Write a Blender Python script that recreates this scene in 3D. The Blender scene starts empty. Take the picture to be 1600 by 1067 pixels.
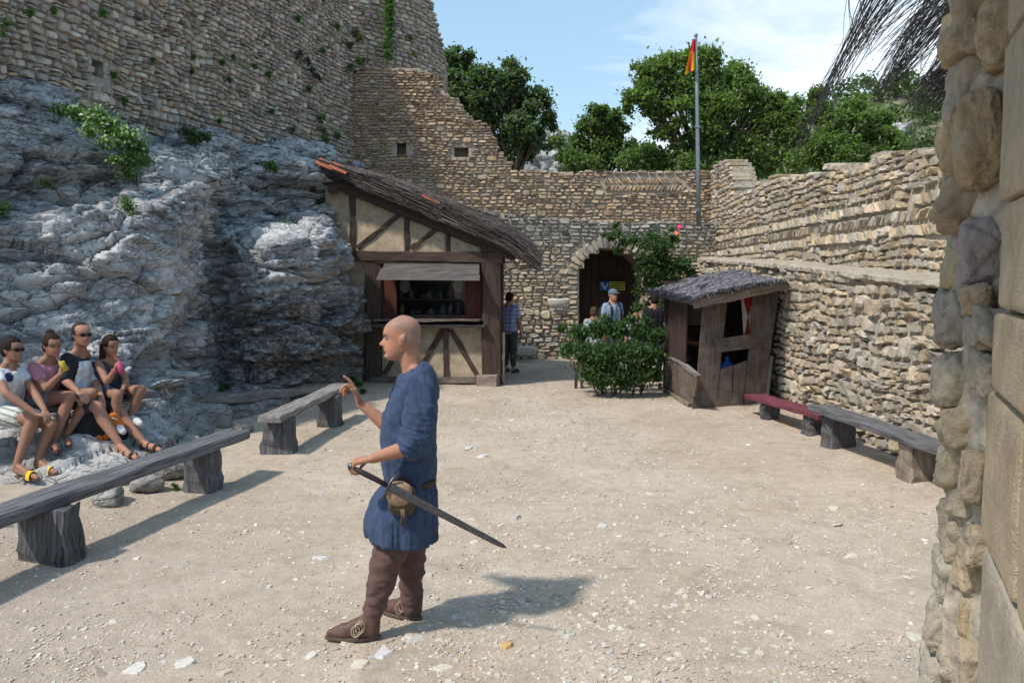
import bpy, math, random
import numpy as np
from mathutils import Vector, Matrix

scene = bpy.context.scene
# ------------------------------------------------------------------ camera
F_PX = 1291.0
PITCH = math.atan((533.5 - 430.0) / F_PX)
CAMZ = 2.0
cam_d = bpy.data.cameras.new('camera')
cam_d.sensor_width = 36.0
cam_d.lens = 36.0 * F_PX / 1600.0
cam_d.clip_start = 0.05
cam_d.clip_end = 3000
cam = bpy.data.objects.new('camera', cam_d)
cam.location = (0, 0, CAMZ)
cam.rotation_euler = (math.pi / 2 - PITCH, 0, 0)
scene.collection.objects.link(cam)
scene.camera = cam
# ------------------------------------------------------------------ world, sun, exposure
SUN_EL = math.radians(53)
SH = Vector((0.80, 0.60))            # direction shadows fall on the ground
world = bpy.data.worlds.new('World')
scene.world = world
world.use_nodes = True
wn = world.node_tree.nodes; wl = world.node_tree.links
wn.clear()
w_out = wn.new('ShaderNodeOutputWorld'); w_bg = wn.new('ShaderNodeBackground')
sky = wn.new('ShaderNodeTexSky'); sky.sky_type = 'NISHITA'; sky.sun_disc = False
sky.sun_elevation = SUN_EL
sky.sun_rotation = math.atan2(-SH.x, -SH.y)
sky.air_density = 1.1; sky.dust_density = 1.2; sky.ozone_density = 1.6
w_bg.inputs['Strength'].default_value = 0.15
# thin high cloud, thicker low on the right (east) side of the sky
tc = wn.new('ShaderNodeTexCoord'); mp = wn.new('ShaderNodeMapping')
mp.inputs['Scale'].default_value = (1.4, 1.4, 5.5)
mp.inputs['Location'].default_value = (0.35, 0.1, 0.2)
cn = wn.new('ShaderNodeTexNoise'); cn.inputs['Scale'].default_value = 2.2; cn.inputs['Detail'].default_value = 7
cn.inputs['Roughness'].default_value = 0.62; cn.inputs['Distortion'].default_value = 0.5
cr = wn.new('ShaderNodeValToRGB')
cr.color_ramp.elements[0].position = 0.60; cr.color_ramp.elements[0].color = (0, 0, 0, 1)
cr.color_ramp.elements[1].position = 0.86; cr.color_ramp.elements[1].color = (1, 1, 1, 1)
dp = wn.new('ShaderNodeVectorMath'); dp.operation = 'DOT_PRODUCT'
dp.inputs[1].default_value = Vector((0.50, 1.0, 0.12)).normalized()
mr = wn.new('ShaderNodeMapRange'); mr.inputs['From Min'].default_value = 0.90; mr.inputs['From Max'].default_value = 1.0
mr.inputs['To Min'].default_value = 0.0; mr.inputs['To Max'].default_value = 0.40
ad = wn.new('ShaderNodeMath'); ad.operation = 'ADD'
mixc = wn.new('ShaderNodeMixRGB'); mixc.inputs['Color2'].default_value = (6.3, 6.6, 6.9, 1)
ml = wn.new('ShaderNodeMath'); ml.operation = 'MULTIPLY'; ml.inputs[1].default_value = 0.75; ml.use_clamp = True
wl.new(tc.outputs['Generated'], mp.inputs['Vector']); wl.new(mp.outputs[0], cn.inputs['Vector'])
wl.new(tc.outputs['Generated'], dp.inputs[0]); wl.new(dp.outputs['Value'], mr.inputs['Value'])
wl.new(cn.outputs['Fac'], ad.inputs[0]); wl.new(mr.outputs[0], ad.inputs[1])
wl.new(ad.outputs[0], cr.inputs['Fac']); wl.new(cr.outputs['Color'], ml.inputs[0])
# summer haze veil over the whole sky
veil = wn.new('ShaderNodeMixRGB'); veil.inputs['Fac'].default_value = 0.38; veil.inputs['Color2'].default_value = (3.1, 5.0, 6.1, 1)
wl.new(sky.outputs[0], veil.inputs['Color1'])
wl.new(ml.outputs[0], mixc.inputs['Fac']); wl.new(veil.outputs[0], mixc.inputs['Color1'])
wl.new(mixc.outputs[0], w_bg.inputs['Color']); wl.new(w_bg.outputs[0], w_out.inputs['Surface'])

sun_d = bpy.data.lights.new('sun', 'SUN')
sun_d.energy = 3.5; sun_d.angle = math.radians(3.5); sun_d.color = (1.0, 0.93, 0.83)
sun = bpy.data.objects.new('sun', sun_d)
sun_vec = Vector((SH.x * math.cos(SUN_EL), SH.y * math.cos(SUN_EL), -math.sin(SUN_EL)))
sun.rotation_euler = sun_vec.to_track_quat('-Z', 'Y').to_euler()
scene.collection.objects.link(sun)
scene.view_settings.view_transform = 'Standard'
scene.view_settings.look = 'None'
scene.view_settings.gamma = 1.0
scene.view_settings.use_curve_mapping = False
scene.view_settings.exposure = 0.3
scene.render.engine = 'CYCLES'
scene.cycles.use_denoising = True
scene.cycles.max_bounces = 6
scene.cycles.diffuse_bounces = 3
scene.cycles.transparent_max_bounces = 6

# ------------------------------------------------------------------ helpers
RNG = np.random.default_rng(7)
CO, SI = math.cos(PITCH), math.sin(PITCH)
def A(px, py, Y):
    """world point seen at photo pixel (px, py), at distance Y into the yard"""
    u = (px - 800.0) / F_PX; v = (533.5 - py) / F_PX
    t = Y / (CO + v * SI)
    return Vector((u * t, Y, CAMZ + t * (-SI + v * CO)))
def G(px, py, z=0.0):
    u = (px - 800.0) / F_PX; v = (533.5 - py) / F_PX
    t = (z - CAMZ) / (-SI + v * CO)
    return Vector((u * t, t * (CO + v * SI), z))

def _hash(ix, iy, iz, seed):
    h = (ix.astype(np.int64) * 374761393 + iy.astype(np.int64) * 668265263 + iz.astype(np.int64) * 2246822519 + seed * 3266489917) & 0xFFFFFFFF
    h = ((h ^ (h >> 13)) * 1274126177) & 0xFFFFFFFF
    h = ((h ^ (h >> 16)) * 2654435761) & 0xFFFFFFFF
    h = h ^ (h >> 15)
    return (h & 0xFFFFFF).astype(np.float64) / float(0xFFFFFF)
def vn(p, seed=0):
    p = np.asarray(p, float); i = np.floor(p); f = p - i; i = i.astype(np.int64)
    u = f * f * (3 - 2 * f); r = np.zeros(len(p))
    for dx in (0, 1):
        for dy in (0, 1):
            for dz in (0, 1):
                w = (u[:, 0] if dx else 1 - u[:, 0]) * (u[:, 1] if dy else 1 - u[:, 1]) * (u[:, 2] if dz else 1 - u[:, 2])
                r += w * _hash(i[:, 0] + dx, i[:, 1] + dy, i[:, 2] + dz, seed)
    return r * 2 - 1
def fbm(p, seed=0, o=4, g=0.5):
    p = np.asarray(p, float); r = np.zeros(len(p)); a = 1.0; s = 0
    for k in range(o):
        r += a * vn(p * (2.03 ** k) + k * 17.3, seed + k); s += a; a *= g
    return r / s
def voro(p, seed=0):
    i = np.floor(p).astype(np.int64); n = len(p)
    f1 = np.full(n, 9.0); f2 = np.full(n, 9.0); cid = np.zeros(n)
    for dx in (-1, 0, 1):
        for dy in (-1, 0, 1):
            for dz in (-1, 0, 1):
                a, b, c = i[:, 0] + dx, i[:, 1] + dy, i[:, 2] + dz
                q = np.stack([a + _hash(a, b, c, seed), b + _hash(a, b, c, seed + 1), c + _hash(a, b, c, seed + 2)], 1)
                d = np.sqrt(((q - p) ** 2).sum(1))
                nr = d < f1
                f2 = np.where(nr, f1, np.minimum(f2, d))
                cid = np.where(nr, _hash(a, b, c, seed + 3), cid)
                f1 = np.where(nr, d, f1)
    return f1, f2, cid
def sstep(a, b, x):
    t = np.clip((x - a) / (b - a), 0, 1); return t * t * (3 - 2 * t)

def tag(o, label=None, cat=None, group=None, kind=None):
    if label: o['label'] = label
    if cat: o['category'] = cat
    if group: o['group'] = group
    if kind: o['kind'] = kind
    return o
def link(o, parent=None):
    scene.collection.objects.link(o)
    if parent is not None:
        o.parent = parent
        o.matrix_parent_inverse = Matrix.Translation(-parent.location)
    return o
def empty(name, loc, label=None, cat=None, group=None):
    o = bpy.data.objects.new(name, None); o.empty_display_size = 0.1
    o.location = loc; scene.collection.objects.link(o)
    return tag(o, label, cat, group)
def mesh_np(name, verts, faces, mat, parent=None, smooth=False, col=None, gr=None):
    """faces: (N,3|4) int array, or a list of such arrays / polygons"""
    me = bpy.data.meshes.new(name)
    verts = np.asarray(verts, np.float32)
    if isinstance(faces, np.ndarray): faces = [faces]
    if faces and not isinstance(faces[0], np.ndarray):
        me.from_pydata(verts.tolist(), [], faces)
    else:
        tot = sum(len(f) for f in faces); loops = np.concatenate([f.ravel() for f in faces]).astype(np.int32)
        sizes = np.concatenate([np.full(len(f), f.shape[1]) for f in faces])
        me.vertices.add(len(verts)); me.vertices.foreach_set('co', verts.ravel())
        me.loops.add(len(loops)); me.loops.foreach_set('vertex_index', loops)
        me.polygons.add(tot)
        me.polygons.foreach_set('loop_start', np.concatenate([[0], np.cumsum(sizes)[:-1]]).astype(np.int32))
        me.update(calc_edges=True)
    if smooth: me.shade_smooth()
    else: me.shade_flat()
    if col is not None:
        c = np.ones((len(verts), 4), np.float32); c[:, :3] = np.asarray(col, np.float32)
        at = me.attributes.new('Col', 'FLOAT_COLOR', 'POINT'); at.data.foreach_set('color', c.ravel())
    if gr is not None:
        at = me.attributes.new('gr', 'FLOAT_VECTOR', 'POINT'); at.data.foreach_set('vector', np.asarray(gr, np.float32).ravel())
    if mat is not None: me.materials.append(mat)
    o = bpy.data.objects.new(name, me)
    return link(o, parent)

class MB:
    """collects closed shapes; everything in world metres"""
    def __init__(s): s.v = []; s.f3 = []; s.f4 = []; s.c = []; s.g = []; s.n = 0
    def add(s, v, f, col=(0.5, 0.5, 0.5), gr=None):
        v = np.asarray(v, float); s.v.append(v)
        for q in (f if isinstance(f, list) else [f]):
            q = np.asarray(q)
            if len(q): (s.f3 if q.shape[1] == 3 else s.f4).append(q + s.n)
        s.c.append(np.broadcast_to(np.asarray(col, float), (len(v), 3)))
        s.g.append(np.zeros((len(v), 3)) if gr is None else np.asarray(gr, float)); s.n += len(v)
        return s
    def faces(s):
        r = []
        if s.f4: r.append(np.concatenate(s.f4))
        if s.f3: r.append(np.concatenate(s.f3))
        return r
    def build(s, name, mat, parent=None, smooth=False):
        return mesh_np(name, np.concatenate(s.v), s.faces(), mat, parent, smooth, np.concatenate(s.c), np.concatenate(s.g))
def grid_faces(nu, nv, off=0, wrap=False):
    i = np.arange(nu - (0 if wrap else 1)); j = np.arange(nv - 1)
    I, J = np.meshgrid(i, j, indexing='ij'); I2 = (I + 1) % nu
    return np.stack([I * nv + J, I2 * nv + J, I2 * nv + J + 1, I * nv + J + 1], -1).reshape(-1, 4) + off
def tube(pts, radii, n=8, caps=True, ell=None, upv=None):
    """closed tapered tube through pts; returns v, [quads, tris], gr"""
    P = np.array([list(p) for p in pts], float); m = len(P); R = np.broadcast_to(np.asarray(radii, float), (m,))
    T = np.gradient(P, axis=0); T /= np.linalg.norm(T, axis=1)[:, None] + 1e-9
    up = np.array(upv if upv is not None else (0, 0, 1.0)); 
    if upv is None and abs(T[0] @ up) > 0.9: up = np.array((0, 1.0, 0.05))
    vs = []; ln = np.concatenate([[0], np.cumsum(np.linalg.norm(np.diff(P, axis=0), axis=1))]); grs = []
    a = np.arange(n) / n * 2 * np.pi; x = up
    for k in range(m):
        s = np.cross(T[k], x); s /= np.linalg.norm(s) + 1e-9; x = np.cross(s, T[k])
        e = (1, 1) if ell is None else ell
        ring = P[k] + R[k] * (np.cos(a)[:, None] * s * e[0] + np.sin(a)[:, None] * x * e[1]); vs.append(ring)
        grs.append(np.stack([np.full(n, ln[k]), np.cos(a) * R[k], np.sin(a) * R[k]], 1))
    V = np.concatenate(vs); gr = np.concatenate(grs)
    i = np.arange(m - 1)[:, None]; j = np.arange(n)[None]; j2 = (j + 1) % n
    Q = np.stack(np.broadcast_arrays(i * n + j, (i + 1) * n + j, (i + 1) * n + j2, i * n + j2), -1).reshape(-1, 4)
    fl = [Q]
    if caps:
        V = np.concatenate([V, P[:1], P[-1:]]); gr = np.concatenate([gr, [[0, 0, 0]], [[ln[-1], 0, 0]]])
        jj = np.arange(n); j2 = (jj + 1) % n
        fl.append(np.stack([np.full(n, m * n), jj, j2], 1)); fl.append(np.stack([np.full(n, m * n + 1), (m - 1) * n + j2, (m - 1) * n + jj], 1))
    return V, fl, gr
def capsule(p0, r0, p1, r1, n=14, ell=None, upv=None):
    p0 = np.array(list(p0), float); p1 = np.array(list(p1), float); d = p1 - p0; L = np.linalg.norm(d)
    d = d / L if L > 1e-6 else np.array((0, 0, 1.0))
    th = np.radians([-82, -58, -30]); pts = []; rr = []
    for t in th: pts.append(p0 + d * r0 * math.sin(t)); rr.append(r0 * math.cos(t))
    for s in (0, 0.5, 1): pts.append(p0 + d * (L * s + 1e-5 * s)); rr.append(r0 + (r1 - r0) * s)
    for t in -th[::-1]: pts.append(p1 + d * r1 * math.sin(t)); rr.append(r1 * math.cos(t))
    return tube(pts, rr, n, True, ell, upv)[:2]
def ellipsoid(c, r, R=None, n=16, m=10):
    th = np.linspace(-math.pi / 2, math.pi / 2, m + 1)[1:-1]; a = np.arange(n) / n * 2 * np.pi
    V = [np.stack([np.cos(a) * math.cos(t), np.sin(a) * math.cos(t), np.full(n, math.sin(t))], 1) for t in th]
    V = np.concatenate(V + [[[0, 0, -1]], [[0, 0, 1]]]) * np.array(r)
    if R is not None: V = V @ np.array(R).T
    V = V + np.array(list(c)); k = len(th)
    i = np.arange(k - 1)[:, None]; j = np.arange(n)[None]; j2 = (j + 1) % n
    Q = np.stack(np.broadcast_arrays(i * n + j, i * n + j2, (i + 1) * n + j2, (i + 1) * n + j), -1).reshape(-1, 4)
    jj = np.arange(n); jn = (jj + 1) % n
    return V, [Q, np.stack([np.full(n, k * n), jn, jj], 1), np.stack([np.full(n, k * n + 1), (k - 1) * n + jj, (k - 1) * n + jn], 1)]
def beam(p0, p1, w, h, up=(0, 0, 1), seg=6, jit=0.004, ch=0.12, seed=0, w1=None, h1=None, top_jit=0.0):
    """squared timber with worn edges: octagonal section, uneven along its length; gr = along, across, through"""
    p0 = np.array(list(p0), float); p1 = np.array(list(p1), float); d = p1 - p0; L = np.linalg.norm(d); d = d / L
    up = np.array(up, float); s = np.cross(d, up); s /= np.linalg.norm(s); x = np.cross(s, d)
    w1 = w if w1 is None else w1; h1 = h if h1 is None else h1
    c = min(w, h) * ch; r = np.random.default_rng(seed + 11); vs = []; gs = []
    for k in range(seg + 1):
        t = k / seg; W = (w + (w1 - w) * t) / 2; H = (h + (h1 - h) * t) / 2
        pr = np.array([(-W, -H + c), (-W + c, -H), (W - c, -H), (W, -H + c), (W, H - c), (W - c, H), (-W + c, H), (-W, H - c)])
        pj = pr + r.normal(0, jit, pr.shape) + np.array([[0, r.normal(0, top_jit)]])
        tt = t * L; 
        vs.append(p0 + d * (tt + (r.normal(0, jit * 1.5, (8, 1)) if k in (0, seg) else 0)) + pj[:, :1] * s + pj[:, 1:] * x)
        gs.append(np.concatenate([np.full((8, 1), tt), pr], 1))
    V = np.concatenate(vs); gr = np.concatenate(gs) + seed * 3.7
    i = np.arange(seg)[:, None]; j = np.arange(8)[None]; j2 = (j + 1) % 8
    Q = np.stack(np.broadcast_arrays(i * 8 + j, i * 8 + j2, (i + 1) * 8 + j2, (i + 1) * 8 + j), -1).reshape(-1, 4)
    a = np.arange(8); b = seg * 8 + a
    caps = [np.array([[0, 7, 6, 1], [1, 6, 5, 2], [2, 5, 4, 3]]), np.array([[0, 1, 6, 7], [1, 2, 5, 6], [2, 3, 4, 5]]) + seg * 8]
    return V, [Q] + caps, gr
def add_beam(name, mat, parent, p0, p1, w, h, col=(0.5, 0.5, 0.5), **k):
    m = MB(); v, f, g = beam(p0, p1, w, h, **k); m.add(v, f, col, g); return m.build(name, mat, parent)

# ------------------------------------------------------------------ materials
class NT:
    def __init__(s, name):
        s.m = bpy.data.materials.new(name); s.m.use_nodes = True; s.t = s.m.node_tree; s.t.nodes.clear()
        s.out = s.n('ShaderNodeOutputMaterial'); s.b = s.n('ShaderNodeBsdfPrincipled'); s.l(s.b.outputs[0], s.out.inputs[0])
        s.b.inputs['Specular IOR Level'].default_value = 0.25
    def n(s, t, **k):
        x = s.t.nodes.new(t)
        for a, b in k.items(): setattr(x, a, b)
        return x
    def l(s, a, b): s.t.links.new(a, b)
    def val(s, node, **k):
        for a, b in k.items(): node.inputs[a.replace('_', ' ')].default_value = b
        return node
    def coord(s, scale=(1, 1, 1), attr=None):
        if attr:
            c = s.n('ShaderNodeAttribute'); c.attribute_name = attr; o = c.outputs['Vector']
        else: c = s.n('ShaderNodeNewGeometry'); o = c.outputs['Position']
        m = s.n('ShaderNodeMapping'); m.inputs['Scale'].default_value = scale; s.l(o, m.inputs[0]); return m.outputs[0]
    def noise(s, vec, scale, detail=5, rough=0.6, dist=0.0):
        x = s.n('ShaderNodeTexNoise'); s.val(x, Scale=scale, Detail=detail, Roughness=rough, Distortion=dist); s.l(vec, x.inputs['Vector']); return x.outputs['Fac']
    def vor(s, vec, scale, feature='F1', out='Distance'):
        x = s.n('ShaderNodeTexVoronoi'); x.feature = feature; x.inputs['Scale'].default_value = scale; s.l(vec, x.inputs['Vector']); return x.outputs[out]
    def ramp(s, fac, stops):
        x = s.n('ShaderNodeValToRGB'); e = x.color_ramp.elements
        while len(e) < len(stops): e.new(0.5)
        for k, (p, c) in enumerate(stops):
            e[k].position = p; e[k].color = (c, c, c, 1) if isinstance(c, (int, float)) else (*c, 1)
        s.l(fac, x.inputs[0]); return x.outputs[0]
    def mix(s, a, b, fac, mode='MIX'):
        x = s.n('ShaderNodeMixRGB'); x.blend_type = mode
        for inp, v in ((x.inputs[1], a), (x.inputs[2], b), (x.inputs[0], fac)):
            if isinstance(v, (int, float)): inp.default_value = v if inp.name == 'Fac' else (v, v, v, 1)
            elif isinstance(v, tuple): inp.default_value = (*v, 1)
            else: s.l(v, inp)
        return x.outputs[0]
    def math(s, op, a, b=0.0):
        x = s.n('ShaderNodeMath', operation=op)
        for inp, v in ((x.inputs[0], a), (x.inputs[1], b)):
            if isinstance(v, (int, float)): inp.default_value = v
            else: s.l(v, inp)
        return x.outputs[0]
    def attr(s, name='Col'):
        x = s.n('ShaderNodeAttribute'); x.attribute_name = name; return x.outputs['Color']
    def fin(s, col, rough=0.85, bump=None, strength=0.5, dist=0.02):
        if isinstance(col, tuple): s.b.inputs['Base Color'].default_value = (*col, 1)
        else: s.l(col, s.b.inputs['Base Color'])
        if isinstance(rough, float): s.b.inputs['Roughness'].default_value = rough
        else: s.l(rough, s.b.inputs['Roughness'])
        if bump is not None:
            x = s.n('ShaderNodeBump'); s.val(x, Strength=strength, Distance=dist); s.l(bump, x.inputs['Height']); s.l(x.outputs[0], s.b.inputs['Normal'])
        return s.m
def mat_stone(name='stone', sc=1.0, dist=0.012, strength=0.8, spots=0.5):
    t = NT(name); p = t.coord()
    n1 = t.noise(p, 14 * sc, 6, 0.7); n2 = t.noise(p, 60 * sc, 4, 0.7); n3 = t.noise(p, 3.1 * sc, 3)
    c = t.mix(t.attr(), t.ramp(n1, [(0.25, 0.62), (0.5, 1.0), (0.75, 1.28)]), 1.0, 'MULTIPLY')
    c = t.mix(c, (0.47, 0.44, 0.39), t.ramp(n3, [(0.52, 0.0), (0.72, 0.45)]))
    c = t.mix(c, (0.07, 0.065, 0.06), t.math('MULTIPLY', t.ramp(t.noise(p, 7 * sc, 8, 0.75), [(0.55, 0.0), (0.66, 1.0)]), spots))
    return t.fin(c, 0.92, t.math('ADD', n1, t.math('MULTIPLY', n2, 0.5)), strength, dist)
def mat_simple(name, col, rough=0.8, nscale=30, var=0.25, bump=0.3, dist=0.004, metal=0.0, attr=None):
    t = NT(name); p = t.coord(attr=attr); n = t.noise(p, nscale, 5, 0.6)
    base = t.attr() if col is None else col
    if isinstance(base, tuple): base = t.mix(base, base, 0.0)
    c = t.mix(base, t.ramp(n, [(0.3, 1 - var), (0.7, 1 + var)]), 1.0, 'MULTIPLY')
    t.b.inputs['Metallic'].default_value = metal
    return t.fin(c, rough, n, bump, dist)
def mat_wood(name, a, b, rough=0.75, sc=1.0, dust=0.0, dustcol=(0.42, 0.37, 0.3), bump=0.7):
    t = NT(name); g = t.coord((1.5 * sc, 22 * sc, 22 * sc), 'gr'); g2 = t.coord((0.8, 5, 5), 'gr')
    n = t.noise(g, 2.0, 8, 0.65, 0.6); n2 = t.noise(g2, 3.0, 4); n3 = t.noise(t.coord((4, 90, 90), 'gr'), 2.0, 3)
    f = t.mix(n, n3, 0.35)
    c = t.mix(a, b, t.ramp(f, [(0.36, 0.0), (0.62, 1.0)]))
    c = t.mix(c, t.ramp(n2, [(0.3, 0.65), (0.7, 1.25)]), 1.0, 'MULTIPLY')
    crack = t.ramp(n, [(0.30, 0.0), (0.38, 1.0)])
    c = t.mix(c, crack, 0.55, 'MULTIPLY')
    if dust:
        c = t.mix(c, dustcol, t.math('MULTIPLY', t.ramp(t.noise(t.coord(), 5, 6, 0.7), [(0.4, 0.0), (0.7, 1.0)]), dust))
    return t.fin(c, rough, t.math('ADD', f, t.math('MULTIPLY', crack, 0.6)), bump, 0.006)
def mat_leaf(name, trans=0.45, rough=0.5):
    t = NT(name); t.b.inputs['Specular IOR Level'].default_value = 0.35
    c = t.attr(); tr = t.n('ShaderNodeBsdfTranslucent'); t.l(t.mix(c, (1.25, 1.5, 0.5), 1.0, 'MULTIPLY'), tr.inputs['Color'])
    mx = t.n('ShaderNodeMixShader'); mx.inputs[0].default_value = trans
    t.fin(c, rough); t.l(t.b.outputs[0], mx.inputs[1]); t.l(tr.outputs[0], mx.inputs[2]); t.l(mx.outputs[0], t.out.inputs[0]); return t.m

M = {}
M['stone'] = mat_stone('rubble_stone', 1.0, 0.02, 1.0, 0.55)
M['mortar'] = mat_simple('lime_mortar', (0.36, 0.31, 0.245), 0.95, 18, 0.45, 0.8, 0.02)
M['mortar_grey'] = mat_simple('old_grey_mortar', (0.33, 0.30, 0.26), 0.95, 18, 0.45, 0.8, 0.02)  # greyer mortar, used for castle wall, tower, niches and passage
M['leaf'] = mat_leaf('leaf')
M['bark'] = mat_simple('bark', (0.11, 0.085, 0.065), 0.95, 14, 0.5, 0.8, 0.03)
# ------------------------------------------------------------------ ground
def ground_z(x, y):
    p = np.stack([x * 0.5, y * 0.5, np.zeros_like(x)], 1)
    z = 0.03 * fbm(p, 3, 3)
    # trodden earth banks up beside the rock on the left and at the foot of the right wall
    z = z + 0.10 * sstep(-3.0, -4.4, x) * sstep(3.5, 7, y) + 0.05 * sstep(3.6, 4.2, x) * sstep(5, 8, y)
    z = z * sstep(24.0, 20.0, y)
    return z
def spaced(a, b, step, far, k=26):
    core = np.arange(a, b + 1e-6, step); g = np.geomspace(step * 4, far, k)
    return np.concatenate([(a - g)[::-1], core, b + g])
gx = spaced(-5.2, 4.6, 0.05, 420); gy = spaced(2.6, 20.5, 0.05, 600)
X, Y = np.meshgrid(gx, gy, indexing='ij'); xf, yf = X.ravel(), Y.ravel()
near = (xf > -8) & (xf < 8) & (yf > 0) & (yf < 24)
z = np.zeros(len(xf)); z[near] = ground_z(xf[near], yf[near])
pp = np.stack([xf, yf, np.zeros_like(xf)], 1)
z[near] += 0.006 * fbm(pp[near] * 3.3, 9, 3) + 0.004 * vn(pp[near] * 14, 5)
far_m = yf > 26
# beyond the walls the land drops to the trees, then climbs as a scrub hillside
hh = np.zeros(len(xf))
hh[far_m] = -4.0 * sstep(26, 34, yf[far_m]) 
def hill_h(x, y): return sstep(60, 150, y) * (20.0 + 19.0 * sstep(10, 70, x) + 4.5 * fbm(np.stack([x / 40, y / 40, x * 0], 1), 21, 3))
hh[far_m] += hill_h(xf[far_m], yf[far_m])
z += hh
t = NT('yard_dirt'); p = t.coord()
n1 = t.noise(p, 0.7, 5, 0.6); n2 = t.noise(p, 9, 8, 0.7); n3 = t.noise(p, 90, 4, 0.75); n4 = t.noise(p, 2.4, 6, 0.65, 0.4)
c = t.mix((0.42, 0.34, 0.262), (0.495, 0.412, 0.332), t.ramp(n1, [(0.38, 0.0), (0.62, 1.0)]))
c = t.mix(c, (0.27, 0.215, 0.155), t.ramp(n4, [(0.50, 0.0), (0.72, 0.55)]))
c = t.mix(c, t.ramp(n2, [(0.3, 0.82), (0.5, 1.0), (0.72, 1.14)]), 1.0, 'MULTIPLY')
c = t.mix(c, t.ramp(n3, [(0.32, 0.66), (0.5, 1.0), (0.68, 1.22)]), 1.0, 'MULTIPLY')
specks = t.vor(t.coord(), 70, 'F1', 'Distance'); sc_ = t.vor(t.coord(), 70, 'F1', 'Color')
sp2 = t.math('MULTIPLY', t.ramp(t.vor(t.coord(), 150, 'F1', 'Distance'), [(0.25, 1.0), (0.34, 0.0)]), t.ramp(t.vor(t.coord(), 150, 'F1', 'Color'), [(0.62, 0.0), (0.66, 1.0)]))
c = t.mix(c, (0.58, 0.54, 0.49), t.math('MULTIPLY', sp2, 0.6))
sp = t.math('MULTIPLY', t.ramp(specks, [(0.22, 1.0), (0.30, 0.0)]), t.ramp(t.math('ADD', sc_, n4), [(0.98, 0.0), (1.0, 1.0)]))
c = t.mix(c, (0.54, 0.48, 0.42), t.math('MULTIPLY', sp, 0.7))
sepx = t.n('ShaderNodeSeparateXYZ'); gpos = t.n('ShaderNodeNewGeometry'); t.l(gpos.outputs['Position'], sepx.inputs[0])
# soft shade on the near left ground, painted into the soil colour; scrub soil beyond the walls
left_shade = t.n('ShaderNodeMapRange'); t.val(left_shade, From_Min=-0.4, From_Max=-3.4, To_Min=0.0, To_Max=0.5); t.l(t.math('ADD', sepx.outputs[0], t.math('MULTIPLY', n4, 1.2)), left_shade.inputs[0])
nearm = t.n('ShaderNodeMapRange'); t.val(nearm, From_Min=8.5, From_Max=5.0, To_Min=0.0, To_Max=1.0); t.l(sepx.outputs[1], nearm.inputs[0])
c = t.mix(c, (0.25, 0.21, 0.19), t.math('MULTIPLY', left_shade.outputs[0], nearm.outputs[0]))
farm = t.n('ShaderNodeMapRange'); t.val(farm, From_Min=24, From_Max=27); t.l(sepx.outputs[1], farm.inputs[0])
scrub = t.mix((0.07, 0.10, 0.04), (0.24, 0.22, 0.15), t.ramp(t.noise(t.coord(), 0.16, 8, 0.75), [(0.42, 0.0), (0.6, 1.0)]))
c = t.mix(c, scrub, farm.outputs[0])
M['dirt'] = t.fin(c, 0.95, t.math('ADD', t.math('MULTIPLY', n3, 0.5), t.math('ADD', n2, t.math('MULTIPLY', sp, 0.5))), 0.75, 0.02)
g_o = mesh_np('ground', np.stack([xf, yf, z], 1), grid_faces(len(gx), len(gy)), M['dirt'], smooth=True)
tag(g_o, kind='structure')
def gz(x, y):
    return float(ground_z(np.array([x], float), np.array([y], float))[0])

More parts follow.
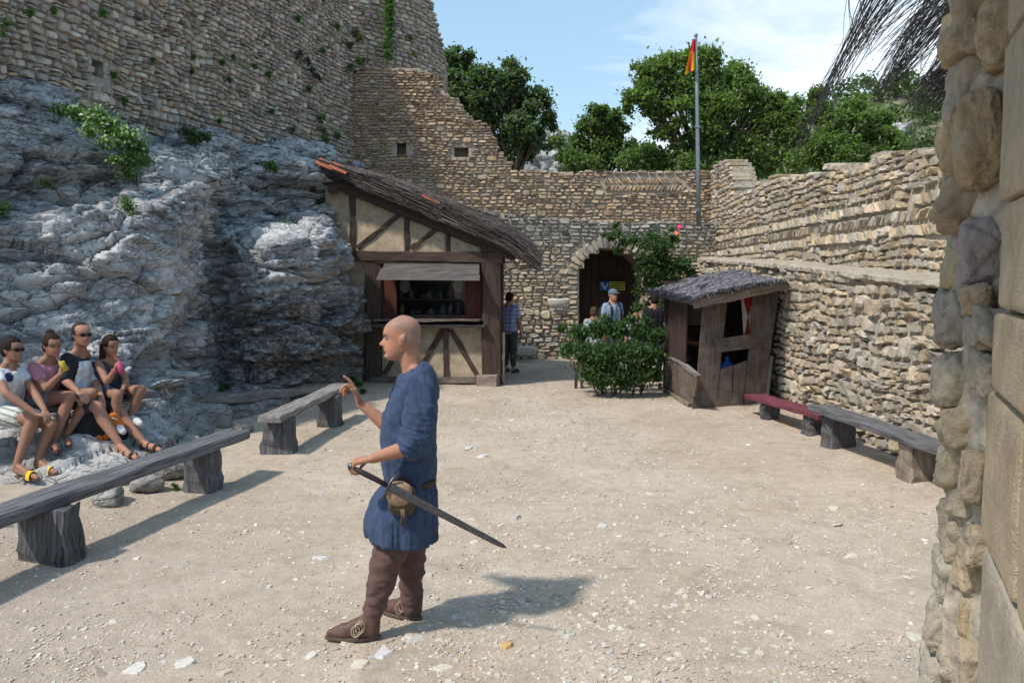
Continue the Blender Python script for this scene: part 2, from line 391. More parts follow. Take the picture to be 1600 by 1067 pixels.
# ------------------------------------------------------------------ limestone crag
NET = [
 [(-260, 830, 6.4), (-260, 780, 6.6), (-260, 620, 7.3), (-260, 480, 7.6), (-260, 335, 7.8), (-260, 320, 8.0), (-260, 215, 8.0), (-260, 130, 8.5)],
 [(-130, 800, 6.9), (-130, 760, 7.1), (-130, 630, 7.9), (-130, 480, 8.2), (-130, 335, 8.5), (-130, 318, 8.8), (-130, 215, 8.9), (-130, 130, 9.5)],
 [(0, 792, 7.15), (0, 748, 7.4), (0, 640, 8.3), (0, 480, 8.7), (0, 335, 9.1), (0, 318, 9.5), (0, 215, 9.7), (0, 130, 10.6)],
 [(110, 787, 7.25), (110, 735, 7.5), (100, 650, 8.4), (100, 480, 9.0), (100, 330, 9.5), (100, 312, 10.1), (100, 225, 10.5), (100, 145, 11.6)],
 [(215, 768, 7.6), (215, 722, 7.8), (190, 650, 8.7), (190, 500, 9.4), (195, 345, 9.8), (195, 305, 10.9), (200, 255, 11.3), (200, 185, 12.9)],
 [(285, 742, 8.3), (272, 685, 8.7), (250, 612, 9.4), (240, 480, 9.9), (250, 322, 10.3), (262, 300, 11.2), (270, 240, 12.2), (270, 205, 14.2)],
 [(325, 700, 9.5), (305, 655, 10.1), (284, 605, 10.7), (290, 470, 10.8), (305, 305, 11.0), (325, 285, 12.2), (335, 235, 13.6), (330, 202, 15.1)],
 [(352, 668, 10.7), (340, 632, 11.3), (325, 600, 12.0), (326, 500, 12.5), (338, 395, 12.9), (352, 340, 13.9), (366, 245, 15.0), (380, 205, 16.2)],
 [(400, 650, 11.5), (400, 624, 11.9), (400, 600, 12.1), (400, 500, 12.1), (405, 380, 12.3), (420, 338, 14.6), (430, 250, 15.1), (440, 215, 17.7)],
 [(475, 628, 12.5), (478, 611, 12.9), (480, 597, 13.1), (485, 500, 12.95), (488, 372, 13.0), (500, 334, 15.4), (505, 258, 15.9), (515, 225, 19.6)],
 [(530, 617, 13.5), (532, 606, 13.8), (534, 593, 14.1), (537, 500, 14.1), (520, 395, 14.3), (512, 345, 15.5), (525, 280, 17.2), (540, 240, 20.6)],
 [(556, 606, 14.5), (558, 598, 14.7), (560, 590, 14.9), (562, 500, 15.0), (545, 415, 15.2), (530, 360, 16.2), (545, 300, 18.0), (560, 255, 21.0)],
 [(566, 590, 16.4), (566, 586, 16.5), (566, 580, 16.6), (566, 500, 16.6), (560, 430, 16.7), (550, 380, 17.3), (560, 320, 19.0), (575, 290, 21.0)],
]
net = np.array([[list(A(*q)) for q in col] for col in NET])
def resample(arr, n, wts=None):
    m = arr.shape[0]; t = np.linspace(0, m - 1, n) if wts is None else wts
    i = np.clip(np.floor(t).astype(int), 0, m - 2); f = (t - i)
    p0 = arr[np.clip(i - 1, 0, m - 1)]; p1 = arr[i]; p2 = arr[i + 1]; p3 = arr[np.clip(i + 2, 0, m - 1)]
    f = f.reshape((-1,) + (1,) * (arr.ndim - 1)); k = 0.35
    m1 = (p2 - p0) * k; m2 = (p3 - p1) * k
    return (2 * f**3 - 3 * f**2 + 1) * p1 + (f**3 - 2 * f**2 + f) * m1 + (-2 * f**3 + 3 * f**2) * p2 + (f**3 - f**2) * m2
def arclen_param(arr, n):
    d = np.linalg.norm(np.diff(arr, axis=0), axis=-1); d = d.reshape(len(arr) - 1, -1).mean(1)
    s = np.concatenate([[0], np.cumsum(d)]); return np.interp(np.linspace(0, s[-1], n), s, np.arange(len(arr)))
NU, NV = 560, 360
a1 = resample(net, NU, arclen_param(net, NU))
a2 = resample(a1.transpose(1, 0, 2), NV, arclen_param(a1.transpose(1, 0, 2), NV)).transpose(1, 0, 2)
du = np.gradient(a2, axis=0); dv = np.gradient(a2, axis=1)
nrm = np.cross(du, dv); nrm /= np.linalg.norm(nrm, axis=-1)[..., None] + 1e-9
P = a2.reshape(-1, 3); Nn = nrm.reshape(-1, 3)
if ((Nn * (np.array([0.5, 0, 2.0]) - P)).sum(1) > 0).mean() < 0.5: Nn = -Nn
wv = np.stack([fbm(P * 0.8, 40, 3), fbm(P * 0.8, 50, 3), fbm(P * 0.8, 60, 3)], 1)
Pw = P + 0.16 * wv
# beds dip gently to the right; blocks of two sizes, open joints between
dipz = Pw[:, 2] - 0.10 * Pw[:, 0] + 0.03 * Pw[:, 1]
Q1 = np.stack([Pw[:, 0] / 1.1, Pw[:, 1] / 1.1, dipz / 0.36], 1)
f1, f2, c1 = voro(Q1, 71)
Q2 = np.stack([Pw[:, 0] / 0.42, Pw[:, 1] / 0.42, dipz / 0.11], 1) + 9
g1, g2, c2 = voro(Q2, 81)
Q3 = np.stack([Pw[:, 0] / 0.16, Pw[:, 1] / 0.16, dipz / 0.06], 1) + 3
h1, h2, c3 = voro(Q3, 91)
face_amt = np.clip(1 - 0.6 * np.abs(Nn[:, 2]), 0.35, 1)
low = sstep(0.15, 0.7, P[:, 2])
disp = (c1 - 0.5) * 0.52 - 0.15 * (1 - sstep(0.0, 0.10, f2 - f1)) \
     + (c2 - 0.5) * 0.20 - 0.07 * (1 - sstep(0.0, 0.10, g2 - g1)) * (c1 > 0.2) \
     + (c3 - 0.5) * 0.06 - 0.015 * (1 - sstep(0.0, 0.15, h2 - h1)) \
     + 0.10 * fbm(P * 1.3, 30, 3) + 0.020 * fbm(P * 6, 33, 4, 0.6) \
     - 0.07 * np.clip(1 - 16 * np.abs(fbm(Pw * np.array([0.8, 0.8, 3.4]), 36, 2)), 0, 1)
saw = (dipz / 0.23 + 0.3 * wv[:, 0]) % 1.0
disp += 0.17 * (saw - 0.5) * sstep(1.0, 2.0, P[:, 2]) * (0.4 + 0.6 * sstep(-0.2, 0.2, wv[:, 1]))
# the smooth waterworn buttress and the small cave below it
bt = np.exp(-(((P[:, 0] + 4.25) / 0.42) ** 2)) * sstep(1.0, 1.6, P[:, 2]) * sstep(3.4, 2.9, P[:, 2]) * (P[:, 1] < 12.5)
disp *= (1 - 0.65 * bt)
disp *= face_amt * (0.35 + 0.65 * low)
cave = A(270, 566, 10.1); dd = np.sqrt(((P[:, 0] - cave.x) / 0.10) ** 2 + ((P[:, 2] - cave.z) / 0.26) ** 2)
disp -= 0.75 * np.clip(1.15 - dd, 0, 1) * (P[:, 1] < 12)
P2 = P + Nn * disp[:, None]
# soot and lichen: a real darkening of the rock low down on the far block, ochre seams
dist_f = np.stack([P[:, 0], P[:, 1], P[:, 2]], 1)
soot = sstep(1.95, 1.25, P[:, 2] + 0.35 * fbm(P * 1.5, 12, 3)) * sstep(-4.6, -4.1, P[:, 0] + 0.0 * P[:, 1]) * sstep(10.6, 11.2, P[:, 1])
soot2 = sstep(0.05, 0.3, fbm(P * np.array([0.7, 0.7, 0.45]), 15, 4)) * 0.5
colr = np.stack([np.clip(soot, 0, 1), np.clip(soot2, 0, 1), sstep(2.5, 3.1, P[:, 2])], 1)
t = NT('limestone_rock'); p = t.coord(); att = t.n('ShaderNodeAttribute'); att.attribute_name = 'Col'
sp_ = t.n('ShaderNodeSeparateColor'); t.l(att.outputs['Color'], sp_.inputs[0])
n1 = t.noise(t.coord((1, 1, 1.5)), 1.3, 8, 0.66); n2 = t.noise(t.coord((1, 1, 1.6)), 9, 7, 0.74); n3 = t.noise(p, 45, 4, 0.7)
c = t.mix((0.22, 0.225, 0.24), (0.50, 0.50, 0.505), t.ramp(n1, [(0.38, 0.0), (0.58, 1.0)]))
c = t.mix(c, (0.72, 0.72, 0.72), t.ramp(n2, [(0.50, 0.0), (0.66, 0.8)]))
c = t.mix(c, (0.10, 0.10, 0.105), t.ramp(t.noise(t.coord((1, 1, 2.2)), 3.4, 9, 0.75), [(0.56, 0.0), (0.66, 0.8)]))
c = t.mix(c, (0.36, 0.27, 0.17), t.ramp(t.noise(t.coord((1, 1, 0.8)), 2.3, 7, 0.7), [(0.60, 0.0), (0.70, 0.6)]))
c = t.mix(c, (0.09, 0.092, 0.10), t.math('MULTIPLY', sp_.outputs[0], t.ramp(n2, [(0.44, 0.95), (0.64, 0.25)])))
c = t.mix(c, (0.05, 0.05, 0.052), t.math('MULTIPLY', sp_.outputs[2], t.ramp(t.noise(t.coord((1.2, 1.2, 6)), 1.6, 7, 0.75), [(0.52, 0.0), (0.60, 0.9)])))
c = t.mix(c, (0.20, 0.205, 0.21), t.math('MULTIPLY', sp_.outputs[1], 0.6))
geo = t.n('ShaderNodeNewGeometry'); sx = t.n('ShaderNodeSeparateXYZ'); t.l(geo.outputs['Position'], sx.inputs[0])
lowm = t.n('ShaderNodeMapRange'); t.val(lowm, From_Min=0.62, From_Max=0.1, To_Min=0.0, To_Max=0.75); t.l(t.math('ADD', sx.outputs[2], t.math('MULTIPLY', n1, 0.3)), lowm.inputs[0])
c = t.mix(c, (0.27, 0.24, 0.21), lowm.outputs[0])
wp = t.n('ShaderNodeTexNoise'); t.val(wp, Scale=4.0, Detail=4.0); t.l(p, wp.inputs['Vector']); rc = t.mix(t.coord((1, 1, 2.4)), wp.outputs['Color'], 0.16, 'ADD')
rdg = t.ramp(t.vor(rc, 3.3, 'DISTANCE_TO_EDGE'), [(0.0, 0.0), (0.035, 0.8), (0.10, 1.0)]); rdg2 = t.ramp(t.vor(rc, 8.5, 'DISTANCE_TO_EDGE'), [(0.0, 0.0), (0.05, 0.8), (0.12, 1.0)])
rdg = t.mix(t.mix(1.0, rdg, t.ramp(t.noise(p, 2.1, 3), [(0.42, 0.0), (0.52, 1.0)])), t.mix(1.0, rdg2, t.ramp(t.noise(p, 2.9, 3), [(0.54, 0.0), (0.62, 1.0)])), 1.0, 'MULTIPLY')
c = t.mix(c, t.ramp(rdg, [(0.0, 0.5), (0.6, 1.0)]), 0.32, 'MULTIPLY')
crk = t.vor(t.mix(t.coord((1, 1, 2.2)), t.coord((3, 3, 3)), 0.08, 'ADD'), 5.5, 'DISTANCE_TO_EDGE')
bh = t.math('ADD', t.math('ADD', t.math('ADD', t.math('MULTIPLY', n2, 1.0), t.math('MULTIPLY', rdg, 1.1)), t.math('MULTIPLY', n3, 0.25)), t.math('MULTIPLY', t.ramp(crk, [(0.0, 0.0), (0.07, 1.0)]), 0.12))
M['rock'] = t.fin(c, 0.9, bh, 0.9, 0.035)
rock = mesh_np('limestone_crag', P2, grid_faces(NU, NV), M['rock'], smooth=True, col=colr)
tag(rock, 'rugged blue grey limestone crag under the castle wall behind the seated visitors', 'rock')

# ------------------------------------------------------------------ rubble walls
def pack(U, V0, V1, wr, hr, rng):
    """rubble brought roughly to courses: rows of uneven stones, some split in two, some rising through two rows"""
    out = []; v = V0; blocked = []
    while v < V1:
        h = hr[0] + (hr[1] - hr[0]) * rng.beta(1.3, 1.6); nxt = hr[0] + (hr[1] - hr[0]) * rng.beta(1.3, 1.6) * 0.7; nb = []; u = -rng.uniform(0, wr[0])
        stops = sorted(blocked) + [(U, U)]
        for (b0, b1) in stops:
            while u < b0 - 1e-6:
                w = wr[0] + (wr[1] - wr[0]) * rng.beta(1.2, 2.0)
                if b0 - u - w < wr[0] * 0.6: w = b0 - u
                a, b = max(u, 0), min(u + w, U); u += w
                if b - a < 0.03: continue
                q = rng.random()
                if q < 0.10 and w > wr[0] * 1.1 and h < hr[1] * 0.8 and b < U: out.append((a, b, v, v + h + nxt * 0.98)); nb.append((a, b))
                elif q < 0.30 and h > (hr[0] + hr[1]) * 0.46 and w > wr[0]: k = rng.uniform(0.35, 0.65); out.append((a, b, v, v + h * k)); out.append((a, b, v + h * k, v + h))
                elif q < 0.38 and w > wr[0] * 1.6: k = rng.uniform(.4, .6); m = a + (b - a) * k; out.append((a, m, v, v + h)); out.append((m, b, v, v + h * .5)); out.append((m, b, v + h * .5, v + h))
                else: out.append((a, b, v, v + h))
            u = b1
        v += h
        if nb:
            h2 = nxt; row = []; u = -rng.uniform(0, wr[0])
            for (b0, b1) in sorted(nb) + [(U, U)]:
                while u < b0 - 1e-6:
                    w = wr[0] + (wr[1] - wr[0]) * rng.beta(1.2, 2.0)
                    if b0 - u - w < wr[0] * 0.6: w = b0 - u
                    a, b = max(u, 0), min(u + w, U); u += w
                    if b - a > 0.03: out.append((a, b, v, v + h2))
                u = b1
            v += h2
        blocked = []
    return np.array(out)
def rects_to_quads(r):
    return np.stack([np.stack([r[:, 0], r[:, 2]], 1), np.stack([r[:, 1], r[:, 2]], 1), np.stack([r[:, 1], r[:, 3]], 1), np.stack([r[:, 0], r[:, 3]], 1)], 1)
def herring(u0, u1, v0, rows, h, step, rng):
    q = []
    for r in range(rows):
        s = 1 if r % 2 == 0 else -1; v = v0 + r * h; u = u0
        while u < u1:
            w = step * rng.uniform(0.7, 1.4); sl = h * rng.uniform(0.45, 0.7) * s; j = rng.normal(0, h * 0.05, 4)
            q.append([(u, v + 0.004 + j[0]), (u + w * 0.92, v + 0.004 + j[1]), (u + w * 0.92 + sl, v + h * 0.96 + j[2]), (u + sl, v + h * 0.96 + j[3])]); u += w
    return np.array(q)
class Path:
    def __init__(s, pts, flip=False):
        P = np.array(pts, float); d = np.linalg.norm(np.diff(P, axis=0), axis=1); s.s = np.concatenate([[0], np.cumsum(d)]); s.P = P; s.L = s.s[-1]
        T = np.gradient(P, axis=0); T /= np.linalg.norm(T, axis=1)[:, None]; s.N = np.stack([T[:, 1], -T[:, 0]], 1) * (-1 if flip else 1)
    def pos(s, u, v, w):
        u = np.asarray(u, float); x = np.interp(u, s.s, s.P[:, 0]); y = np.interp(u, s.s, s.P[:, 1])
        nx = np.interp(u, s.s, s.N[:, 0]); ny = np.interp(u, s.s, s.N[:, 1]); l = np.sqrt(nx**2 + ny**2)
        return np.stack([x + nx / l * w, y + ny / l * w, np.asarray(v, float)], -1)
def palette(n, rng, cols, var=0.16, wts=None):
    c = np.array(cols)[rng.choice(len(cols), n, p=wts)]; return np.clip(c * rng.normal(1, var, (n, 1)) * rng.normal(1, 0.014, (n, 3)), 0.03, 0.75)
def stone_shapes(quads, path, rng, prot, back, K=8, gap=0.006, expo=0.5, jc=0.14):
    S = len(quads); c = quads.mean(1, keepdims=True); Q = quads + (c - quads) * rng.uniform(0, jc, (S, 4, 1))
    ext = quads.max(1) - quads.min(1); size = np.minimum(ext[:, 0], ext[:, 1])
    Q = c + (Q - c) * (1 - 2 * gap / np.maximum(ext, 0.02))[:, None, :]
    th = (np.arange(K)[None] + 0.5) / K * 2 * np.pi + rng.uniform(-0.22, 0.22, (S, K))
    ca, sa = np.cos(th), np.sin(th); a = np.sign(ca) * np.abs(ca) ** expo; b = np.sign(sa) * np.abs(sa) ** expo
    rj = rng.uniform(0.86, 1.0, (S, K)); a = a * rj; b = b * rj
    def bil(a, b):
        A_, B_ = (a + 1) / 2, (b + 1) / 2
        w = np.stack([(1 - A_) * (1 - B_), A_ * (1 - B_), A_ * B_, (1 - A_) * B_], -1); return np.einsum('skc,scd->skd', w, Q)
    h = rng.uniform(prot[0], prot[1], S); tx, ty = rng.normal(0, 0.25, S) * h, rng.normal(0, 0.25, S) * h
    sh = rng.uniform(0.74, 0.93, (S, K)); jw = rng.normal(0, 0.17, (S, K)) * h[:, None]
    e = bil(a, b); m = bil(a * sh, b * sh); ctr = bil(rng.uniform(-.2, .2, (S, 1)), rng.uniform(-.2, .2, (S, 1)))
    we = -0.02 + h[:, None] * rng.uniform(0.0, 0.35, (S, K)); wm = h[:, None] + tx[:, None] * a + ty[:, None] * b + jw; wc = (h * rng.uniform(0.85, 1.2, S))[:, None]
    bk = np.broadcast_to(np.asarray(back)[:, None], (S, K))
    uv = np.concatenate([e, e, m, ctr], 1); W = np.concatenate([-bk, we, wm, wc], 1)
    X = path.pos(uv[..., 0].ravel(), uv[..., 1].ravel(), W.ravel()).reshape(S, -1, 3)
    j = np.arange(K); j2 = (j + 1) % K
    quad = np.concatenate([np.stack([j, j2, K + j2, K + j], 1), np.stack([K + j, K + j2, 2 * K + j2, 2 * K + j], 1)])
    tri = np.stack([2 * K + j, 2 * K + j2, np.full(K, 3 * K)], 1)
    return X, quad, tri
def build_wall(name, label, pts, flip, zb, zt, wr, hr, cols, seed, prot=(0.015, 0.05), thick=0.5, hole=None, extra=None, cut=None, npart=300,
               mortar='mortar', warp=0.03, var=0.16, cell=0.12, wts=None, kind=None, tint=None, gap=0.004, niches=()):
    rng = np.random.default_rng(seed); path = Path(pts, flip); L = path.L; n_ = 0
    zmin = min(zb(u) for u in np.linspace(0, L, 30)); zmax = max(zt(u) for u in np.linspace(0, L, 60))
    r = pack(L, zmin, zmax, wr, hr, rng); q = rects_to_quads(r); cen = q.mean(1)
    keep = np.array([zb(c[0]) <= c[1] <= zt(c[0]) - 0.3 * (rr[3] - rr[2]) for c, rr in zip(cen, r)])
    fq = q.reshape(-1, 2)
    if hole is not None:
        ins = np.array([hole(*x) for x in np.concatenate([fq, cen])]); keep &= ~(ins[:len(fq)].reshape(-1, 4).any(1) | ins[len(fq):])
    if cut is not None:
        ins = np.array([cut(*x) for x in np.concatenate([fq, cen])]); keep &= ~((ins[:len(fq)].reshape(-1, 4).sum(1) >= 2) | ins[len(fq):])
    q = q[keep]
    p3 = np.concatenate([q.reshape(-1, 2) * 1.6, np.zeros((len(q) * 4, 1))], 1)
    wpv = np.stack([vn(p3, seed), vn(p3 * 1.3 + 5, seed + 1)], 1) * warp + np.stack([vn(p3 * 5, seed + 2), vn(p3 * 5 + 7, seed + 3)], 1) * hr[0] * 0.22
    if hole is not None or cut is not None: 
        hv = np.array([1.0 if not ((hole and hole(x[0] + dx, x[1])) or (cut and cut(x[0] + dx, x[1]))) else 0.0 for x in q.reshape(-1, 2) for dx in (0.0,)])
        wpv *= hv[:, None]
    q = (q.reshape(-1, 2) + wpv).reshape(-1, 4, 2)
    if extra is not None: q = np.concatenate([q, extra(rng)])
    cen = q.mean(1); top = np.array([zt(c[0]) for c in cen]); bk = np.where(cen[:, 1] > top - 2.2 * hr[1], min(0.38, thick * 0.8), 0.07)
    if hole is not None:
        nearh = np.array([any(hole(x[0] + dx, x[1] + dy) for dx in (-.1, .1) for dy in (-.12, 0.1)) for x in cen]); bk = np.where(nearh, min(0.4, thick * 0.8), bk)
    X, quad, tri = stone_shapes(q, path, rng, prot, bk, gap=gap)
    col = palette(len(q), rng, cols, var, wts)
    if tint is not None: col = tint(col, cen, X[:, -1])
    root = empty(name, path.pos([L / 2], [zb(L / 2)], 0.0)[0], label, 'wall'); tag(root, kind='thing')
    # core of the wall, filled cell by cell so that openings are real
    nu, nv = int(math.ceil(L / cell)), int(math.ceil((zmax - zmin) / cell)); us = np.linspace(0, L, nu + 1); vs_ = zmin + np.arange(nv + 1) * cell
    inc = np.zeros((nu, nv), bool)
    for i in range(nu):
        for j in range(nv):
            uc, vc = (us[i] + us[i + 1]) / 2, vs_[j] + cell / 2
            inc[i, j] = zb(uc) - cell <= vc <= zt(uc) - 0.07 and not (hole and hole(uc, vc))
    V = []; Fq = []
    def quadf(c): Fq.append([len(V) + k for k in range(4)]); V.extend(c)
    w0, w1 = -0.03, -thick
    for i in range(nu):
        for j in range(nv):
            if not inc[i, j]: continue
            a, b, c, d = us[i], us[i + 1], vs_[j], vs_[j + 1]
            quadf([(a, c, w0), (b, c, w0), (b, d, w0), (a, d, w0)])
            quadf([(b, c, w1), (a, c, w1), (a, d, w1), (b, d, w1)])
            if i == 0 or not inc[i - 1, j]: quadf([(a, c, w1), (a, c, w0), (a, d, w0), (a, d, w1)])
            if i == nu - 1 or not inc[i + 1, j]: quadf([(b, c, w0), (b, c, w1), (b, d, w1), (b, d, w0)])
            if j == nv - 1 or not inc[i, j + 1]: quadf([(a, d, w0), (b, d, w0), (b, d, w1), (a, d, w1)])
            if j == 0 or not inc[i, j - 1]: quadf([(b, c, w0), (a, c, w0), (a, c, w1), (b, c, w1)])
    V = np.array(V); mesh_np('wall_core', path.pos(V[:, 0], V[:, 1], V[:, 2]), np.array(Fq), M[mortar], root)
    for (nu_, nv_, nr_) in niches:
        q8 = [(nu_ + a_, nv_ + b_, w_) for w_ in (w1 + 0.05, w1 - 0.03) for a_, b_ in ((-nr_, -nr_), (nr_, -nr_), (nr_, nr_), (-nr_, nr_))]; q8 = np.array(q8)
        mesh_np('niche_back', path.pos(q8[:, 0], q8[:, 1], q8[:, 2]), np.array([[0, 1, 2, 3], [7, 6, 5, 4], [0, 4, 5, 1], [1, 5, 6, 2], [2, 6, 7, 3], [3, 7, 4, 0]]), M['mortar_grey'], root)
    cpos = X[:, -1]; dist = np.linalg.norm(cpos - np.array([0, 0, 2.0]), axis=1); ext = q.max(1) - q.min(1)
    uu = (cpos[:, 0] / np.maximum(cpos[:, 1], 0.1)); vv = (cpos[:, 2] - 2) / np.maximum(cpos[:, 1], 0.1)
    vis = (np.abs(uu) < 0.64) & (vv < 0.35) & (vv > -0.5)
    score = ext[:, 0] * ext[:, 1] / dist**2 * np.where(vis, 1, 0.01)
    order = np.argsort(-score); parts, rest = order[:npart], order[npart:]
    for s in parts:
        mesh_np('stone', X[s], [quad, tri], M['stone'], root, col=col[s])
    if len(rest):
        n = X.shape[1]; off = (np.arange(len(rest)) * n)[:, None, None]
        o = mesh_np('rubble_stones', X[rest].reshape(-1, 3), [(quad[None] + off).reshape(-1, 4), (tri[None] + off).reshape(-1, 3)], M['stone'], root,
                    col=np.repeat(col[rest], n, 0)); o['kind'] = 'stuff'
    return root, path
def prof(pairs):
    xs = [p[0] for p in pairs]; ys = [p[1] for p in pairs]
    return lambda u: float(np.interp(u, xs, ys))
GREYB = [(0.41, 0.35, 0.295), (0.46, 0.39, 0.33), (0.34, 0.30, 0.275), (0.43, 0.34, 0.26), (0.48, 0.42, 0.36)]
TAN = [(0.45, 0.335, 0.21), (0.48, 0.37, 0.25), (0.38, 0.265, 0.18), (0.41, 0.34, 0.26), (0.34, 0.25, 0.20)]
GREYT = [(0.44, 0.375, 0.29), (0.41, 0.365, 0.30), (0.47, 0.38, 0.27), (0.36, 0.325, 0.275), (0.43, 0.35, 0.255)]

# castle wall on top of the crag
cw_far = np.array([-3.95, 20.8]); cdir = np.array([0.23, 1.0]) / math.hypot(0.23, 1.0)
cw_len = 14.6; cw_near = cw_far - cdir * cw_len
def cw_hole(u, v):
    q = A(186, 108, 12.2); uq = (q.y - cw_near[1]) / cdir[1]
    return abs(u - uq) < 0.13 and abs(v - q.z) < 0.14
build_wall('castle_wall', 'tall grey brown rubble wall of the castle on top of the limestone crag', [tuple(cw_near), tuple(cw_far)], False,
           prof([(0, 3.4), (14.6, 3.6)]), prof([(0, 2.45 + 0.33 * 6.6), (14.6, 2.35 + 0.335 * 20.8)]), (0.13, 0.30), (0.07, 0.14), GREYB, 101,
           prot=(0.02, 0.06), hole=cw_hole, niches=[((A(186, 108, 12.2).y - cw_near[1]) / cdir[1], A(186, 108, 12.2).z, 0.25)], thick=0.7, mortar='mortar_grey', warp=0.05, var=0.22)
# round tower behind
ang = np.radians(np.linspace(-150, 12, 26)); TC = (-6.6, 26.2)
build_wall('round_tower', 'curved rubble tower of the castle rising behind the ruined wall', [(TC[0] + 4.55 * math.cos(a), TC[1] + 4.55 * math.sin(a)) for a in ang], False,
           lambda u: 5.2, prof([(0, 11.9), (8.9, 11.9), (9.8, 10.8), (10.5, 9.8), (11.0, 9.1), (12.9, 7.5)]), (0.2, 0.42), (0.09, 0.16), GREYB, 102, prot=(0.02, 0.07), thick=0.6, mortar='mortar_grey', cell=0.2)
# upper back wall: ruined stepped end on the left, level wall on the right
def bx(px, Y): return (px - 800) / F_PX * Y
YB = 20.8; bw0 = -4.05
def bz(px, py): q = A(px, py, YB); return (q.x - bw0, q.z)
bprof = [bz(540, 108), bz(580, 104), bz(650, 104), bz(660, 110), bz(688, 118), bz(690, 135), bz(700, 150), bz(715, 152), bz(722, 168), bz(740, 185), bz(762, 193), bz(772, 215), bz(782, 235), bz(790, 240), bz(800, 262),
         bz(806, 266), bz(900, 268), bz(1000, 263), bz(1100, 263)]
bholes = [A(626, 234, YB), A(720, 236, YB)]
def b_hole(u, v): return any(abs(u + bw0 - q.x) < 0.15 and abs(v - q.z) < 0.13 for q in bholes)
hb0, hb1 = A(944, 300, YB), A(1066, 277, YB)
def b_cut(u, v): x = u + bw0; return hb0.x - 0.03 < x < hb1.x + 0.03 and hb0.z - 0.01 < v < hb1.z + 0.01
def b_extra(rng): return herring(hb0.x - bw0, hb1.x - bw0, hb0.z, 2, (hb1.z - hb0.z) / 2, 0.085, rng)
def b_tint(col, cen, X):
    f = sstep(5.2, 3.6, cen[:, 1])[:, None] * 0.25; ru = sstep(3.6, 1.2, cen[:, 0])[:, None]
    return np.clip(col * (1 - 0.0 * f) * (1 - 0.12 * ru * np.array([0.3, 0.8, 1.0])), 0.03, 0.8)
build_wall('ruined_wall', 'tan rubble wall with a stepped broken end, two putlog holes and a herringbone band', [(bw0, YB), (5.45, YB)], False,
           lambda u: 3.0, prof(bprof), (0.12, 0.34), (0.055, 0.11), TAN, 103, prot=(0.015, 0.05), hole=b_hole, niches=[(q.x - bw0, q.z, 0.25) for q in bholes], cut=b_cut, extra=b_extra, tint=b_tint)
# gate wall with the arched passage, in front of and below it
YG = 20.0; gw0 = -2.7
AC = A(957, 440, YG); AR = 0.80; AZ = 2.08; AT = A(957, 389, YG).z       # centre x, half width, springing, crown
rise = AT - AZ; Rr = (AR**2 + rise**2) / (2 * rise); zc = AT - Rr
def in_arch(x, z, grow=0.0):
    if z <= AZ: return abs(x - AC.x) < AR + (grow * 0.6 if grow else 0)
    return (x - AC.x)**2 + (z - zc)**2 < (Rr + grow)**2
def g_hole(u, v): return in_arch(u + gw0, v)
def g_cut(u, v): return in_arch(u + gw0, v, 0.36)
def g_extra(rng):
    q = []; th0 = math.asin(AR / Rr); n = 19
    for k in range(n):
        a0 = -th0 * 1.12 + 2.24 * th0 * k / n; a1 = -th0 * 1.12 + 2.24 * th0 * (k + 1) / n - 0.012; ro = Rr + rng.uniform(0.28, 0.37)
        q.append([(AC.x - gw0 + r_ * math.sin(a), zc + r_ * math.cos(a)) for r_, a in ((Rr + 0.01, a0), (Rr + 0.01, a1), (ro, a1), (ro, a0))])
    for s in (-1, 1):
        v = 0.0
        while v < AZ - 0.12:
            h = rng.uniform(0.08, 0.14); w = rng.uniform(0.2, 0.34); x0 = AC.x + s * (AR + 0.01) - gw0; x1 = x0 + s * w
            a, b = min(x0, x1), max(x0, x1); q.append([(a, v), (b, v), (b, v + h), (a, v + h)]); v += h + 0.006
    return np.array(q)
def g_tint(col, cen, X):
    m = sstep(2.2, 3.2, cen[:, 1])[:, None]
    return col * (1 - m) + (col.mean(1, keepdims=True) * np.array([0.80, 0.77, 0.73])) * m
build_wall('gate_wall', 'grey tan rubble wall pierced by the arched passage with its fan of thin voussoirs', [(gw0, YG), (5.1, YG)], False,
           lambda u: 0.0, prof([(0, 3.75), (1.2, 3.66), (2.2, 3.52), (3.5, 3.40), (5, 3.32), (7.3, 3.28)]), (0.14, 0.36), (0.06, 0.13), GREYT, 104,
           prot=(0.015, 0.045), thick=0.78, hole=g_hole, cut=g_cut, extra=g_extra, tint=g_tint, npart=300)
# low wall left of the arch
lw = A(792, 482, 19.45)
build_wall('low_wall', 'low rubble ledge wall between the booth and the arch, carrying a stone basin', [(-1.6, 19.45), (A(905, 480, 19.45).x, 19.45)], False,
           lambda u: 0.0, prof([(0, 1.36), (1.5, 1.22), (3.4, 1.18)]), (0.16, 0.36), (0.08, 0.16), GREYT, 105, prot=(0.02, 0.06), thick=0.5)
# right side of the yard: lower wall with a ledge, upper wall set back
rp = [(4.12, 5.6), (4.16, 8), (4.22, 12), (4.34, 16), (4.52, 19.95)]
rl = Path(rp); 
build_wall('yard_wall', 'rough grey rubble wall with a ledge on top behind the red and black benches', rp, True,
           lambda u: 0.0, prof([(0, 1.86), (3.0, 1.93), (7.5, 2.14), (14.4, 2.36)]), (0.15, 0.40), (0.075, 0.19), GREYT, 106,
           prot=(0.012, 0.065), thick=0.46, warp=0.07, var=0.15, cell=0.12, gap=0.004)
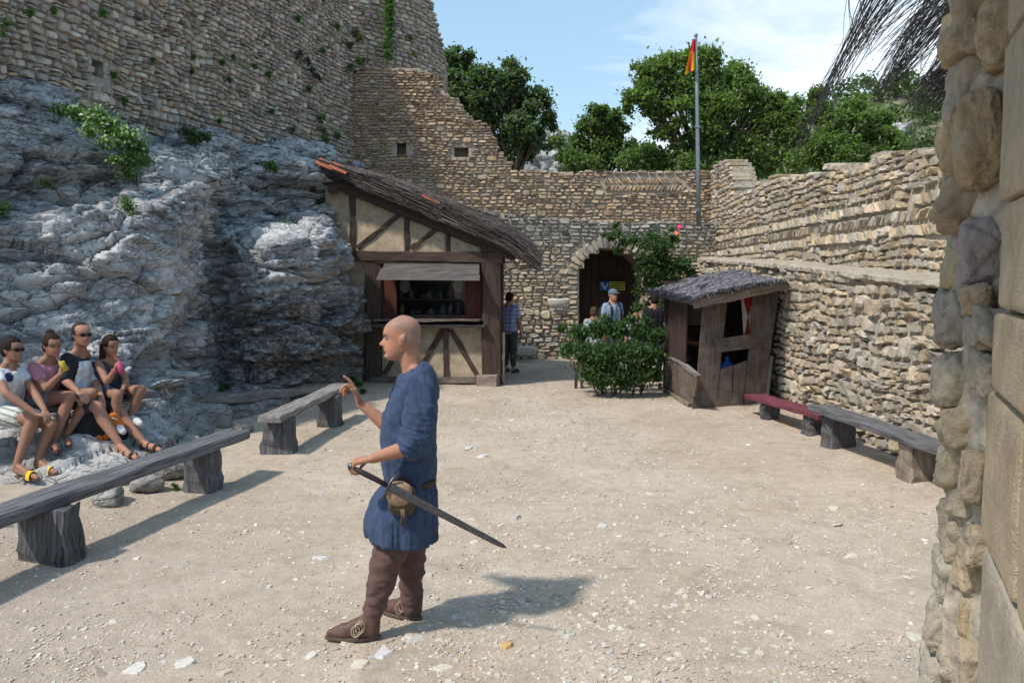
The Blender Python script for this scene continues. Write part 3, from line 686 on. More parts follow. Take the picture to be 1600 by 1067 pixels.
# mortared ledge along the top of the lower wall
lu = np.linspace(0, rl.L, 420); lz = np.interp(lu, [0, 3.0, 7.5, 14.4], [1.86, 1.93, 2.14, 2.36]); sec_ = [(-0.50, -0.05), (-0.50, 0.10), (-0.2, 0.075), (0.0, 0.06), (0.07, 0.03), (0.075, -0.03), (0.0, -0.07)]
LV = []; rpath = Path(rp, True)
for w_, dz_ in sec_:
    q_ = np.stack([lu * 3, np.full_like(lu, w_ * 6), np.full_like(lu, dz_ * 9)], 1); LV.append(rpath.pos(lu, lz + dz_ * 0.8 + 0.045 * fbm(q_ * 1.4, 44, 4, 0.65), w_ - 0.02 + 0.075 * fbm(q_ * 1.7, 45, 4, 0.65)))
LV = np.stack(LV, 1); mesh_np('ledge_cap', LV.reshape(-1, 3), grid_faces(420, 7), mat_stone('ledge_mortar', 1.2, 0.02, 1.0, 0.5), bpy.data.objects['yard_wall'], False, np.tile((0.37, 0.325, 0.265), (LV.shape[0] * 7, 1)))
rp2 = [(x + 0.42, y) for x, y in rp[:-1]] + [(4.95, 20.7)]
def u_cut(u, v): return 2.42 < v < 2.95 and not (0 < (u * 0.7 + v) % 1.9 < 0.28)
def u_extra(rng): 
    a = herring(0.2, 15.0, 2.42, 3, 0.175, 0.085, rng); c = a.mean(1)
    return a[[not (0 < (x * 0.7 + y) % 1.9 < 0.28) for x, y in c]]
uprof = [(0, 3.2), (3.0, 3.29), (4.2, 3.5), (5.3, 3.60), (5.35, 3.52), (6.85, 3.62), (6.9, 3.55), (8.5, 3.66), (8.6, 3.72), (10.9, 3.84), (11.0, 3.74), (12.6, 3.76), (12.7, 4.2), (13.3, 4.62), (14.3, 4.72), (15.2, 4.6)]
build_wall('parapet_wall', 'upper rubble wall with slanted herringbone courses above the ledge on the right', rp2, True,
           lambda u: 1.75, prof(uprof), (0.14, 0.36), (0.075, 0.16), [(0.45, 0.36, 0.25), (0.43, 0.37, 0.30), (0.48, 0.385, 0.26), (0.39, 0.345, 0.29), (0.46, 0.42, 0.36)], 107,
           prot=(0.012, 0.05), thick=0.5, cut=u_cut, extra=u_extra, warp=0.05, gap=0.004)
# ------------------------------------------------------------------ more materials
M['dark_timber'] = mat_wood('dark_timber', (0.035, 0.022, 0.018), (0.085, 0.055, 0.045), 0.7, bump=0.6)
M['grey_timber'] = mat_wood('weathered_grey_timber', (0.11, 0.10, 0.095), (0.31, 0.29, 0.27), 0.85, bump=0.8)
M['bench_timber'] = mat_wood('worn_bench_timber', (0.05, 0.05, 0.058), (0.185, 0.182, 0.19), 0.7, bump=0.8)
M['stump_timber'] = mat_wood('old_stump_timber', (0.035, 0.035, 0.04), (0.15, 0.145, 0.15), 0.85, bump=1.0)
M['tan_timber'] = mat_wood('pale_brown_timber', (0.13, 0.10, 0.075), (0.30, 0.25, 0.20), 0.85, bump=0.9)
M['shed_timber'] = mat_wood('old_shed_boards', (0.06, 0.043, 0.034), (0.155, 0.115, 0.09), 0.8, dust=0.45, dustcol=(0.27, 0.25, 0.235), bump=0.7)
M['awning'] = mat_wood('awning_board_timber', (0.05, 0.045, 0.045), (0.125, 0.115, 0.112), 0.85)
M['red_timber'] = mat_wood('worn_red_painted_board', (0.09, 0.035, 0.05), (0.22, 0.05, 0.072), 0.7, bump=0.8)
M['plaster'] = mat_simple('ochre_lime_plaster', (0.35, 0.28, 0.20), 0.95, 7, 0.30, 0.7, 0.012)
M['thatch'] = mat_simple('heather_thatch', None, 0.9, 40, 0.5, 0.6, 0.01)
M['tile'] = mat_simple('clay_roof_tile', (0.30, 0.10, 0.06), 0.85, 20, 0.4, 0.4, 0.006)
M['paint'] = mat_simple('painted_thing', None, 0.55, 25, 0.15, 0.1, 0.002)
M['steel'] = mat_simple('dark_steel', (0.11, 0.11, 0.12), 0.42, 60, 0.35, 0.2, 0.002, 0.85)
M['pole'] = mat_simple('grey_painted_pole', (0.20, 0.24, 0.26), 0.45, 20, 0.2, 0.1, 0.002, 0.4)
M['limewash'] = mat_simple('pale_cut_stone', (0.52, 0.50, 0.46), 0.9, 22, 0.25, 0.5, 0.008)
M['chip'] = mat_simple('stone_chip', None, 0.9, 60, 0.22, 0.5, 0.004)
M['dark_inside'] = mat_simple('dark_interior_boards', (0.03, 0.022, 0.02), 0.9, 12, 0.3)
M['black'] = mat_simple('black_matte', (0.012, 0.012, 0.014), 0.5, 30, 0.2)
t = NT('glass_pane'); t.b.inputs['Transmission Weight'].default_value = 1.0; t.b.inputs['Roughness'].default_value = 0.02
t.b.inputs['IOR'].default_value = 1.3; t.b.inputs['Base Color'].default_value = (0.9, 0.94, 0.93, 1); M['glass'] = t.m

def prism(pts, shift, mat, name, parent, col=(0.5, 0.5, 0.5), gdir=None, jit=0.0, seed=0, bev=0.006):
    """board cut to the outline pts (world points, seen side), 'shift' thick; edges softened, grain along gdir"""
    P = np.array([list(p) for p in pts], float); S = np.array(list(shift), float); n = len(P)
    r = np.random.default_rng(seed); P = P + r.normal(0, 1, P.shape) * jit
    c = P.mean(0); L = np.linalg.norm(P - c, axis=1)[:, None]; Pin = P + (c - P) / np.maximum(L, 1e-6) * bev
    sn = S / (np.linalg.norm(S) + 1e-9)
    V = np.concatenate([Pin, P + sn * bev, P + S - sn * bev, Pin + S])
    g = np.array(gdir if gdir is not None else (0, 0, 1.0), float); g /= np.linalg.norm(g); h = np.cross(g, sn); h /= np.linalg.norm(h) + 1e-9
    gr = np.stack([V @ g, V @ h, V @ sn], 1) + seed * 2.3
    i = np.arange(n); j = (i + 1) % n; q = [np.stack([k * n + i, k * n + j, (k + 1) * n + j, (k + 1) * n + i], 1) for k in range(3)]
    faces = [tuple(x) for x in np.concatenate(q)] + [tuple(range(n))[::-1], tuple(range(3 * n, 4 * n))]
    return mesh_np(name, V, faces, mat, parent, False, np.broadcast_to(col, (len(V), 3)), gr)
def boulder(c, size, rot=0.0, n=10, expo=3.2, rough=0.10, seed=0, tilt=(0, 0)):
    """rough hewn block: cube sphere pulled towards a box, broken by noise"""
    g = np.linspace(-1, 1, n + 1); g = np.sign(g) * np.abs(g) ** 0.8; V = []; Fc = []; k = 0
    for ax in range(3):
        for s in (-1, 1):
            a, b = np.meshgrid(g, g, indexing='ij'); p = np.zeros((n + 1, n + 1, 3)); p[..., ax] = s; p[..., (ax + 1) % 3] = a if s > 0 else b; p[..., (ax + 2) % 3] = b if s > 0 else a
            V.append(p.reshape(-1, 3)); Fc.append(grid_faces(n + 1, n + 1, k)); k += (n + 1) ** 2
    V = np.concatenate(V); nn = (np.abs(V) ** expo).sum(1) ** (1 / expo); D = V / nn[:, None]; P = D * np.array(size) / 2
    off = seed * 7.13; m = min(size)
    f1, f2, cc = voro(P / m * 1.7 + off, seed)
    d = rough * m * (1.0 * fbm(P / m * 1.6 + off, seed, 3) + 0.9 * (cc - 0.5) * sstep(0, .15, f2 - f1) + 0.45 * fbm(P / m * 7 + off, seed + 5, 3, 0.6))
    P = P + D / np.linalg.norm(D, axis=1)[:, None] * d[:, None]
    Rm = Matrix.Rotation(rot, 3, 'Z') @ Matrix.Rotation(tilt[0], 3, 'X') @ Matrix.Rotation(tilt[1], 3, 'Y')
    return P @ np.array(Rm).T + np.array(list(c)), np.concatenate(Fc)
def leaves(cen, size, rng, cols, var=0.25, up=0.3, aspect=0.5, droop=0.0, fold=0.25):
    """one folded leaf blade per point"""
    n = len(cen); size = np.broadcast_to(size, (n,)) * rng.uniform(0.65, 1.3, n)
    d = rng.normal(0, 1, (n, 3)); d[:, 2] -= droop; d /= np.linalg.norm(d, axis=1)[:, None]
    nn = rng.normal(0, 1, (n, 3)); nn[:, 2] += up * 3; s = np.cross(d, nn); s /= np.linalg.norm(s, axis=1)[:, None] + 1e-9; m = np.cross(s, d)
    L = size[:, None]; W = L * aspect / 2
    a = cen - d * L / 2; b = cen + s * W + m * W * fold; c = cen + d * L / 2; e = cen - s * W + m * W * fold
    V = np.stack([a, b, c, e], 1).reshape(-1, 3); o = (np.arange(n) * 4)[:, None]
    F = np.concatenate([o + np.array([[0, 1, 2]]), o + np.array([[0, 2, 3]])])
    C = palette(n, rng, cols, var); return V, F, np.repeat(C, 4, 0)
SOFT = 0.55
def clump_points(cens, rads, n, rng, shell=0.55, flat=0.8):
    cens = np.array([list(c) for c in cens], float); rads = np.array(rads, float); w = rads ** 2; w = w / w.sum(); k = rng.choice(len(cens), n, p=w)
    d = rng.normal(0, 1, (n, 3)); d /= np.linalg.norm(d, axis=1)[:, None]; r = rads[k] * (shell + (1 - shell) * rng.random(n) ** 0.5) * rng.uniform(0.8, 1.1, n); sf = rng.random(n) < SOFT; r = np.where(sf, rads[k] * np.minimum(np.abs(rng.normal(0, 0.75, n)), 1.9), r)
    p = d * r[:, None]; p[:, 2] *= flat; return cens[k] + p
GREEN = [(0.060, 0.105, 0.035), (0.075, 0.13, 0.042), (0.050, 0.09, 0.035), (0.09, 0.14, 0.05)]

# ------------------------------------------------------------------ timber framed booth
def Yf(px): return 15.7 + (px - 510) / 275.0 * (14.9 - 15.7)
def H(px, py, off=0.0): return A(px, py, Yf(px) - off)
booth = empty('booth', H(680, 592), 'half timbered lean-to booth with ochre plaster, dark beams and a shaggy brushwood roof', 'booth')
tag(booth, kind='thing')
BK = (0.0, 0.10, 0.0)
prism([H(508, 282), H(785, 392), H(785, 412), H(508, 412)][::-1], BK, M['plaster'], 'plaster_gable', booth)
prism([H(500, 411), H(572, 411), H(572, 596), H(500, 596)][::-1], BK, M['plaster'], 'plaster_panel', booth)
prism([H(597, 509), H(756, 509), H(756, 594), H(597, 594)][::-1], BK, M['plaster'], 'plaster_panel', booth)
def tim(name, a, b, w, h=0.09, off=0.0, mat='dark_timber', seed=0, **k):
    return add_beam(name, M[mat], booth, H(*a, off), H(*b, off), w, h, up=(0.06, -1, 0) if True else None, seg=8, jit=0.007, seed=seed, **k)
tim('top_beam', (548, 400), (788, 403), 0.20, 0.16, 0.03, seed=1)
tim('corner_post', (584, 410), (584, 594), 0.31, 0.15, 0.01, seed=2)
tim('corner_post', (768, 410), (768, 590), 0.35, 0.17, 0.03, seed=3)
tim('corner_post', (767, 386), (767, 396), 0.37, 0.17, 0.04, seed=33)
tim('sill_beam', (560, 593), (752, 594), 0.12, 0.14, 0.03, 'shed_timber', seed=4)
tim('gable_post', (551, 300), (551, 391), 0.11, 0.07, 0.02, seed=5)
tim('gable_post', (636, 335), (636, 391), 0.10, 0.07, 0.02, seed=6)
tim('gable_post', (700, 362), (700, 391), 0.08, 0.07, 0.02, seed=7)
tim('brace', (559, 387), (628, 333), 0.085, 0.06, 0.018, seed=8)
tim('brace', (643, 388), (685, 357), 0.075, 0.06, 0.018, seed=9)
tim('rafter', (506, 281), (806, 401), 0.17, 0.12, 0.06, seed=10)
tim('brace', (601, 584), (641, 513), 0.075, 0.06, 0.018, seed=11)
tim('brace', (692, 516), (650, 587), 0.09, 0.06, 0.018, seed=12)
tim('brace', (705, 516), (746, 587), 0.09, 0.06, 0.018, seed=13)
tim('centre_post', (697, 514), (697, 589), 0.09, 0.06, 0.025, seed=14)
fb = MB(); v, f, g = beam(H(748, 597, 0.10), H(779, 597, 0.10), 0.27, 0.27, seg=3, jit=0.006, seed=15); fb.add(v, f, gr=g)
fb.build('post_footing', mat_wood('pinkish_foot_block', (0.17, 0.12, 0.11), (0.33, 0.25, 0.23)), booth)
m = MB(); v, f, g = tube([H(520, 296, 0.22), H(520, 296, -0.1)], 0.10, 12); m.add(v, f, gr=g); m.build('purlin_end', M['dark_timber'], booth)
# window: jambs, shutters, dark inside, shelves, glass
prism([H(597, 410, -0.02), H(620, 410, -0.02), H(620, 500, -0.02), H(597, 500, -0.02)][::-1], (0, 0.05, 0), mat_wood('dark_red_shutter', (0.05, 0.016, 0.012), (0.10, 0.03, 0.022)), 'shutter', booth, seed=2)
prism([H(727, 410, -0.02), H(752, 410, -0.02), H(752, 500, -0.02), H(727, 500, -0.02)][::-1], (0, 0.05, 0), bpy.data.materials['dark_red_shutter'], 'shutter', booth, seed=3)
prism([H(620, 492, -0.03), H(727, 492, -0.03), H(727, 502, -0.03), H(620, 502, -0.03)][::-1], (0, 0.05, 0), M['dark_timber'], 'window_sill', booth)
gl = prism([H(620, 412, -0.06), H(727, 412, -0.06), H(727, 492, -0.06), H(620, 492, -0.06)][::-1], (0, 0.006, 0), M['glass'], 'window_pane', booth, bev=0.001)
zt_ = H(640, 395).z
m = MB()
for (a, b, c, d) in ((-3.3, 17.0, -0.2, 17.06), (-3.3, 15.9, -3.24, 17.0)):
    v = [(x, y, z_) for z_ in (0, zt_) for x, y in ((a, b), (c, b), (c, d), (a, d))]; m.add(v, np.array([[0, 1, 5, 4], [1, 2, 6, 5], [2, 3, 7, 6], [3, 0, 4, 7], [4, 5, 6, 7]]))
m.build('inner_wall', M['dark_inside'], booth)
m = MB(); v = [(x, y, z_) for z_ in (0.0, 2.32) for x, y in ((-0.205, 15.02), (-0.15, 15.02), (-0.19, 17.6), (-0.245, 17.6))]
m.add(v, np.array([[0, 1, 5, 4], [1, 2, 6, 5], [2, 3, 7, 6], [3, 0, 4, 7], [4, 5, 6, 7]]), gr=np.array(v) * [1, 1, 0.3]); m.build('side_wall', M['dark_timber'], booth)
tim('corner_board', (787, 520), (787, 598), 0.04, 0.04, 0.02, 'shed_timber', seed=21)
for z_ in (468, 493):
    q0, q1 = H(621, z_, -0.32), H(726, z_, -0.32); add_beam('shelf', M['dark_timber'], booth, q0, q1, 0.30, 0.025, seg=2, seed=z_)
# awning planks and counter
for k in range(3):
    f0, f1 = k / 3.0, (k + 1) / 3.0 - 0.02
    def aw(s, f): 
        px = (600 - 13 * f) if s == 0 else 749; return H(px, 413 + 25 * f, 0.10 + 0.42 * f)
    prism([aw(0, f0), aw(1, f0), aw(1, f1), aw(0, f1)][::-1], (0, 0.02, 0.02), M['awning'], 'awning_board', booth, gdir=(1, -0.2, 0), seed=30 + k, jit=0.006)
add_beam('counter_board', M['shed_timber'], booth, H(588, 500, 0.20), H(752, 500, 0.20), 0.34, 0.035, seg=8, jit=0.006, seed=41)
add_beam('counter_board', M['shed_timber'], booth, H(586, 508, 0.16), H(760, 509, 0.16), 0.26, 0.05, seg=8, jit=0.006, seed=42)
# brush roof: slab of packed heather, loose stems over it, a few clay tiles left at the top
RA, RB_ = A(497, 262, 15.25), A(843, 408, 14.45); rd = (RB_ - RA).normalized(); back = Vector((0.02, 1, 0.10)).normalized(); rn = rd.cross(back).normalized(); rn = rn if rn.z > 0 else -rn
ns, nb = 60, 30; s_ = np.linspace(0, 1, ns); b_ = np.linspace(0, 3.0, nb); Lr = (RB_ - RA).length
SS, BB = np.meshgrid(s_, b_, indexing='ij'); q = np.stack([SS.ravel() * 6, BB.ravel() * 3, SS.ravel() * 0], 1)
thk = (0.10 + 0.17 * np.sin(np.clip(SS.ravel(), 0, 1) * math.pi) ** 0.6 + 0.03 * fbm(q, 5, 3)) * (1 - 0.35 * np.exp(-BB.ravel() / 0.12))
basep = np.array(list(RA)) + (SS.ravel() * Lr)[:, None] * np.array(list(rd)) + BB.ravel()[:, None] * np.array(list(back))
drp = -0.16 * sstep(0.82, 1.0, SS.ravel())[:, None] * np.array([0, 0, 1.0])
topp = basep + thk[:, None] * np.array(list(rn)) + drp + 0.02 * vn(q * 7, 3)[:, None]
botp = basep + drp
V = np.concatenate([topp, botp]); Ft = grid_faces(ns, nb); Fb = grid_faces(ns, nb, ns * nb)[:, ::-1]
i = np.arange(ns - 1); e1 = np.stack([i * nb, i * nb + ns * nb, (i + 1) * nb + ns * nb, (i + 1) * nb], 1); j = np.arange(nb - 1)
e2 = np.stack([j, j + 1, j + 1 + ns * nb, j + ns * nb], 1); l = (ns - 1) * nb; e3 = np.stack([l + j, l + j + ns * nb, l + j + 1 + ns * nb, l + j + 1], 1)
TH = [(0.075, 0.058, 0.055), (0.10, 0.082, 0.078), (0.05, 0.038, 0.036), (0.135, 0.112, 0.105)]
mesh_np('brush_roof', V, np.concatenate([Ft, Fb, e1, e2, e3]), M['thatch'], booth, False, palette(len(V), RNG, TH, 0.2))
m = MB(); r = np.random.default_rng(5)
for k in range(1500):
    s0 = r.uniform(-0.03, 1.0); ln_ = r.uniform(0.3, 0.9); b0 = (r.uniform(-0.05, 0.06) if r.random() < 0.6 else r.uniform(0, 2.8)) ; onfront = b0 < 0.07
    th_ = 0.10 + 0.17 * math.sin(min(max(s0, 0.02), 0.98) * math.pi) ** 0.6
    hgt = (r.uniform(-0.02, th_ + 0.02) if onfront else th_ + r.uniform(-0.01, 0.02))
    p0 = RA + rd * (s0 * Lr) + back * b0 + rn * hgt; dirv = (rd + rn * r.normal(0, 0.05) + back * r.normal(0, 0.06)).normalized()
    pts = []
    for z_ in (0, 0.35, 0.7, 1.0):
        p = p0 + dirv * (ln_ * z_); ss = s0 + ln_ * z_ / Lr; p.z -= 0.16 * float(sstep(0.82, 1.0, np.array(ss))) + max(0, ss - 1) * 1.2; 
        if ss > 1.005: break
        pts.append(p + Vector(r.normal(0, 0.008, 3)))
    if len(pts) < 2: continue
    v, f, g = tube(pts, np.linspace(r.uniform(0.006, 0.012), 0.003, len(pts)), 4, False); m.add(v, f, palette(1, r, TH, 0.25)[0], g)
o = m.build('roof_stems', M['thatch'], booth); o['kind'] = 'stuff'
def tile(p, d, upv, w=0.16, L=0.36):
    d = Vector(d).normalized(); upv = Vector(upv).normalized(); s = d.cross(upv).normalized(); V = []; n = 7
    for a, (rr, k) in ((0, (1.0, 1)), (1, (0.86, 1))):
        for th in (0, 0.014):
            for i in range(n):
                x = math.pi * i / (n - 1); V.append(Vector(p) + d * (L * a) + s * (math.cos(x) * (w / 2 * rr - th)) + upv * (math.sin(x) * (w / 2 * rr - th) * 0.7))
    Fc = []
    for i in range(n - 1):
        Fc += [[i, i + 1, 2 * n + i + 1, 2 * n + i], [n + i, 3 * n + i, 3 * n + i + 1, n + i + 1], [i, n + i, n + i + 1, i + 1], [2 * n + i, 2 * n + i + 1, 3 * n + i + 1, 3 * n + i]]
    Fc += [[0, 2 * n, 3 * n, n], [n - 1, 2 * n - 1, 4 * n - 1, 3 * n - 1]]
    return np.array([list(v) for v in V]), np.array(Fc)
for s0, b0, hh_ in ((-0.01, -0.06, 0.06), (0.05, -0.05, 0.09), (-0.01, 0.12, 0.12), (0.05, 0.12, 0.15), (0.46, 0.02, 0.245)):
    p = RA + rd * (s0 * Lr) + back * b0 + rn * hh_; v, f = tile(p, rd, rn); mesh_np('roof_tile', v, f, M['tile'], booth)
# goods behind the glass, the dim inside put into their colours
r = np.random.default_rng(12); goods = [('plate', 632, 447, 'pale oval plate hanging at the upper left behind the booth window'), ('plate', 716, 447, 'pale oval plate hanging at the upper right behind the booth window')]
for nm, px, py, lb in goods:
    q = H(px, py, -0.25); v, f = ellipsoid(q, (0.10, 0.015, 0.13)); m = MB(); m.add(v, f, (0.20, 0.19, 0.165)); o = m.build(nm, M['paint'], None, True); tag(o, lb, 'plate')
gc = [((0.10, 0.14, 0.22), 'blue'), ((0.25, 0.22, 0.2), 'grey'), ((0.16, 0.10, 0.2), 'violet'), ((0.28, 0.2, 0.09), 'ochre'), ((0.08, 0.16, 0.15), 'teal'), ((0.22, 0.07, 0.07), 'red'), ((0.2, 0.24, 0.27), 'pale blue')]
names = ['at the left end', 'second from the left', 'left of the middle', 'in the middle', 'right of the middle', 'second from the right', 'at the right end']
for row, py in ((0, 467), (1, 492)):
    for k in range(7):
        px = 629 + k * 15 + r.uniform(-4, 4); c_, cn_ = gc[(k + row * 3) % 7]; c_ = tuple(x * 0.55 for x in c_); q = H(px, py, -0.30 - r.uniform(0, 0.08)); hgt = r.uniform(0.08, 0.24); w = r.uniform(0.03, 0.085); m = MB()
        prf = [(0.7, 0), (1, 0.06), (1, 0.5), (0.75, 0.66), (0.4, 0.74), (0.4, 0.86), (0.62, 0.9), (0.45, 1.0)]
        v, f, g = tube([q + Vector((0, 0, 0.013 + hgt * t_)) for _, t_ in prf], [w * a for a, _ in prf], 10); m.add(v, f, c_)
        o = m.build('souvenir_jar', M['paint'], None, True); tag(o, '%s jar on the %s shelf behind the booth window, %s' % (cn_, 'lower' if row else 'upper', names[k]), 'jar', 'small goods in the booth window')

# ------------------------------------------------------------------ plank shelter on the right
def S(px, py, off=0.0): return A(px, py, 12.3 + (px - 1083) / 132.0 * 0.55 - off)
def T(px, py, off=0.0):
    q = A(px, py, 12.3 + (1083 - px) / 46.0 * 2.1); q.x -= off; return q
shed = empty('shelter', S(1120, 640), 'small dark plank shelter with a brushwood lean-to roof by the right wall', 'shelter'); tag(shed, kind='thing')
bd = (0.0, 0.035, 0)
def sb(name, pts, off=0.0, mat='shed_timber', fn=S, sh=bd, seed=0, gdir=None, col=(0.5, 0.5, 0.5)): return prism([fn(*p, off) for p in pts][::-1], sh, M[mat], name, shed, col, gdir, 0.003, seed)
sb('board', [(1099, 470), (1137, 466), (1127, 560), (1120, 639), (1082, 641), (1090, 589), (1094, 530)], 0, seed=1)
sb('board', [(1126, 577), (1145, 571), (1144, 636), (1121, 638)], 0.0, seed=2)
sb('board', [(1146, 571), (1168, 563), (1160, 635), (1145, 636)], 0.01, seed=12)
sb('board', [(1176, 460), (1217, 452), (1212, 500), (1203, 556), (1193, 636), (1161, 635), (1169, 560), (1172, 520)], 0.0, seed=3)
sb('edge_board', [(1204, 556), (1209, 556), (1199, 634), (1194, 635)], 0.012, 'grey_timber', seed=4)
sb('cross_board', [(1114, 530), (1183, 521), (1184, 543), (1122, 551)], 0.045, 'shed_timber', seed=5, gdir=(1, 0.3, 0))
sb('side_panel', [(1039, 559), (1050, 560), (1062, 566), (1075, 577), (1090, 589), (1081, 636), (1038, 602)][::-1], 0.0, 'shed_timber', T, (0.035, 0.01, 0), 6, (0, 1, 0))
sb('side_rim', [(1039, 556), (1050, 557), (1063, 563), (1077, 574), (1091, 586), (1089, 590), (1075, 579), (1062, 568), (1050, 561), (1039, 560)][::-1], 0.015, 'grey_timber', T, (0.06, 0.01, 0), 7, (0, 1, 0))
sb('kick_board', [(1032, 601), (1080, 630), (1078, 646), (1032, 610)][::-1], 0.05, 'tan_timber', T, (0.05, 0.01, 0), 8, (0, 1, 0))
sb('side_board', [(1046, 462), (1073, 468), (1070, 573), (1040, 560)][::-1], 0.0, 'dark_timber', T, (0.03, 0.01, 0), 9)
# inside: back boards, a pale panel, rail, red and white shield board, blue can
m = MB()
for a, b in (((2.66, 14.42), (4.0, 14.46)),):
    v = [(x, y, z_) for z_ in (0, 1.9) for x, y in (a, b, (b[0], b[1] + .04), (a[0], a[1] + .04))]; m.add(v, np.array([[0, 1, 5, 4], [1, 2, 6, 5], [2, 3, 7, 6], [3, 0, 4, 7], [4, 5, 6, 7]]), gr=np.array(v))
m.build('back_wall', M['dark_timber'], shed)
m = MB(); v = [(x, y, z_) for z_ in (0, 1.88) for x, y in ((3.90, 12.87), (3.94, 12.87), (4.0, 14.4), (3.96, 14.4))]; m.add(v, np.array([[0, 1, 5, 4], [1, 2, 6, 5], [2, 3, 7, 6], [3, 0, 4, 7], [4, 5, 6, 7]]), gr=np.array(v)); m.build('side_wall', M['dark_timber'], shed)
prism([A(1074, 470, 14.2), A(1099, 470, 14.2), A(1099, 508, 14.2), A(1074, 508, 14.2)][::-1], (0, .02, 0), mat_simple('pale_board', (0.34, 0.33, 0.31)), 'pale_panel', shed)
add_beam('rail', mat_wood('red_brown_rail', (0.13, 0.06, 0.04), (0.24, 0.12, 0.08)), shed, A(1068, 535, 13.2), A(1105, 537, 13.2), 0.05, 0.07, seed=4)
add_beam('seat_board', M['dark_timber'], shed, (2.75, 13.7, 0.52), (3.9, 13.75, 0.52), 0.4, 0.04, seed=5)
sh_ = MB(); w_ = prism([A(1158, 462, 12.95), A(1180, 462, 12.95), A(1173, 524, 12.95), A(1162, 524, 12.95)][::-1], (0, .02, 0), mat_simple('white_shield_paint', (0.55, 0.52, 0.46)), 'shield_board', shed)
for tri_ in ([(1160, 462), (1178, 462), (1169, 496)], [(1169, 494), (1173, 524), (1163, 524)]):
    prism([A(*p, 12.945) for p in tri_][::-1], (0, .004, 0), bpy.data.materials.get('red_shield_paint') or mat_simple('red_shield_paint', (0.33, 0.03, 0.03)), 'red_triangle', w_)
can = MB(); q = A(1136, 600, 13.1); zb_ = A(1136, 590, 13.1).z
v, f, g = tube([Vector((q.x, q.y, zb_ + t_)) for t_ in (0, .01, .2, .25, .27, .33, .34)], [0.09, 0.1, 0.1, 0.07, 0.035, 0.035, 0.02], 14); can.add(v, f, (0.02, 0.09, 0.42)); o = can.build('water_can', M['paint'], None, True); tag(o, 'blue plastic can standing inside the plank shelter', 'can')
add_beam('can_stand', M['dark_timber'], shed, (q.x - 0.3, 13.1, zb_ - 0.03), (q.x + 0.4, 13.1, zb_ - 0.03), 0.35, 0.04, seed=6)
# roof of the shelter
RF = [A(1014, 456, 14.7), A(1084, 472, 11.95), A(1229, 442, 12.55), A(1136, 424, 15.0)]
RF[3] = A(1150, 423, 15.0)
n = 40; a, b = np.meshgrid(np.linspace(0, 1, n), np.linspace(0, 1, n), indexing='ij'); a, b = a.ravel(), b.ravel()
cr_ = [np.array(list(x)) for x in RF]; B_ = ((1 - a) * (1 - b))[:, None] * cr_[1] + (a * (1 - b))[:, None] * cr_[2] + (a * b)[:, None] * cr_[3] + ((1 - a) * b)[:, None] * cr_[0]
q = np.stack([a * 12, b * 12, a * 0], 1); bump_ = 0.035 * np.sin(a * math.pi) + 0.02 * fbm(q, 8, 4, 0.65)
edge_ = np.minimum(np.minimum(a, 1 - a), np.minimum(b, 1 - b)); topp = B_ + (0.03 + bump_ + 0.03 * sstep(0, 0.08, edge_))[:, None] * np.array([0, 0, 1]); topp[:, :2] += 0.02 * np.stack([vn(q * 2, 1), vn(q * 2, 2)], 1)
botp = B_ + np.array([0, 0, -0.05]); nn_ = n * n; i = np.arange(n - 1)
def eg(ix): ix = np.asarray(ix); return np.stack([ix[:-1], ix[1:], ix[1:] + nn_, ix[:-1] + nn_], 1)
ar = np.arange(n); E = [eg(ar * n), eg(ar * n + n - 1)[:, ::-1], eg(ar)[:, ::-1], eg((n - 1) * n + ar)]
TH2 = [(0.10, 0.095, 0.11), (0.13, 0.122, 0.138), (0.16, 0.152, 0.168), (0.075, 0.07, 0.08)]
mesh_np('brush_roof', np.concatenate([topp, botp]), np.concatenate([grid_faces(n, n), grid_faces(n, n, nn_)[:, ::-1]] + E), M['thatch'], shed, False, palette(2 * nn_, RNG, TH2, 0.2))
add_beam('eave_board', M['tan_timber'], shed, RF[1] + Vector((0.0, -0.03, -0.03)), RF[2] + Vector((0, -0.03, -0.03)), 0.04, 0.13, seg=8, jit=0.004, seed=9)
m = MB(); r = np.random.default_rng(6); dn = Vector(cr_[1] - cr_[3]).normalized()
for k in range(1500):
    a0, b0 = r.random(), r.random()
    if k % 4 == 0: b0 = r.uniform(-0.02, 0.03)
    if k % 4 == 1: a0 = r.uniform(-0.03, 0.03)
    p = Vector(((1 - a0) * (1 - b0) * cr_[1] + a0 * (1 - b0) * cr_[2] + a0 * b0 * cr_[3] + (1 - a0) * b0 * cr_[0])) + Vector((0, 0, 0.06 + 0.035 * math.sin(a0 * math.pi) + r.uniform(-0.03, 0.008)))
    ddir = (dn + Vector(r.normal(0, 0.14, 3) * [1, 1, .05])).normalized(); L_ = r.uniform(0.12, 0.35)
    v, f, g = tube([p, p + ddir * L_ * 0.5 + Vector((0, 0, r.normal(0, .008))), p + ddir * L_], [0.006, 0.005, 0.002], 3, False); m.add(v, f, palette(1, r, TH2, 0.25)[0], g)
o = m.build('roof_stems', M['thatch'], shed); o['kind'] = 'stuff'

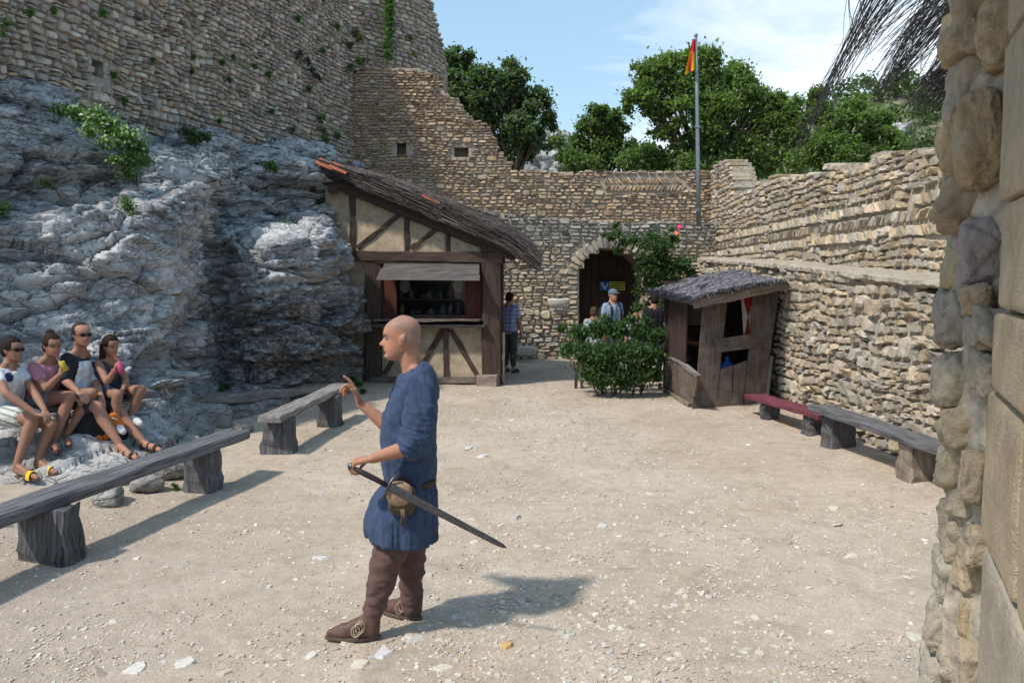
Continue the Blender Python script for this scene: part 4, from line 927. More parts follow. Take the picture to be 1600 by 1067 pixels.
# ------------------------------------------------------------------ benches
def bench(name, label, a, b, zt, width, thick, legs, mats, seed, jit=0.0035, cat='bench'):
    root = empty(name, (a[0], a[1], 0), label, cat); tag(root, kind='thing')
    add_beam('seat', M[mats[0]], root, (a[0], a[1], zt[0] - thick / 2), (b[0], b[1], zt[1] - thick / 2), width, thick, seg=14, jit=jit, seed=seed, ch=0.15)
    d = Vector((b[0] - a[0], b[1] - a[1], 0)).normalized()
    for k, (lx, ly, lw, lt, lean) in enumerate(legs):
        tt = ((lx - a[0]) * d.x + (ly - a[1]) * d.y) / math.hypot(b[0] - a[0], b[1] - a[1]); ztop = zt[0] + (zt[1] - zt[0]) * tt - thick
        add_beam('leg', M[mats[1]] if not (len(mats) > 2 and k == 1) else M[mats[2]], root, (lx, ly, -0.05), (lx + lean * d.x * 0.3 - lean * 0.1, ly + lean * d.y * 0.3, ztop + 0.005), lw, lt, up=tuple(d), seg=6, jit=0.010, ch=0.10, seed=seed * 7 + k, w1=lw * 0.88, h1=lt * 0.9)
    return root
bench('bench', 'long weathered grey bench on two thick stumps in front of the seated visitors', (-3.62, 4.3), (-2.74, 8.17), (0.46, 0.46), 0.27, 0.085, [(-3.24, 5.68, 0.40, 0.24, 0), (-2.90, 7.62, 0.31, 0.24, 0.1)], ('bench_timber', 'stump_timber'), 3)
bench('bench', 'short pale plank bench on two dark stumps behind the standing man with the raised hand', (-2.66, 8.95), (-2.40, 11.6), (0.46, 0.48), 0.26, 0.07, [(-2.63, 9.22, 0.36, 0.26, 0.15), (-2.42, 10.85, 0.30, 0.25, 0)], ('grey_timber', 'stump_timber'), 5)
bench('bench', 'low bench with a worn red painted seat beside the plank shelter', (3.50, 11.85), (3.86, 9.95), (0.29, 0.31), 0.30, 0.06, [(3.60, 11.45, 0.25, 0.16, 0.2), (3.82, 10.3, 0.28, 0.22, 0)], ('red_timber', 'stump_timber'), 7)
bench('bench', 'dark grey plank bench against the right wall, nearest the stone jamb', (3.66, 9.75), (3.93, 7.1), (0.47, 0.47), 0.28, 0.075, [(3.80, 9.52, 0.34, 0.26, 0), (3.90, 7.85, 0.30, 0.27, 0)], ('bench_timber', 'stump_timber', 'tan_timber'), 9)
bench('bench', 'old dark plank seat on the rock under the four seated visitors', (-5.6, 7.0), (-3.93, 8.95), (0.66, 0.75), 0.32, 0.06, [(-5.2, 7.55, 0.2, 0.3, 0), (-4.3, 8.6, 0.2, 0.3, 0)], ('bench_timber', 'stump_timber'), 11)
o = add_beam('log', M['grey_timber'], None, A(281, 630, 10.7), A(532, 603, 13.6), 0.20, 0.13, seg=12, jit=0.012, seed=13); tag(o, 'long squared log edging the earth bank below the dark rock face', 'log')
o = add_beam('plank', M['bench_timber'], None, A(-40, 536, 8.35), A(62, 529, 8.75), 0.05, 0.07, seg=6, jit=0.006, seed=14); tag(o, 'dark plank end lodged on the rock behind the seated women', 'plank')
# the retaining block under the log
v, f = boulder(A(318, 655, 10.55), (0.75, 0.35, 0.42), 0.2, 14, 3, 0.12, 44); o = mesh_np('boulder', v, f, M['rock'], None, True, np.broadcast_to((0, 0.2, 0.5), (len(v), 3))); tag(o, 'grey boulder holding the near end of the edging log', 'boulder')

# ------------------------------------------------------------------ stone basins, flag, sign
def basin(px, py0, py1, w_px, Y, label):
    c0 = A(px, py1, Y); h = A(px, py0, Y).z - c0.z; W = w_px / F_PX * Y / 2; n = 28; V = []
    prof_ = [(0.55, 0.0), (0.80, 0.10), (0.95, 0.55), (1.0, 0.85), (1.0, 1.0), (0.86, 1.0), (0.80, 0.75), (0.5, 0.5)]
    for k, (rr, zz) in enumerate(prof_):
        for i in range(n):
            a = 2 * math.pi * i / n; e = 0.75; V.append((c0.x + W * rr * math.copysign(abs(math.cos(a)) ** e, math.cos(a)), Y + 0.2 + 0.62 * W * rr * math.copysign(abs(math.sin(a)) ** e, math.sin(a)), c0.z + h * zz))
    V = np.array(V); V += 0.012 * np.stack([fbm(V * 9, 3, 2), fbm(V * 9, 4, 2), fbm(V * 9, 5, 2)], 1); m = len(prof_)
    F = [tuple(x) for x in np.array([[k * n + i, k * n + (i + 1) % n, (k + 1) * n + (i + 1) % n, (k + 1) * n + i] for k in range(m - 1) for i in range(n)])] + [tuple(range(n))[::-1], tuple(range((m - 1) * n, m * n))]
    o = mesh_np('stone_basin', V, F, M['limewash'], None, True); tag(o, label, 'basin')
basin(874, 467, 482, 36, 19.25, 'pale stone basin sitting on the low wall left of the arch')
basin(823, 543, 557, 34, 19.3 - 0.55, 'pale stone basin on the ground at the foot of the low wall')
fl = empty('flagpole', A(1092, 345, 19.4), 'tall thin grey flagpole rising from the wall by the arch', 'flagpole'); tag(fl, kind='thing')
m = MB(); p0, p1 = A(1092, 352, 19.4), A(1087.5, 58, 19.4); v, f, g = tube([p0, p0.lerp(p1, .33), p0.lerp(p1, .66), p1], [0.055, 0.05, 0.042, 0.032], 10); m.add(v, f); m.build('pole', M['pole'], fl, True)
m = MB(); v, f = ellipsoid(p1 + Vector((0, 0, 0.03)), (0.045, 0.045, 0.05)); m.add(v, f); m.build('finial', M['pole'], fl, True)
m = MB(); 
for py in (200, 330):
    q = A(1090, py, 19.4); v, f, g = tube([q, q + Vector((0, 0, 0.05))], 0.07, 10); m.add(v, f)
m.build('bracket', M['pole'], fl)
ns_, nt_ = 22, 26; V = []; C = []
for i in range(ns_):
    s = i / (ns_ - 1)
    for j in range(nt_):
        t_ = j / (nt_ - 1); px0, py0 = 1086.5, 60 + 48 * t_; px1, py1 = 1081 - 11 * t_, 66 + 52 * t_
        px = px0 + (px1 - px0) * s; py = py0 + (py1 - py0) * s; q = A(px, py, 19.35 + 0.09 * math.sin(s * 9 + t_ * 2) * (0.3 + t_)); V.append(list(q))
        C.append((0.80, 0.60, 0.02) if (s > 0.66 and t_ > 0.30) or (s < 0.36 and t_ > 0.42) else (0.62, 0.02, 0.035))
o = mesh_np('flag', V, grid_faces(ns_, nt_), mat_simple('flag_cloth', None, 0.8, 30, 0.1), None, True, C); tag(o, 'limp red and yellow flag hanging from the top of the flagpole', 'flag')
# doors and sign in the passage
door = empty('door', (AC.x, 21.9, 0), 'dark plank door at the back of the arched passage', 'door'); tag(door, kind='thing')
for k in range(9):
    x0 = AC.x - 0.98 + k * 0.22; add_beam('plank', M['dark_timber'], door, (x0 + 0.1, 21.95, 0), (x0 + 0.1, 21.95, 2.9), 0.215, 0.05, up=(0, -1, 0), seg=3, jit=0.003, seed=k)
sign = empty('sign', A(958, 447, 21.7), 'small blue and yellow green notice on the dark door behind the capped man', 'sign'); tag(sign, kind='thing')
def pl(px0, py0, px1, py1, Y, th, mat, name, par): return prism([A(px0, py0, Y), A(px1, py0, Y), A(px1, py1, Y), A(px0, py1, Y)][::-1], (0, th, 0), mat, name, par, bev=0.002)
sb_ = pl(937, 440, 952, 454, 21.7, .02, mat_simple('blue_sign_paint', (0.03, 0.13, 0.50)), 'blue_panel', sign); yp = pl(952.3, 440, 977, 454, 21.7, .02, mat_simple('yellow_green_sign', (0.36, 0.42, 0.07)), 'yellow_panel', sign)
wm_ = mat_simple('white_print', (0.6, 0.65, 0.75)); gm_ = mat_simple('dark_print', (0.12, 0.16, 0.04))
prism([A(939, 442, 21.69), A(941.5, 442, 21.69), A(945.5, 450, 21.69), A(944, 452.5, 21.69)][::-1], (0, .004, 0), wm_, 'mark', sb_, bev=0.001)
prism([A(950, 442, 21.69), A(951, 443, 21.69), A(945.5, 452.5, 21.69), A(944.5, 450, 21.69)][::-1], (0, .004, 0), wm_, 'mark', sb_, bev=0.001)
for k, (a_, b_) in enumerate(((954, 975), (954, 970), (954, 973))): pl(a_, 442.2 + k * 3.8, b_, 443.8 + k * 3.8, 21.69, .004, gm_, 'text_line', yp)
# passage sides and vault so the arch has depth
m = MB(); th0 = math.asin(AR / Rr); arc = [(AC.x - AR - 0.02, -0.02)] + [(AC.x + (Rr + 0.02) * math.sin(a), zc + (Rr + 0.02) * math.cos(a)) for a in np.linspace(-th0, th0, 14)] + [(AC.x + AR + 0.02, -0.02)]
V = [(x, y, z_) for y in (YG + 0.06, 22.0) for x, z_ in arc]; k = len(arc); m.add(V, np.array([[i, i + 1, k + i + 1, k + i] for i in range(k - 1)])); pas = m.build('passage_vault', M['mortar_grey'], None); tag(pas, 'rough plastered vault lining the arched passage', 'vault')
m = MB(); V = [(x, 22.05, z_) for x, z_ in ((-0.5, -0.1), (4.9, -0.1), (4.9, 3.2), (-0.5, 3.2))]; m.add(V + [(a_, b_ + .2, c_) for a_, b_, c_ in V], np.array([[0, 1, 2, 3], [7, 6, 5, 4], [3, 2, 6, 7], [0, 3, 7, 4], [1, 5, 6, 2]])); o = m.build('back_wall', M['mortar_grey'], None); tag(o, 'dim masonry wall closing the passage behind the dark door', 'wall')
# ridge of canal tiles on the gate wall
for k in range(9):
    q = A(872 + k * 11, 349, 20.02); v, f = tile(q, (0, 1, 0.15), (0, 0, 1), 0.15, 0.4); mesh_np('roof_tile', v, f, mat_simple('lichened_tile', (0.30, 0.24, 0.19)) if k == 0 else bpy.data.materials['lichened_tile'], bpy.data.objects['gate_wall'])
# barred post frame beside the bush
fr = empty('wooden_frame', G(905, 607), 'low brown wooden frame standing at the left end of the big bush', 'frame'); tag(fr, kind='thing')
q = G(904, 606); Yq = q.y
for px in (900, 909): add_beam('leg', M['dark_timber'], fr, (A(px, 600, Yq).x, Yq, 0), (A(px, 600, Yq).x, Yq, 0.36), 0.05, 0.05, up=(0, 1, 0), seed=px)
add_beam('rail', M['shed_timber'], fr, A(894, 571, Yq), A(914, 571, Yq), 0.10, 0.12, seed=8)
# ------------------------------------------------------------------ stone jamb at the right edge of the picture
jamb = empty('stone_jamb', (1.3, 2.2, 0), 'close tan stone jamb at the right edge, rubble edge beside big tooled blocks', 'wall'); tag(jamb, kind='thing')
J = [(1521, 40, 76, 112, 2.42, (0.43, 0.33, 0.21)), (1562, 55, 62, 112, 2.26, (0.45, 0.35, 0.23)), (1508, 142, 78, 112, 2.45, (0.42, 0.35, 0.27)), (1492, 238, 66, 108, 2.5, (0.44, 0.33, 0.2)), (1530, 220, 66, 150, 2.32, (0.43, 0.32, 0.2)),
     (1506, 318, 92, 84, 2.42, (0.40, 0.31, 0.21)), (1487, 404, 44, 96, 2.48, (0.45, 0.36, 0.22)), (1526, 400, 62, 104, 2.34, (0.37, 0.31, 0.30)), (1480, 500, 62, 86, 2.5, (0.37, 0.32, 0.26)), (1520, 466, 40, 44, 2.3, (0.42, 0.33, 0.23)),
     (1541, 512, 60, 64, 2.25, (0.40, 0.355, 0.29)), (1492, 592, 76, 76, 2.46, (0.42, 0.36, 0.275)), (1541, 583, 46, 64, 2.24, (0.41, 0.34, 0.26)), (1502, 664, 80, 72, 2.42, (0.44, 0.36, 0.25)), (1484, 726, 64, 84, 2.48, (0.46, 0.38, 0.26)),
     (1517, 742, 34, 74, 2.32, (0.42, 0.33, 0.23)), (1502, 785, 74, 46, 2.40, (0.45, 0.37, 0.27)), (1486, 830, 62, 78, 2.45, (0.44, 0.37, 0.27)), (1522, 846, 40, 66, 2.3, (0.42, 0.34, 0.24)), (1470, 895, 54, 76, 2.48, (0.43, 0.39, 0.32)),
     (1500, 885, 44, 60, 2.36, (0.45, 0.36, 0.24)), (1506, 948, 58, 84, 2.36, (0.45, 0.35, 0.22)), (1462, 976, 60, 80, 2.48, (0.42, 0.37, 0.29)), (1490, 1022, 60, 66, 2.42, (0.43, 0.36, 0.27)), (1450, 1046, 54, 76, 2.5, (0.41, 0.37, 0.3)),
     (1520, 1030, 46, 80, 2.3, (0.44, 0.36, 0.26)), (1475, 1110, 100, 90, 2.45, (0.43, 0.36, 0.27)), (1460, 1200, 110, 90, 2.5, (0.42, 0.36, 0.28)), (1500, 1290, 120, 90, 2.45, (0.42, 0.36, 0.28)), (1530, -60, 90, 100, 2.4, (0.43, 0.35, 0.25)), (1500, -150, 100, 90, 2.5, (0.42, 0.35, 0.27))]
mj = mat_stone('jamb_rubble', 2.4, 0.014, 1.0, 0.22)
for k, (px, py, w, h, Yj, c_) in enumerate(J):
    s = Yj / F_PX; r = np.random.default_rng(900 + k); px = px + (20 if px < 1512 else 6)
    v, f = boulder(A(px, py, Yj + 0.06), (w * s * 1.08, 0.22, h * s * 1.08), -0.45 + r.normal(0, 0.10), 20, 4.6, 0.20, 200 + k, (r.normal(0, 0.10), r.normal(0, 0.12)))
    mesh_np('stone', v, f, mj, jamb, True, np.broadcast_to(np.array(c_), (len(v), 3)))
# core of the jamb behind the stones
m = MB(); c0 = [(1.33, 2.44), (1.75, 2.7), (1.95, 2.0), (1.38, 2.12)]; V = [(x, y, z_) for z_ in np.linspace(-0.05, 3.4, 24) for x, y in c0]
V = np.array(V); V[:, 0] += 0.03 * vn(V * 6, 4); F = [[4 * k + i, 4 * k + (i + 1) % 4, 4 * k + 4 + (i + 1) % 4, 4 * k + 4 + i] for k in range(23) for i in range(4)]; m.add(V, np.array(F)); m.build('core', M['mortar'], jamb)
t = NT('tooled_ashlar'); p = t.coord(); geo = t.coord((1, 1, 1), 'gr')
wv_ = t.n('ShaderNodeTexWave'); wv_.wave_type = 'BANDS'; wv_.bands_direction = 'DIAGONAL'; t.val(wv_, Scale=34.0, Distortion=2.2, Detail=3.0, Detail_Scale=2.5); t.l(geo, wv_.inputs['Vector'])
rm_ = t.n('ShaderNodeMapping'); rm_.inputs['Rotation'].default_value = (0, 0, 0.9); rm_.inputs['Scale'].default_value = (26, 150, 60); t.l(geo, rm_.inputs[0]); rot_ = rm_.outputs[0]
n1 = t.noise(p, 5, 6, 0.65); n2 = t.noise(p, 45, 5, 0.75); n3 = t.noise(p, 160, 3, 0.7)
c = t.mix(t.attr(), t.ramp(n1, [(0.3, 0.75), (0.7, 1.2)]), 1.0, 'MULTIPLY'); c = t.mix(c, t.ramp(n2, [(0.3, 0.8), (0.65, 1.12)]), 1.0, 'MULTIPLY')
c = t.mix(c, (0.40, 0.37, 0.32), t.ramp(t.noise(p, 2.2, 5), [(0.5, 0.0), (0.7, 0.4)]))
M['ashlar'] = t.fin(c, 0.93, t.math('ADD', t.math('ADD', t.math('MULTIPLY', t.noise(rot_, 1.0, 4, 0.6), 1.1), n2), n3), 0.9, 0.006)
E0 = Vector((1.22, 2.10, 0)); ed = Vector((-0.43, -1, 0)).normalized(); en = Vector((-1, 0.43, 0)).normalized()
zs = [-0.05, 0.42, 0.92, 1.32, 1.715, 1.915, 2.17, 2.56, 3.0, 3.4]; us_ = [0.05, -0.03, 0.03, -0.01, 0.04, 0.10, 0.02, 0.06, 0.1]
for k in range(len(zs) - 1):
    u0 = us_[k]; joints = [u0, u0 + (0.52 if k % 2 else 0.78), 1.9]
    for a_, b_ in zip(joints[:-1], joints[1:]):
        L_ = b_ - a_ - 0.008; H_ = zs[k + 1] - zs[k] - 0.008; cc = E0 + ed * ((a_ + b_) / 2) - en * 0.175; cc.z = (zs[k] + zs[k + 1]) / 2
        v, f = boulder(cc, (L_, 0.36, H_), math.atan2(ed.y, ed.x), 20, 22, 0.014, 300 + k * 3 + int(a_ > 0.3)); col_ = (0.44, 0.345, 0.235) if k >= 3 else (0.40, 0.345, 0.27)
        gr = np.stack([(v - np.array(list(E0))) @ np.array(list(ed)), v[:, 2], (v - np.array(list(E0))) @ np.array(list(en))], 1)
        mesh_np('ashlar_block', v, f, M['ashlar'], jamb, True, np.broadcast_to(np.array(col_), (len(v), 3)), gr)

# ------------------------------------------------------------------ brushwood canopy edge hanging in at the top right
can_ = empty('brush_canopy', (1.2, 2.0, 3.2), 'dark brushwood canopy edge with loose twigs hanging against the sky', 'canopy'); tag(can_, kind='thing')
m = MB(); r = np.random.default_rng(31); TW = [(0.018, 0.013, 0.02), (0.03, 0.022, 0.028), (0.012, 0.01, 0.014)]
def twig(px0, py0, px1, py1, Y, rad=0.0016, bend=0.1, n=7):
    P0, P1 = A(px0, py0, Y), A(px1, py1, Y + r.normal(0, 0.05)); d = P1 - P0; side = Vector((d.z, 0, -d.x)) * bend * r.normal(0, 1); pts = []
    for k in range(n):
        s = k / (n - 1); pts.append(P0.lerp(P1, s) + side * (s * (1 - s)) + Vector(r.normal(0, 0.0022, 3)) * (1 if k else 0) + Vector((0, 0, -0.05 * s * s)))
    v, f, g = tube(pts, np.linspace(rad, rad * 0.45, n), 4, False); m.add(v, f, palette(1, r, TW, 0.2)[0], g); return pts
BUN = [((1400, -40), (1244, 208), 22, 22), ((1385, -60), (1290, 140), 16, 26), ((1480, -40), (1372, 122), 34, 26), ((1520, -10), (1372, 128), 46, 22), ((1540, 20), (1425, 148), 55, 30), ((1545, 60), (1440, 152), 48, 34), ((1550, 90), (1470, 150), 34, 24),
       ((1450, -40), (1340, 60), 26, 34), ((1520, -40), (1400, 60), 44, 44), ((1330, -60), (1345, 60), 6, 30), ((1560, 10), (1480, 140), 30, 40)]
for (x0, y0), (x1, y1), nn, sp in BUN:
    for k in range(nn):
        e = r.random() ** 0.35; o1 = r.normal(0, sp * 0.55, 2); tx, ty = x0 + (x1 - x0) * (0.62 + 0.42 * e) + r.normal(0, sp * 0.35), y0 + (y1 - y0) * (0.62 + 0.42 * e) + r.normal(0, sp * 0.2)
        pts = twig(x0 + o1[0], y0 + o1[1], tx, ty, r.uniform(2.95, 3.4), r.uniform(0.0011, 0.0024), 0.055)
        if r.random() < 0.6:
            q = pts[4]; d = (pts[5] - pts[3]).normalized(); e_ = q + (d + Vector(r.normal(0, 0.3, 3))).normalized() * r.uniform(0.04, 0.12); v, f, g = tube([q, q.lerp(e_, .5) + Vector(r.normal(0, .004, 3)), e_], [0.001, 0.0008, 0.0005], 3, False); m.add(v, f, TW[0], g)
# the body of the canopy above the doorway, out of the frame but casting its shade
for k in range(900):
    x, y = r.uniform(0.2, 3.0), r.uniform(-1.5, 2.2); z_ = 3.25 + 0.12 * r.random() + 0.05 * x; d = Vector((r.normal(-0.5, 0.4), r.normal(0.8, 0.4), r.normal(0, 0.05))).normalized() * r.uniform(0.4, 0.9)
    p = Vector((x, y, z_)); v, f, g = tube([p, p + d * 0.5, p + d + Vector((0, 0, -0.02))], [0.012, 0.01, 0.004], 4, False); m.add(v, f, palette(1, r, TW, 0.2)[0], g)
o = m.build('twigs', M['thatch'], can_); o['kind'] = 'stuff'
m = MB(); V = [(x, y, z_) for z_ in (3.36, 3.42) for x, y in ((0.2, -1.5), (3.0, -1.5), (3.0, 2.3), (0.3, 2.1))]; m.add(V, np.array([[3, 2, 1, 0], [4, 5, 6, 7], [0, 1, 5, 4], [1, 2, 6, 5], [2, 3, 7, 6], [3, 0, 4, 7]])); m.build('packed_brush', M['thatch'], can_)

# ------------------------------------------------------------------ loose stones on the ground
r = np.random.default_rng(55)
CH = [(0.50, 0.45, 0.39), (0.45, 0.39, 0.33), (0.53, 0.485, 0.43), (0.40, 0.34, 0.28), (0.48, 0.40, 0.33), (0.44, 0.41, 0.38)]
def dens(x, y):
    p = np.stack([x * 0.9, y * 0.9, x * 0], 1); d = 0.35 + 0.9 * np.clip(fbm(p, 61, 3) * 1.6 + 0.3, 0, 1)
    hp = np.exp(-(((x - 0.6) / 0.55) ** 2 + ((y - 11.0) / 2.6) ** 2)) + 0.9 * np.exp(-(((x - 0.3) / 1.0) ** 2 + ((y - 4.6) / 0.8) ** 2)) + 0.7 * np.exp(-(((x - 1.0) / 1.6) ** 2 + ((y - 6.2) / 1.0) ** 2))
    return np.clip(d * 0.55 + hp, 0, 1)
n0 = 80000; yy_ = 3.6 * (17.0 / 3.6) ** r.random(n0); xx_ = r.uniform(-1, 1, n0) * np.minimum(4.6, yy_ * 0.68); kp = r.random(n0) < dens(xx_, yy_); xx_, yy_ = xx_[kp], yy_[kp]
kp = (xx_ < 4.0) & (xx_ > -4.3); xx_, yy_ = xx_[kp], yy_[kp]; n1_ = len(xx_)
sz = 0.0045 + 0.013 * r.random(n1_) ** 3.2 * (0.8 + yy_ / 14); big = r.random(n1_) < 0.02 + 0.05 * np.exp(-(((xx_ + 0.1) / 0.9) ** 2 + ((yy_ - 4.5) / 0.5) ** 2)); sz[big] = r.uniform(0.014, 0.036, big.sum())
def chips(x, y, sz, K, rng, lift=0.25):
    n = len(x); th = (np.arange(K) / K * 2 * np.pi)[None] + rng.uniform(-0.3, 0.3, (n, K)); rr = sz[:, None] * rng.uniform(0.65, 1.15, (n, K)); asp = rng.uniform(0.5, 1, n)[:, None]; ro = rng.uniform(0, 6.28, n)[:, None]
    X0, Y0 = rr * np.cos(th), rr * np.sin(th) * asp; Xr = X0 * np.cos(ro) - Y0 * np.sin(ro); Yr = X0 * np.sin(ro) + Y0 * np.cos(ro); hgt = sz * rng.uniform(0.14, 0.5, n) * np.where(sz > 0.02, 0.7, 1.0); tl = rng.normal(0, 0.14, (n, 2))
    zb_ = ground_z(x, y)[:, None]; ti = tl[:, :1] * Xr + tl[:, 1:] * Yr
    lo = np.stack([x[:, None] + Xr, y[:, None] + Yr, zb_ + ti - 0.35 * hgt[:, None] + 0 * Xr], -1); hi = np.stack([x[:, None] + Xr * 0.82, y[:, None] + Yr * 0.82, zb_ + ti + hgt[:, None] * rng.uniform(0.7, 1.1, (n, K))], -1)
    ct = np.stack([x, y, zb_[:, 0] + hgt], -1)[:, None]
    V = np.concatenate([lo, hi, ct], 1); j = np.arange(K); j2 = (j + 1) % K; o = (np.arange(n) * (2 * K + 1))[:, None, None]
    Q = np.stack([j, j2, K + j2, K + j], 1)[None] + o; Tt = np.stack([K + j, K + j2, np.full(K, 2 * K)], 1)[None] + o
    return V, Q.reshape(-1, 4), Tt.reshape(-1, 3)
V, Q, Tt = chips(xx_, yy_, sz, 5, r); o = mesh_np('gravel', V.reshape(-1, 3), [Q, Tt], M['chip'], None, False, np.repeat(palette(n1_, r, CH, 0.14), V.shape[1], 0)); tag(o, 'small pale limestone gravel scattered over the yard floor', kind='stuff')
nS = 85; ys = 4.0 * (13.0 / 4.0) ** r.random(nS * 3); xs = r.uniform(-1, 1, nS * 3) * np.minimum(3.6, ys * 0.6); kp = r.random(nS * 3) < dens(xs, ys) * 0.9 + 0.05; xs, ys = xs[kp][:nS], ys[kp][:nS]
V, Q, Tt = chips(xs, ys, r.uniform(0.03, 0.062, len(xs)), 7, r); C_ = palette(len(xs), r, CH, 0.14)
for k in range(len(xs)):
    nv_ = V.shape[1]; o = mesh_np('loose_stone', V[k], [Q[:7], Tt[:7]], M['chip'], None, False, np.broadcast_to(C_[k], (nv_, 3)))
    tag(o, 'small flat limestone chip lying loose among the yard gravel', 'stone', 'loose flat stones on the yard floor')
SP = [(790, 1014, 0.055, (0.46, 0.30, 0.14), 'ochre orange flat stone at the bottom of the picture'), (648, 1001, 0.085, (0.42, 0.40, 0.38), 'flat grey stone slab just under the rear heel of the bald man'),
      (213, 1043, 0.085, (0.54, 0.51, 0.47), 'pale flat slab set in the dirt at the bottom left'), (600, 1022, 0.075, (0.50, 0.48, 0.47), 'pale slab right beside the front shoe of the bald man'), (560, 1040, 0.06, (0.50, 0.45, 0.38), 'tan block lying below the front shoe of the bald man'),
      (712, 970, 0.045, (0.47, 0.44, 0.42), 'thick chip lying in the shadow of the bald man'), (808, 940, 0.03, (0.36, 0.27, 0.23), 'small reddish brown stone at the edge of the shadow of the bald man'), (734, 700, 0.11, (0.52, 0.51, 0.50), 'pale flat slab in the middle of the yard, the farther of two'),
      (752, 713, 0.09, (0.52, 0.51, 0.49), 'pale flat slab in the middle of the yard, the nearer of two'), (500, 868, 0.07, (0.53, 0.51, 0.50), 'pale flat slab left of the knees of the bald man'), (690, 1048, 0.075, (0.48, 0.43, 0.37), 'broad tan slab at the bottom edge below the bald man'),
      (1000, 1020, 0.05, (0.42, 0.35, 0.29), 'brown flat stone at the bottom right of centre'), (475, 828, 0.04, (0.50, 0.46, 0.42), 'small pale upright chip on the open dirt between bench and bald man')]
for k, (px, py, s, c_, lb) in enumerate(SP):
    q = G(px, py); V, Q, Tt = chips(np.array([q.x]), np.array([q.y]), np.array([s]), 9, r); V[0, :, 2] = (V[0, :, 2] - gz(q.x, q.y)) * (0.45 if s > 0.06 else 0.9) + gz(q.x, q.y)
    o = mesh_np('loose_stone', V[0], [Q, Tt], M['chip'], None, False, np.broadcast_to(c_, (len(V[0]), 3))); tag(o, lb, 'stone', 'loose flat stones on the yard floor')
# earth bank and rubble lumps at the rock foot
for k, (px, py, s) in enumerate([(345, 652, 0.16), (380, 668, 0.12), (300, 700, 0.18), (262, 735, 0.16), (230, 755, 0.13), (170, 775, 0.15)]):
    q = G(px, py, 0.08); v, f = boulder(q, (s * 2.2, s * 1.6, s * 1.2), k, 8, 2.6, 0.2, 500 + k); o = mesh_np('rock_lump', v, f, M['rock'], None, True, np.broadcast_to((0, 0.1, 0.5), (len(v), 3)))
    tag(o, ['grey rock lump under the near end of the edging log', 'small rock lump in the dirt right of the edging boulder', 'rock lump behind the far leg of the long bench', 'pale rock lump under the sandals of the man in sunglasses', 'rock lump below the long bench, left of its far leg', 'rock lump at the rock foot below the yellow slippers'][k], 'rock')

# ------------------------------------------------------------------ plants
def plant(name, label, cat, cens, rads, n, size, cols, seed, stems=None, group=None, droop=0.0, aspect=0.5, shell=0.4, extra=None, up=0.3, flat=0.8, smat='bark', stem_r=0.01):
    r = np.random.default_rng(seed); base = Vector(stems[0][0]) if stems else Vector(cens[0]); root = empty(name, base, label, cat, group); tag(root, kind='thing')
    P_ = clump_points(cens, rads, n, r, shell, flat); V, F, C = leaves(P_, size, r, cols, 0.22, up, aspect, droop); o = mesh_np('foliage', V, F, M['leaf'], root, False, C)
    if stems:
        m = MB()
        for s in stems: v, f, g = tube(s, np.linspace(stem_r * 1.5, stem_r * 0.6, len(s)), 6, False); m.add(v, f, (0.1, 0.08, 0.05), g)
        m.build('stem', M[smat], root, True)
    return root
BG = [(0.050, 0.098, 0.034), (0.065, 0.125, 0.040), (0.085, 0.15, 0.05), (0.042, 0.078, 0.032)]
# big bush
r = np.random.default_rng(70); cens = []; rads = []
for (px, py, rp, Y_) in [(905, 520, 16, 14.0), (935, 515, 18, 13.9), (965, 515, 18, 14.0), (1000, 520, 18, 14.0), (1025, 525, 16, 14.1), (890, 545, 13, 13.8), (915, 552, 22, 13.6), (950, 555, 26, 13.4), (990, 552, 26, 13.5), (1022, 556, 18, 13.8), (925, 580, 20, 13.5), (960, 585, 22, 13.4), (1000, 583, 22, 13.5), (1024, 585, 14, 13.8), (884, 552, 8, 13.9), (878, 513, 7, 14.0), (1010, 503, 9, 14.1), (948, 500, 8, 14.0), (985, 500, 8, 14.0), (938, 600, 10, 13.4), (975, 598, 12, 13.4)]:
    c_ = A(px, py, Y_); cens.append(c_); rads.append(rp / F_PX * Y_)
bb = G(965, 604); stems = []
for k in range(14):
    c_ = cens[k]; b0 = Vector((bb.x + (c_.x - bb.x) * 0.5, 13.8 + r.normal(0, .15), 0)); stems.append([b0, b0.lerp(c_, .5) + Vector((0, .05, 0.1)), c_])
plant('bush', 'large dense green bush in front of the arch, left of the plank shelter', 'bush', cens, rads, 15000, 0.085, BG, 71, stems, droop=1.0, aspect=0.45, shell=0.35, up=0.5)
# climbing rose
cens = []; rads = []; r = np.random.default_rng(72)
for (px, py, rp) in [(962, 352, 7), (966, 365, 9), (955, 372, 8), (975, 378, 10), (990, 376, 10), (965, 392, 8), (1020, 372, 14), (1008, 382, 13), (1035, 385, 17), (1052, 375, 11), (1030, 405, 20), (1012, 420, 20), (1045, 425, 22), (1068, 412, 15), (1080, 428, 10), (1018, 440, 18), (1000, 455, 12), (1035, 455, 16), (1060, 445, 14), (1005, 405, 12), (1015, 478, 12), (998, 480, 10), (945, 368, 5), (1048, 358, 6), (1025, 500, 16), (1040, 480, 14)]:
    c_ = A(px, py, 19.2 + r.uniform(-.3, .3)); cens.append(c_); rads.append(rp / F_PX * 19.3)
b0 = Vector((A(1012, 600, 19.3).x, 19.3, 0)); stems = [[b0 + Vector((0.1 * k_, .1, 0)), b0.lerp(c_, .5) + Vector((0.35, 0.2, 0)), c_ + Vector((0, .15, 0))] for k_, c_ in enumerate(cens[12::4])]
rose = plant('climbing_rose', 'climbing rose with one pink and one coral bloom over the right side of the arch', 'rose', cens, rads, 9000, 0.08, BG, 73, stems, droop=0.4, aspect=0.6, shell=0.3)
